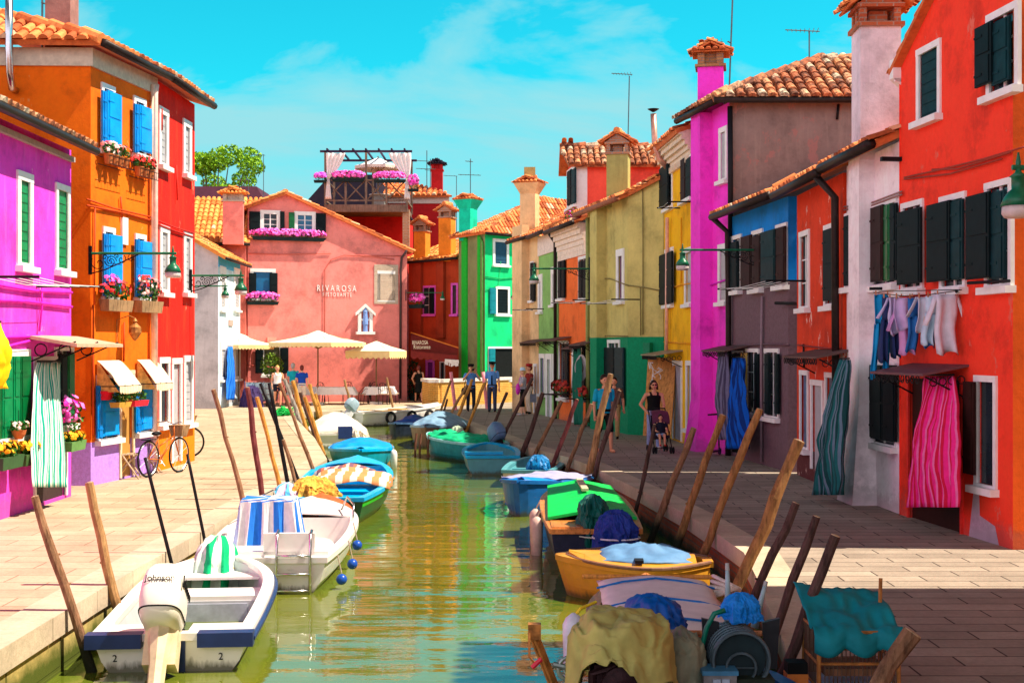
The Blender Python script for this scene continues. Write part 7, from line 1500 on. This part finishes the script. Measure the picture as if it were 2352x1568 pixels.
    if bottom:
        m=MB()
        if btype in ('trousers','shorts'):
            m.ball(S((0,0,hipz+.04)),.165*k*wide,8,(1,.78,.62))
            for nm_ in 'LR':
                a=J[nm_]
                if btype=='shorts': caps(m,[S(a[0]),S(V(a[0]).lerp(V(a[1]),blen))],[.1*k,.085*k],12)
                else:
                    caps(m,[S(a[0]),S(a[1])],[.1*k,.072*k],12); e=V(a[1]).lerp(V(a[2]),blen); caps(m,[S(a[1]),S(e)],[.072*k,.062*k],12)
            m.build(btype,bottom,t,local=True,mods=remesh(.012*k,2))
        else: m.lathe((0,0,.46*k),[(.21*k,0),(.2*k,.1*k),(.17*k,.45*k),(.13*k,.56*k)],18,sy=.8); m.build('skirt',bottom,t,local=True,smooth=True)
    if shoes:
        for nm_ in 'LR':
            a=J[nm_]; m=MB(); m.ball(S((V(a[2])+V(a[3]))/2+V((0,-.01,-.01))),.1*k,6,(.42,1.25,.42)); m.build('shoe',shoes,t,local=True,smooth=True)
    if glasses:
        m=MB(); 
        for sg in (-1,1): m.ball(S(up((sg*.034,-.105,1.657))),.026*k,5,(1,.35,.75))
        m.tube([S(up((-.08,-.03,1.66))),S(up((-.06,-.1,1.662))),S(up((.06,-.1,1.662))),S(up((.08,-.03,1.66)))],.005*k,5); m.build('sunglasses',BLACK,t,local=True)
    if hat:
        m=MB()
        if hat[0]=='brim': m.lathe(S(up((0,0,1.7))),[(.16*k,0),(.105*k,.02*k),(.1*k,.09*k),(.06*k,.12*k)],16)
        else: m.lathe(S(up((0,-.005,1.7))),[(.1*k,0),(.13*k,.07*k),(.11*k,.09*k),(.02*k,.1*k)],16); m.ball(S(up((0,-.11,1.7))),.06*k,5,(1,.9,.15))
        m.build('hat',hat[1],t,local=True,smooth=True)
    t['_']=0; del t['_']; return t,k
HB=M((.03,.015,.01),.5); HBL=M((.6,.35,.1),.6); HG=M((.45,.4,.38),.6); HR=M((.16,.02,.015),.5)
LB=M((.1,.3,.72),.7,0,.1,8,.15,'light_blue_cotton'); NV=M((.012,.015,.03),.7); TQS=M((.0,.42,.5),.7); BLS=M((.0,.06,.45),.7); CRM=M((.65,.5,.38),.8); 
X=lambda px,z:(px-CX)/F*z
person('blond person in white vest and dark shorts by the handcart',X(637,53.6),53.6,1.68,R(25),SK2,WHITE,vest=True,bottom=NV,btype='shorts',blen=.5,hair=HBL,arms=('down','fwd'),shoes=DARK,step=.12)
person('grey haired man in turquoise shirt seen from behind',X(673,55),55,1.76,R(175),SK,TQS,bottom=CRM,btype='shorts',blen=.9,hair=HG,arms=('down','down'),shoes=DARK,step=.1,wide=1.1)
person('woman in royal blue top with dark red hair seen from behind',X(693,54.4),54.4,1.68,R(190),SK,BLS,bottom=M((.7,.62,.55),.8),btype='shorts',blen=.9,hair=HR,hairlen=.02,arms=('down','bent'),shoes=WHITE,step=-.08)
person('woman in short black dress walking by the restaurant corner',X(961,58.2),58.2,1.62,R(200),SK2,DARK,vest=True,bottom=DARK,btype='dress',hair=HR,arms=('down','hip'),shoes=DARK,step=.2)
t,k=person('man in light blue shirt photographing from the right quay',X(1081,49.6),49.6,1.77,R(15),SK2,LB,.6,NV,.95,hair=HB,arms=('face','face'),shoes=DARK,hat=('cap',DARK),step=.06)
m=MB(); m.box((0,-.34,1.62),(.13,.07,.09)); m.lathe((0,-.38,1.62),[(.04,0),(.045,.07)],12,ax=(0,-1,0)); c=thing('camera','black camera held to the face of the photographing man','camera',tuple(WM(t)@V((0,-.3,1.6)))); c.rotation_euler=(0,0,R(15)); m=MB(); m.box((0,0,0),(.13,.06,.09)); m.lathe((0,-.03,0),[(.035,0),(.04,.08)],12,ax=(0,-1,0)); m.build('camera_body',BLACK,c,local=True)
c=thing('shoulder_bag','black shoulder bag at the hip of the photographing man','bag',tuple(WM(t)@V((-.28,0,.78)))); MB().ball((0,0,0),.16,7,(.6,1,.9)).build('bag_body',DARK,c,local=True,smooth=True); MB().tube([(0,0,.1),(.12,0,.6),(.3,-.05,.66)],.015,5).build('strap',DARK,c,local=True)
t,k=person('man in light blue shirt with dark tie and cap on the right quay',X(1130,49.2),49.2,1.86,R(-5),SK2,LB,.6,M((.03,.04,.09),.7),.95,hair=HB,arms=('down','down'),shoes=DARK,hat=('cap',DARK),glasses=True,step=.04,wide=1.05)
MB().hexa([(-.03*k,-.145*k,1.0*k),(.03*k,-.145*k,1.0*k),(.03*k,-.13*k,1.0*k),(-.03*k,-.13*k,1.0*k)],[(-.018*k,-.125*k,1.42*k),(.018*k,-.125*k,1.42*k),(.018*k,-.11*k,1.42*k),(-.018*k,-.11*k,1.42*k)]).build('tie',DARK,t,local=True)
MB().tube([(-.163*k,0,.985*k),(0,-.135*k,.985*k),(.163*k,0,.985*k),(0,.13*k,.985*k),(-.163*k,0,.985*k)],.014,5).build('belt',DARK,t,local=True)
person('woman in white vest and sunglasses leaning behind the parapet',X(1160,59.2),59.2,1.74,R(25),SK2,WHITE,vest=True,bottom=CRM,hair=HBL,arms=('rest','rest'),glasses=True,shoes=DARK)
t,k=person('woman in white sun hat, patterned top and cropped black trousers',X(1200,46.9),46.9,1.66,R(-80),SK,M((.4,.38,.42),.8,0,.8,40),.6,DARK,.35,hair=HBL,arms=('fwd','fwd'),shoes=M((.5,.45,.45)),hat=('brim',M((.6,.75,.85),.7)),step=.08,wide=1.12)
c=thing('magenta_bag','magenta bag carried by the woman in the sun hat','bag',(X(1189,46.7),46.6,.95)); MB().ball((0,0,0),.14,7,(.6,.9,1.5)).build('bag_body',M((.75,.02,.5),.5),c,local=True,smooth=True); MB().tube([(0,0,.15),(.1,0,.5)],.012,5).build('strap',M((.75,.02,.5),.5),c,local=True)
person('red capped person in dark red top behind the sun hat woman',X(1215,47.8),47.8,1.8,R(-70),SK2,M((.25,.015,.012),.8),.6,CRM,.9,hair=HR,arms=('down','bent'),shoes=DARK,hat=('cap',M((.4,.01,.01))))
c=thing('blue_grey_bag','blue grey bag hanging beside the red capped person','bag',(X(1224,46.9),46.9,.62)); MB().box((0,0,0),(.22,.1,.3)).build('bag_body',M((.15,.17,.22),.6),c,local=True); MB().tube([(-.08,0,.14),(0,0,.4),(.08,0,.14)],.01,5).build('strap',DARK,c,local=True)
person('man in turquoise t-shirt and dark shorts walking behind the tall pile',X(1387,30.2),30.2,1.77,R(20),SK2,M((.0,.4,.62),.7),.7,DARK,.95,'shorts',hair=HB,arms=('down','down'),shoes=SK2,step=.18,wide=1.1)
person('man in brown shirt and khaki trousers behind the tall pile',X(1410,34.6),34.6,1.62,R(-10),SK2,M((.14,.06,.04),.8),.7,M((.35,.25,.1),.8),.92,hair=HB,arms=('swing','swing'),shoes=DARK,step=.1,wide=1.1)
person('woman in black vest and sunglasses pushing the pushchair',X(1501,31.2),31.2,1.62,R(5),SK2,DARK,vest=True,bottom=M((.3,.38,.7),.7),blen=.95,hair=HB,hairlen=.07,arms=('hip','fwd'),glasses=True,shoes=WHITE,step=.12)
# pushchair and child
t=thing('pushchair','dark purple pushchair with hood on the right quay','pushchair',(X(1516,30.1),30.1,0),R(5)); m=MB()
for sx in (-1,1): m.tube([(sx*.2,-.35,.1),(sx*.2,.1,.55),(sx*.2,.45,1.0)],.013,6); m.tube([(sx*.2,.35,.1),(sx*.2,-.1,.5)],.013,6)
m.tube([(-.2,.45,1.0),(.2,.45,1.0)],.016,6); m.tube([(-.2,-.33,.14),(.2,-.33,.14)],.012,6); m.build('frame',BLACK,t,local=True)
for sx in (-1,1):
    for y in (-.36,.36):
        for q in (-.03,.03): MB().torus((sx*.2+q,y,.085),.065,.018,(1,0,0),14,6).build('wheel',BLACK,t,local=True)
MB().hexa([(-.18,-.2,.36),(.18,-.2,.36),(.18,.12,.3),(-.18,.12,.3)],[(-.18,-.2,.42),(.18,-.2,.42),(.18,.12,.36),(-.18,.12,.36)]).build('seat',M((.02,.015,.03)),t,local=True); MB().hexa([(-.18,.1,.32),(.18,.1,.32),(.18,.14,.32),(-.18,.14,.32)],[(-.18,.25,.85),(.18,.25,.85),(.18,.29,.85),(-.18,.29,.85)]).build('backrest',M((.02,.015,.03)),t,local=True)
MB().grid(lambda u,v:(-.2+.4*u,.24-.34*math.sin(v*1.5)*1,.62+.32*math.cos(v*1.5)**.8+.03*math.sin(math.pi*u)),8,8).build('hood',M((.12,.025,.06),.7),t,local=True,smooth=True,thick=.012)
person('small child in dark top sitting in the pushchair',X(1516,30.02),30.0,.98,R(5),SK2,NV,.5,M((.3,.4,.6)),.6,'shorts',hair=HB,arms=('fwd','fwd'),seat=True,z=.24,shoes=M((.5,.03,.02)))
# scooter
t=thing('kick_scooter','black kick scooter leaning by the hot pink house','scooter',tuple(gp(1640,1046)),R(60)); m=MB(); m.box((0,0,.1),(.55,.12,.03)); m.tube([(.3,0,.1),(.22,.0,.9)],.018,6); m.build('deck_and_stem',BLACK,t,local=True); MB().tube([(.22,-.24,.94),(.22,.24,.9)],.02,6).build('handlebar',BLACK,t,local=True)
for x in (-.3,.33): MB().torus((x,0,.08),.06,.022,(0,1,0),14,6).build('wheel',M((.03,.03,.1)),t,local=True)
# plywood board
t=thing('plywood_board','tall orange plywood board with white scrawl leaning on the yellow house','board',tuple(at(1510,1000,34.2))); bq=[at(1476,1000,34.0),at(1540,1002,33.4),at(1552,822,34.3),at(1488,820,34.9)]
bt=[p+V((.02,.05,0)) for p in bq]; MB().hexa([bq[0],bq[1],bt[1],bt[0]],[bq[3],bq[2],bt[2],bt[3]]).build('board',wood((.55,.24,.06),.7,(1,1,.3),.2),t)
m=MB(); rg=random.Random(8)
pc=at(1508,850,34.2)
for k in range(9): p=pc+V((rg.uniform(-.2,.2),-.06,rg.uniform(-.25,.2))); m.tube([p,p+V((rg.uniform(-.15,.15),0,rg.uniform(-.15,.1))),p+V((rg.uniform(-.1,.1),0,-.15))],.012,4)
m.build('scrawl',WHITE,t)
t=thing('hose_coil','pale hose coil hanging between coral and olive houses','hose',tuple(FOL.pt(.15,1.9,.3))); m=MB()
for k in range(7): m.torus((.01*k,-.01*k,-.1),.14+.012*k,.014,(.3+.1*k,1,0),16,5,sy=1.9)
m.build('hose',M((.55,.5,.5),.6),t,local=True)
# ------------------------------------------------------------------ laundry
t=thing('laundry_pole','dark pole and clothes line fixed to the vermilion and white houses','clothes line',tuple(at(2000,662,19.0))); pA=at(1996,663,19.4);pB=at(2085,660,18.2); MB().tube([pA,at(2076,662,19.3)],.022,6).build('pole',BLACK,t)
lA=at(2006,672,18.6); lB=at(2196,668,16.6); m=MB(); m.tube([lA,lA.lerp(lB,.5)-V((0,0,.07)),lB],.006,4); m.tube([lA+V((.1,.1,.02)),lB+V((.1,.1,.02))],.006,4); m.build('line',BLACK,t); m=MB(); m.tube([lB,FV.pt(FV.uv(2196,668,0)[0],lB.z,0)],.02,6); m.build('end_bracket',BLACK,t)
cl=[('light blue trousers, first on the left of the laundry line',2008,2030,676,868,(.0,.28,.6),1),('navy trousers hanging second on the laundry line',2026,2050,682,830,(.015,.03,.12),1),('pale lilac shirt hanging third on the laundry line',2040,2062,684,768,(.55,.5,.75),0),('lavender towel in the middle of the laundry line',2054,2084,684,756,(.62,.45,.75),0),('violet pink shirt hanging behind the lavender towel',2064,2086,700,812,(.6,.3,.6),0),('blue jeans hanging right of the lavender towel',2084,2122,684,806,(.02,.15,.45),1),('white t-shirt with small orange print on the line',2106,2136,682,760,(.65,.62,.75),0),('white trousers with yellow side stripe on the line',2126,2160,680,790,(.5,.65,.8),1),('white shirt hanging last at the right of the line',2148,2182,676,812,(.65,.62,.72),0)]
for k,(lab,x0,x1,y0,y1,c,tr_) in enumerate(cl):
    q=((x0+x1)/2-2006)/190; P=lA.lerp(lB,q); z_=P.y+(.12 if k in (4,) else 0); A=at(x0,y0,z_);B=at(x1,y0,z_); bt=at(x0,y1,z_).z
    t=thing('garment',lab,'laundry',(A.x,z_,bt),0,'laundry on the line'); H_=A.z-bt; W_=(B.x-A.x)*1.45; mt=M(c,.8,0,.12,7,.3,'laundry_cloth')
    def fn(u,v,o=0,w=1,s=0):
        x=W_*(o+w*u)+.03*math.sin(v*5+k)*v; return (x+s*v,.05*math.sin(u*9+k*2)*(.3+v)+.05*noise.noise(V((u*3,v*3,k))),H_*(1-v)-.03*math.sin(u*7)*v)
    if tr_:
        m=MB(); m.grid(lambda u,v:fn(u,v*.35),8,5); m.grid(lambda u,v:fn(u,.35+v*.65,0,.46,-.03),6,8); m.grid(lambda u,v:fn(u,.35+v*.58,.52,.46,.05),6,8)
        m.build('fabric',mt,t,local=True,smooth=True,thick=.01)
        if 'stripe' in lab: MB().grid(lambda u,v:tuple(V(fn(u,v*.9,.62,.1,.03))+V((0,-.012,0))),2,10).build('side_stripe',M((.7,.5,.02)),t,local=True,thick=.004)
    else:
        m=MB(); m.grid(lambda u,v:fn(u,v),9,9)
        if 'shirt' in lab: 
            for sg in (0,1): m.grid(lambda u,v:tuple(V(fn(u*.2+(0 if sg==0 else .8),v*.45))+V(((-.14 if sg==0 else .14)*v*(1 if sg else 1)+(-.02 if sg==0 else .02),.02,-.05*v))),3,4)
        m.build('fabric',mt,t,local=True,smooth=True,thick=.01)
        if 'print' in lab: MB().grid(lambda u,v:tuple(V(fn(u,v,.35,.3))*1+V((0,-.012,0))) if False else tuple(V(fn(.35+.3*u,.55+.25*v))+V((0,-.012,0))),3,3).build('print',M((.85,.3,.03)),t,local=True,thick=.004)
    for u in (.08,.92): MB().box((W_*u,-.01,H_+.02),(.014,.02,.07)).build('clothes_peg',wood((.6,.25,.12)),t,local=True)
# drying racks under windows
def rack(label,f,px0,px1,py,dep,n=4,cat='drying rack'):
    u0,v0=f.uv(px0,py,dep/2)[0],f.uv(px0,py,dep/2)[1]; u1=f.uv(px1,py,dep/2)[0]; u0,u1=sorted((u0,u1)); t=thing('drying_rack',label,cat,tuple(f.pt((u0+u1)/2,v0,dep/2)),0,'drying racks')
    for u in (u0,u1): MB().tube([f.pt(u,v0,0),f.pt(u,v0,dep)],.02,5).build('arm',BLACK,t)
    m=MB()
    for k in range(n): d=dep*(.35+.6*k/max(1,n-1)); m.tube([f.pt(u0,v0,d),f.pt((u0+u1)/2,v0-.04,d),f.pt(u1,v0,d)],.005,4)
    m.build('lines',WHITE,t)
rack('drying rack of white lines below the magenta upper windows',FM,2,160,636,1.0,5); rack('drying rack with white lines under the blue house windows',FB,1690,1806,664,.8,4); rack('drying rack below the olive house window',FOL,1362,1436,697,.8,4); rack('drying rack across the coral upper windows',FOR,1290,1340,696,.7,3); rack('drying rack near the cream house window',Face((.2,50),(.97,47.75),(4,50)),1200,1232,712,.8,3); rack('drying rack below the upper yellow house window',FY,1535,1560,478,.6,3)
t=thing('iron_bar','black iron bar jutting from the gap beside the brick red house','bar',tuple(FB.pt(3.8,3.3,.3))); MB().tube([at(1780,696,25.6),at(1835,697,25.0)],.03,6).build('bar',BLACK,t)
t=thing('iron_bar','long black iron bar under the vermilion upper windows','bar',tuple(FV.pt(2,3.4,.3))); MB().tube([FV.pt(*FV.uv(2222,650,.3),.3),FV.pt(*FV.uv(2318,645,.1),.1)],.02,6).build('bar',BLACK,t)
# ------------------------------------------------------------------ cage on the quay
t=thing('barred_cage','rusty barred cage standing on the near right quay','cage',(2.42,9.35,0)); m=MB()
cw,cd,chh=.56,.46,.42
for x in (-cw/2,cw/2):
    for y in (-cd/2,cd/2): m.tube([(x,y,0),(x*.98,y,chh)],.016,6)
for z in (.03,.2,chh):
    m.tube([(-cw/2,-cd/2,z),(cw/2,-cd/2,z),(cw/2,cd/2,z),(-cw/2,cd/2,z),(-cw/2,-cd/2,z)],.012,6)
m.build('frame',RUST,t,local=True); m=MB()
for k in range(19):
    x=lerp(-cw/2,cw/2,(k+.5)/19)
    for y in (-cd/2,cd/2): m.tube([(x,y,.02),(x,y,chh)],.004,4)
for k in range(12):
    y=lerp(-cd/2,cd/2,(k+.5)/12)
    for x in (-cw/2,cw/2): m.tube([(x,y,.02),(x,y,chh)],.004,4)
m.build('bars',M((.14,.09,.06),.5,.5),t,local=True); MB().box((0,0,.13),(cw*.8,cd*.8,.05)).build('inner_shelf',wood((.25,.12,.06)),t,local=True); MB().box((0,0,.02),(cw*1.02,cd,.03)).build('tray',M((.35,.5,.7),.4),t,local=True)
t=thing('teal_tarpaulin','teal tarpaulin draped over the barred cage','tarpaulin',(2.42,9.35,chh)); 
def fn(u,v):
    x=(u-.5)*(cw+.07)*(1-.0*v); y=(v-.5)*(cd+.3)+.05; 
    z=.04+.05*noise.noise(V((x*5,y*5,2)))-.05*abs(noise.noise(V((x*9,y*5,4))))+.26*max(0,v-.25)*(1-.35*u)
    if y<-cd/2: e=(-cd/2-y); y=-cd/2-.03-.05*abs(math.sin(u*9)); z=.03-e*1.3-.06*abs(math.sin(u*7.5+.6))
    return (x,y,z)
MB().grid(fn,36,26).build('fabric',M((.0,.2,.24),.75,0,.2,6,.3,'teal_canvas'),t,local=True,smooth=True,thick=.008)
MB().tube([(.27,.2,.1),(.28,.22,.3)],.014,6).build('upright_stick',RUST,t,local=True)
t=thing('fender_block','black and orange block against the barred cage','block',(2.02,9.3,0)); MB().box((0,0,.05),(.15,.13,.1)).build('orange_part',M((.6,.18,.03),.6),t,local=True); MB().box((0,0,.14),(.14,.13,.08)).build('black_part',DARK,t,local=True)
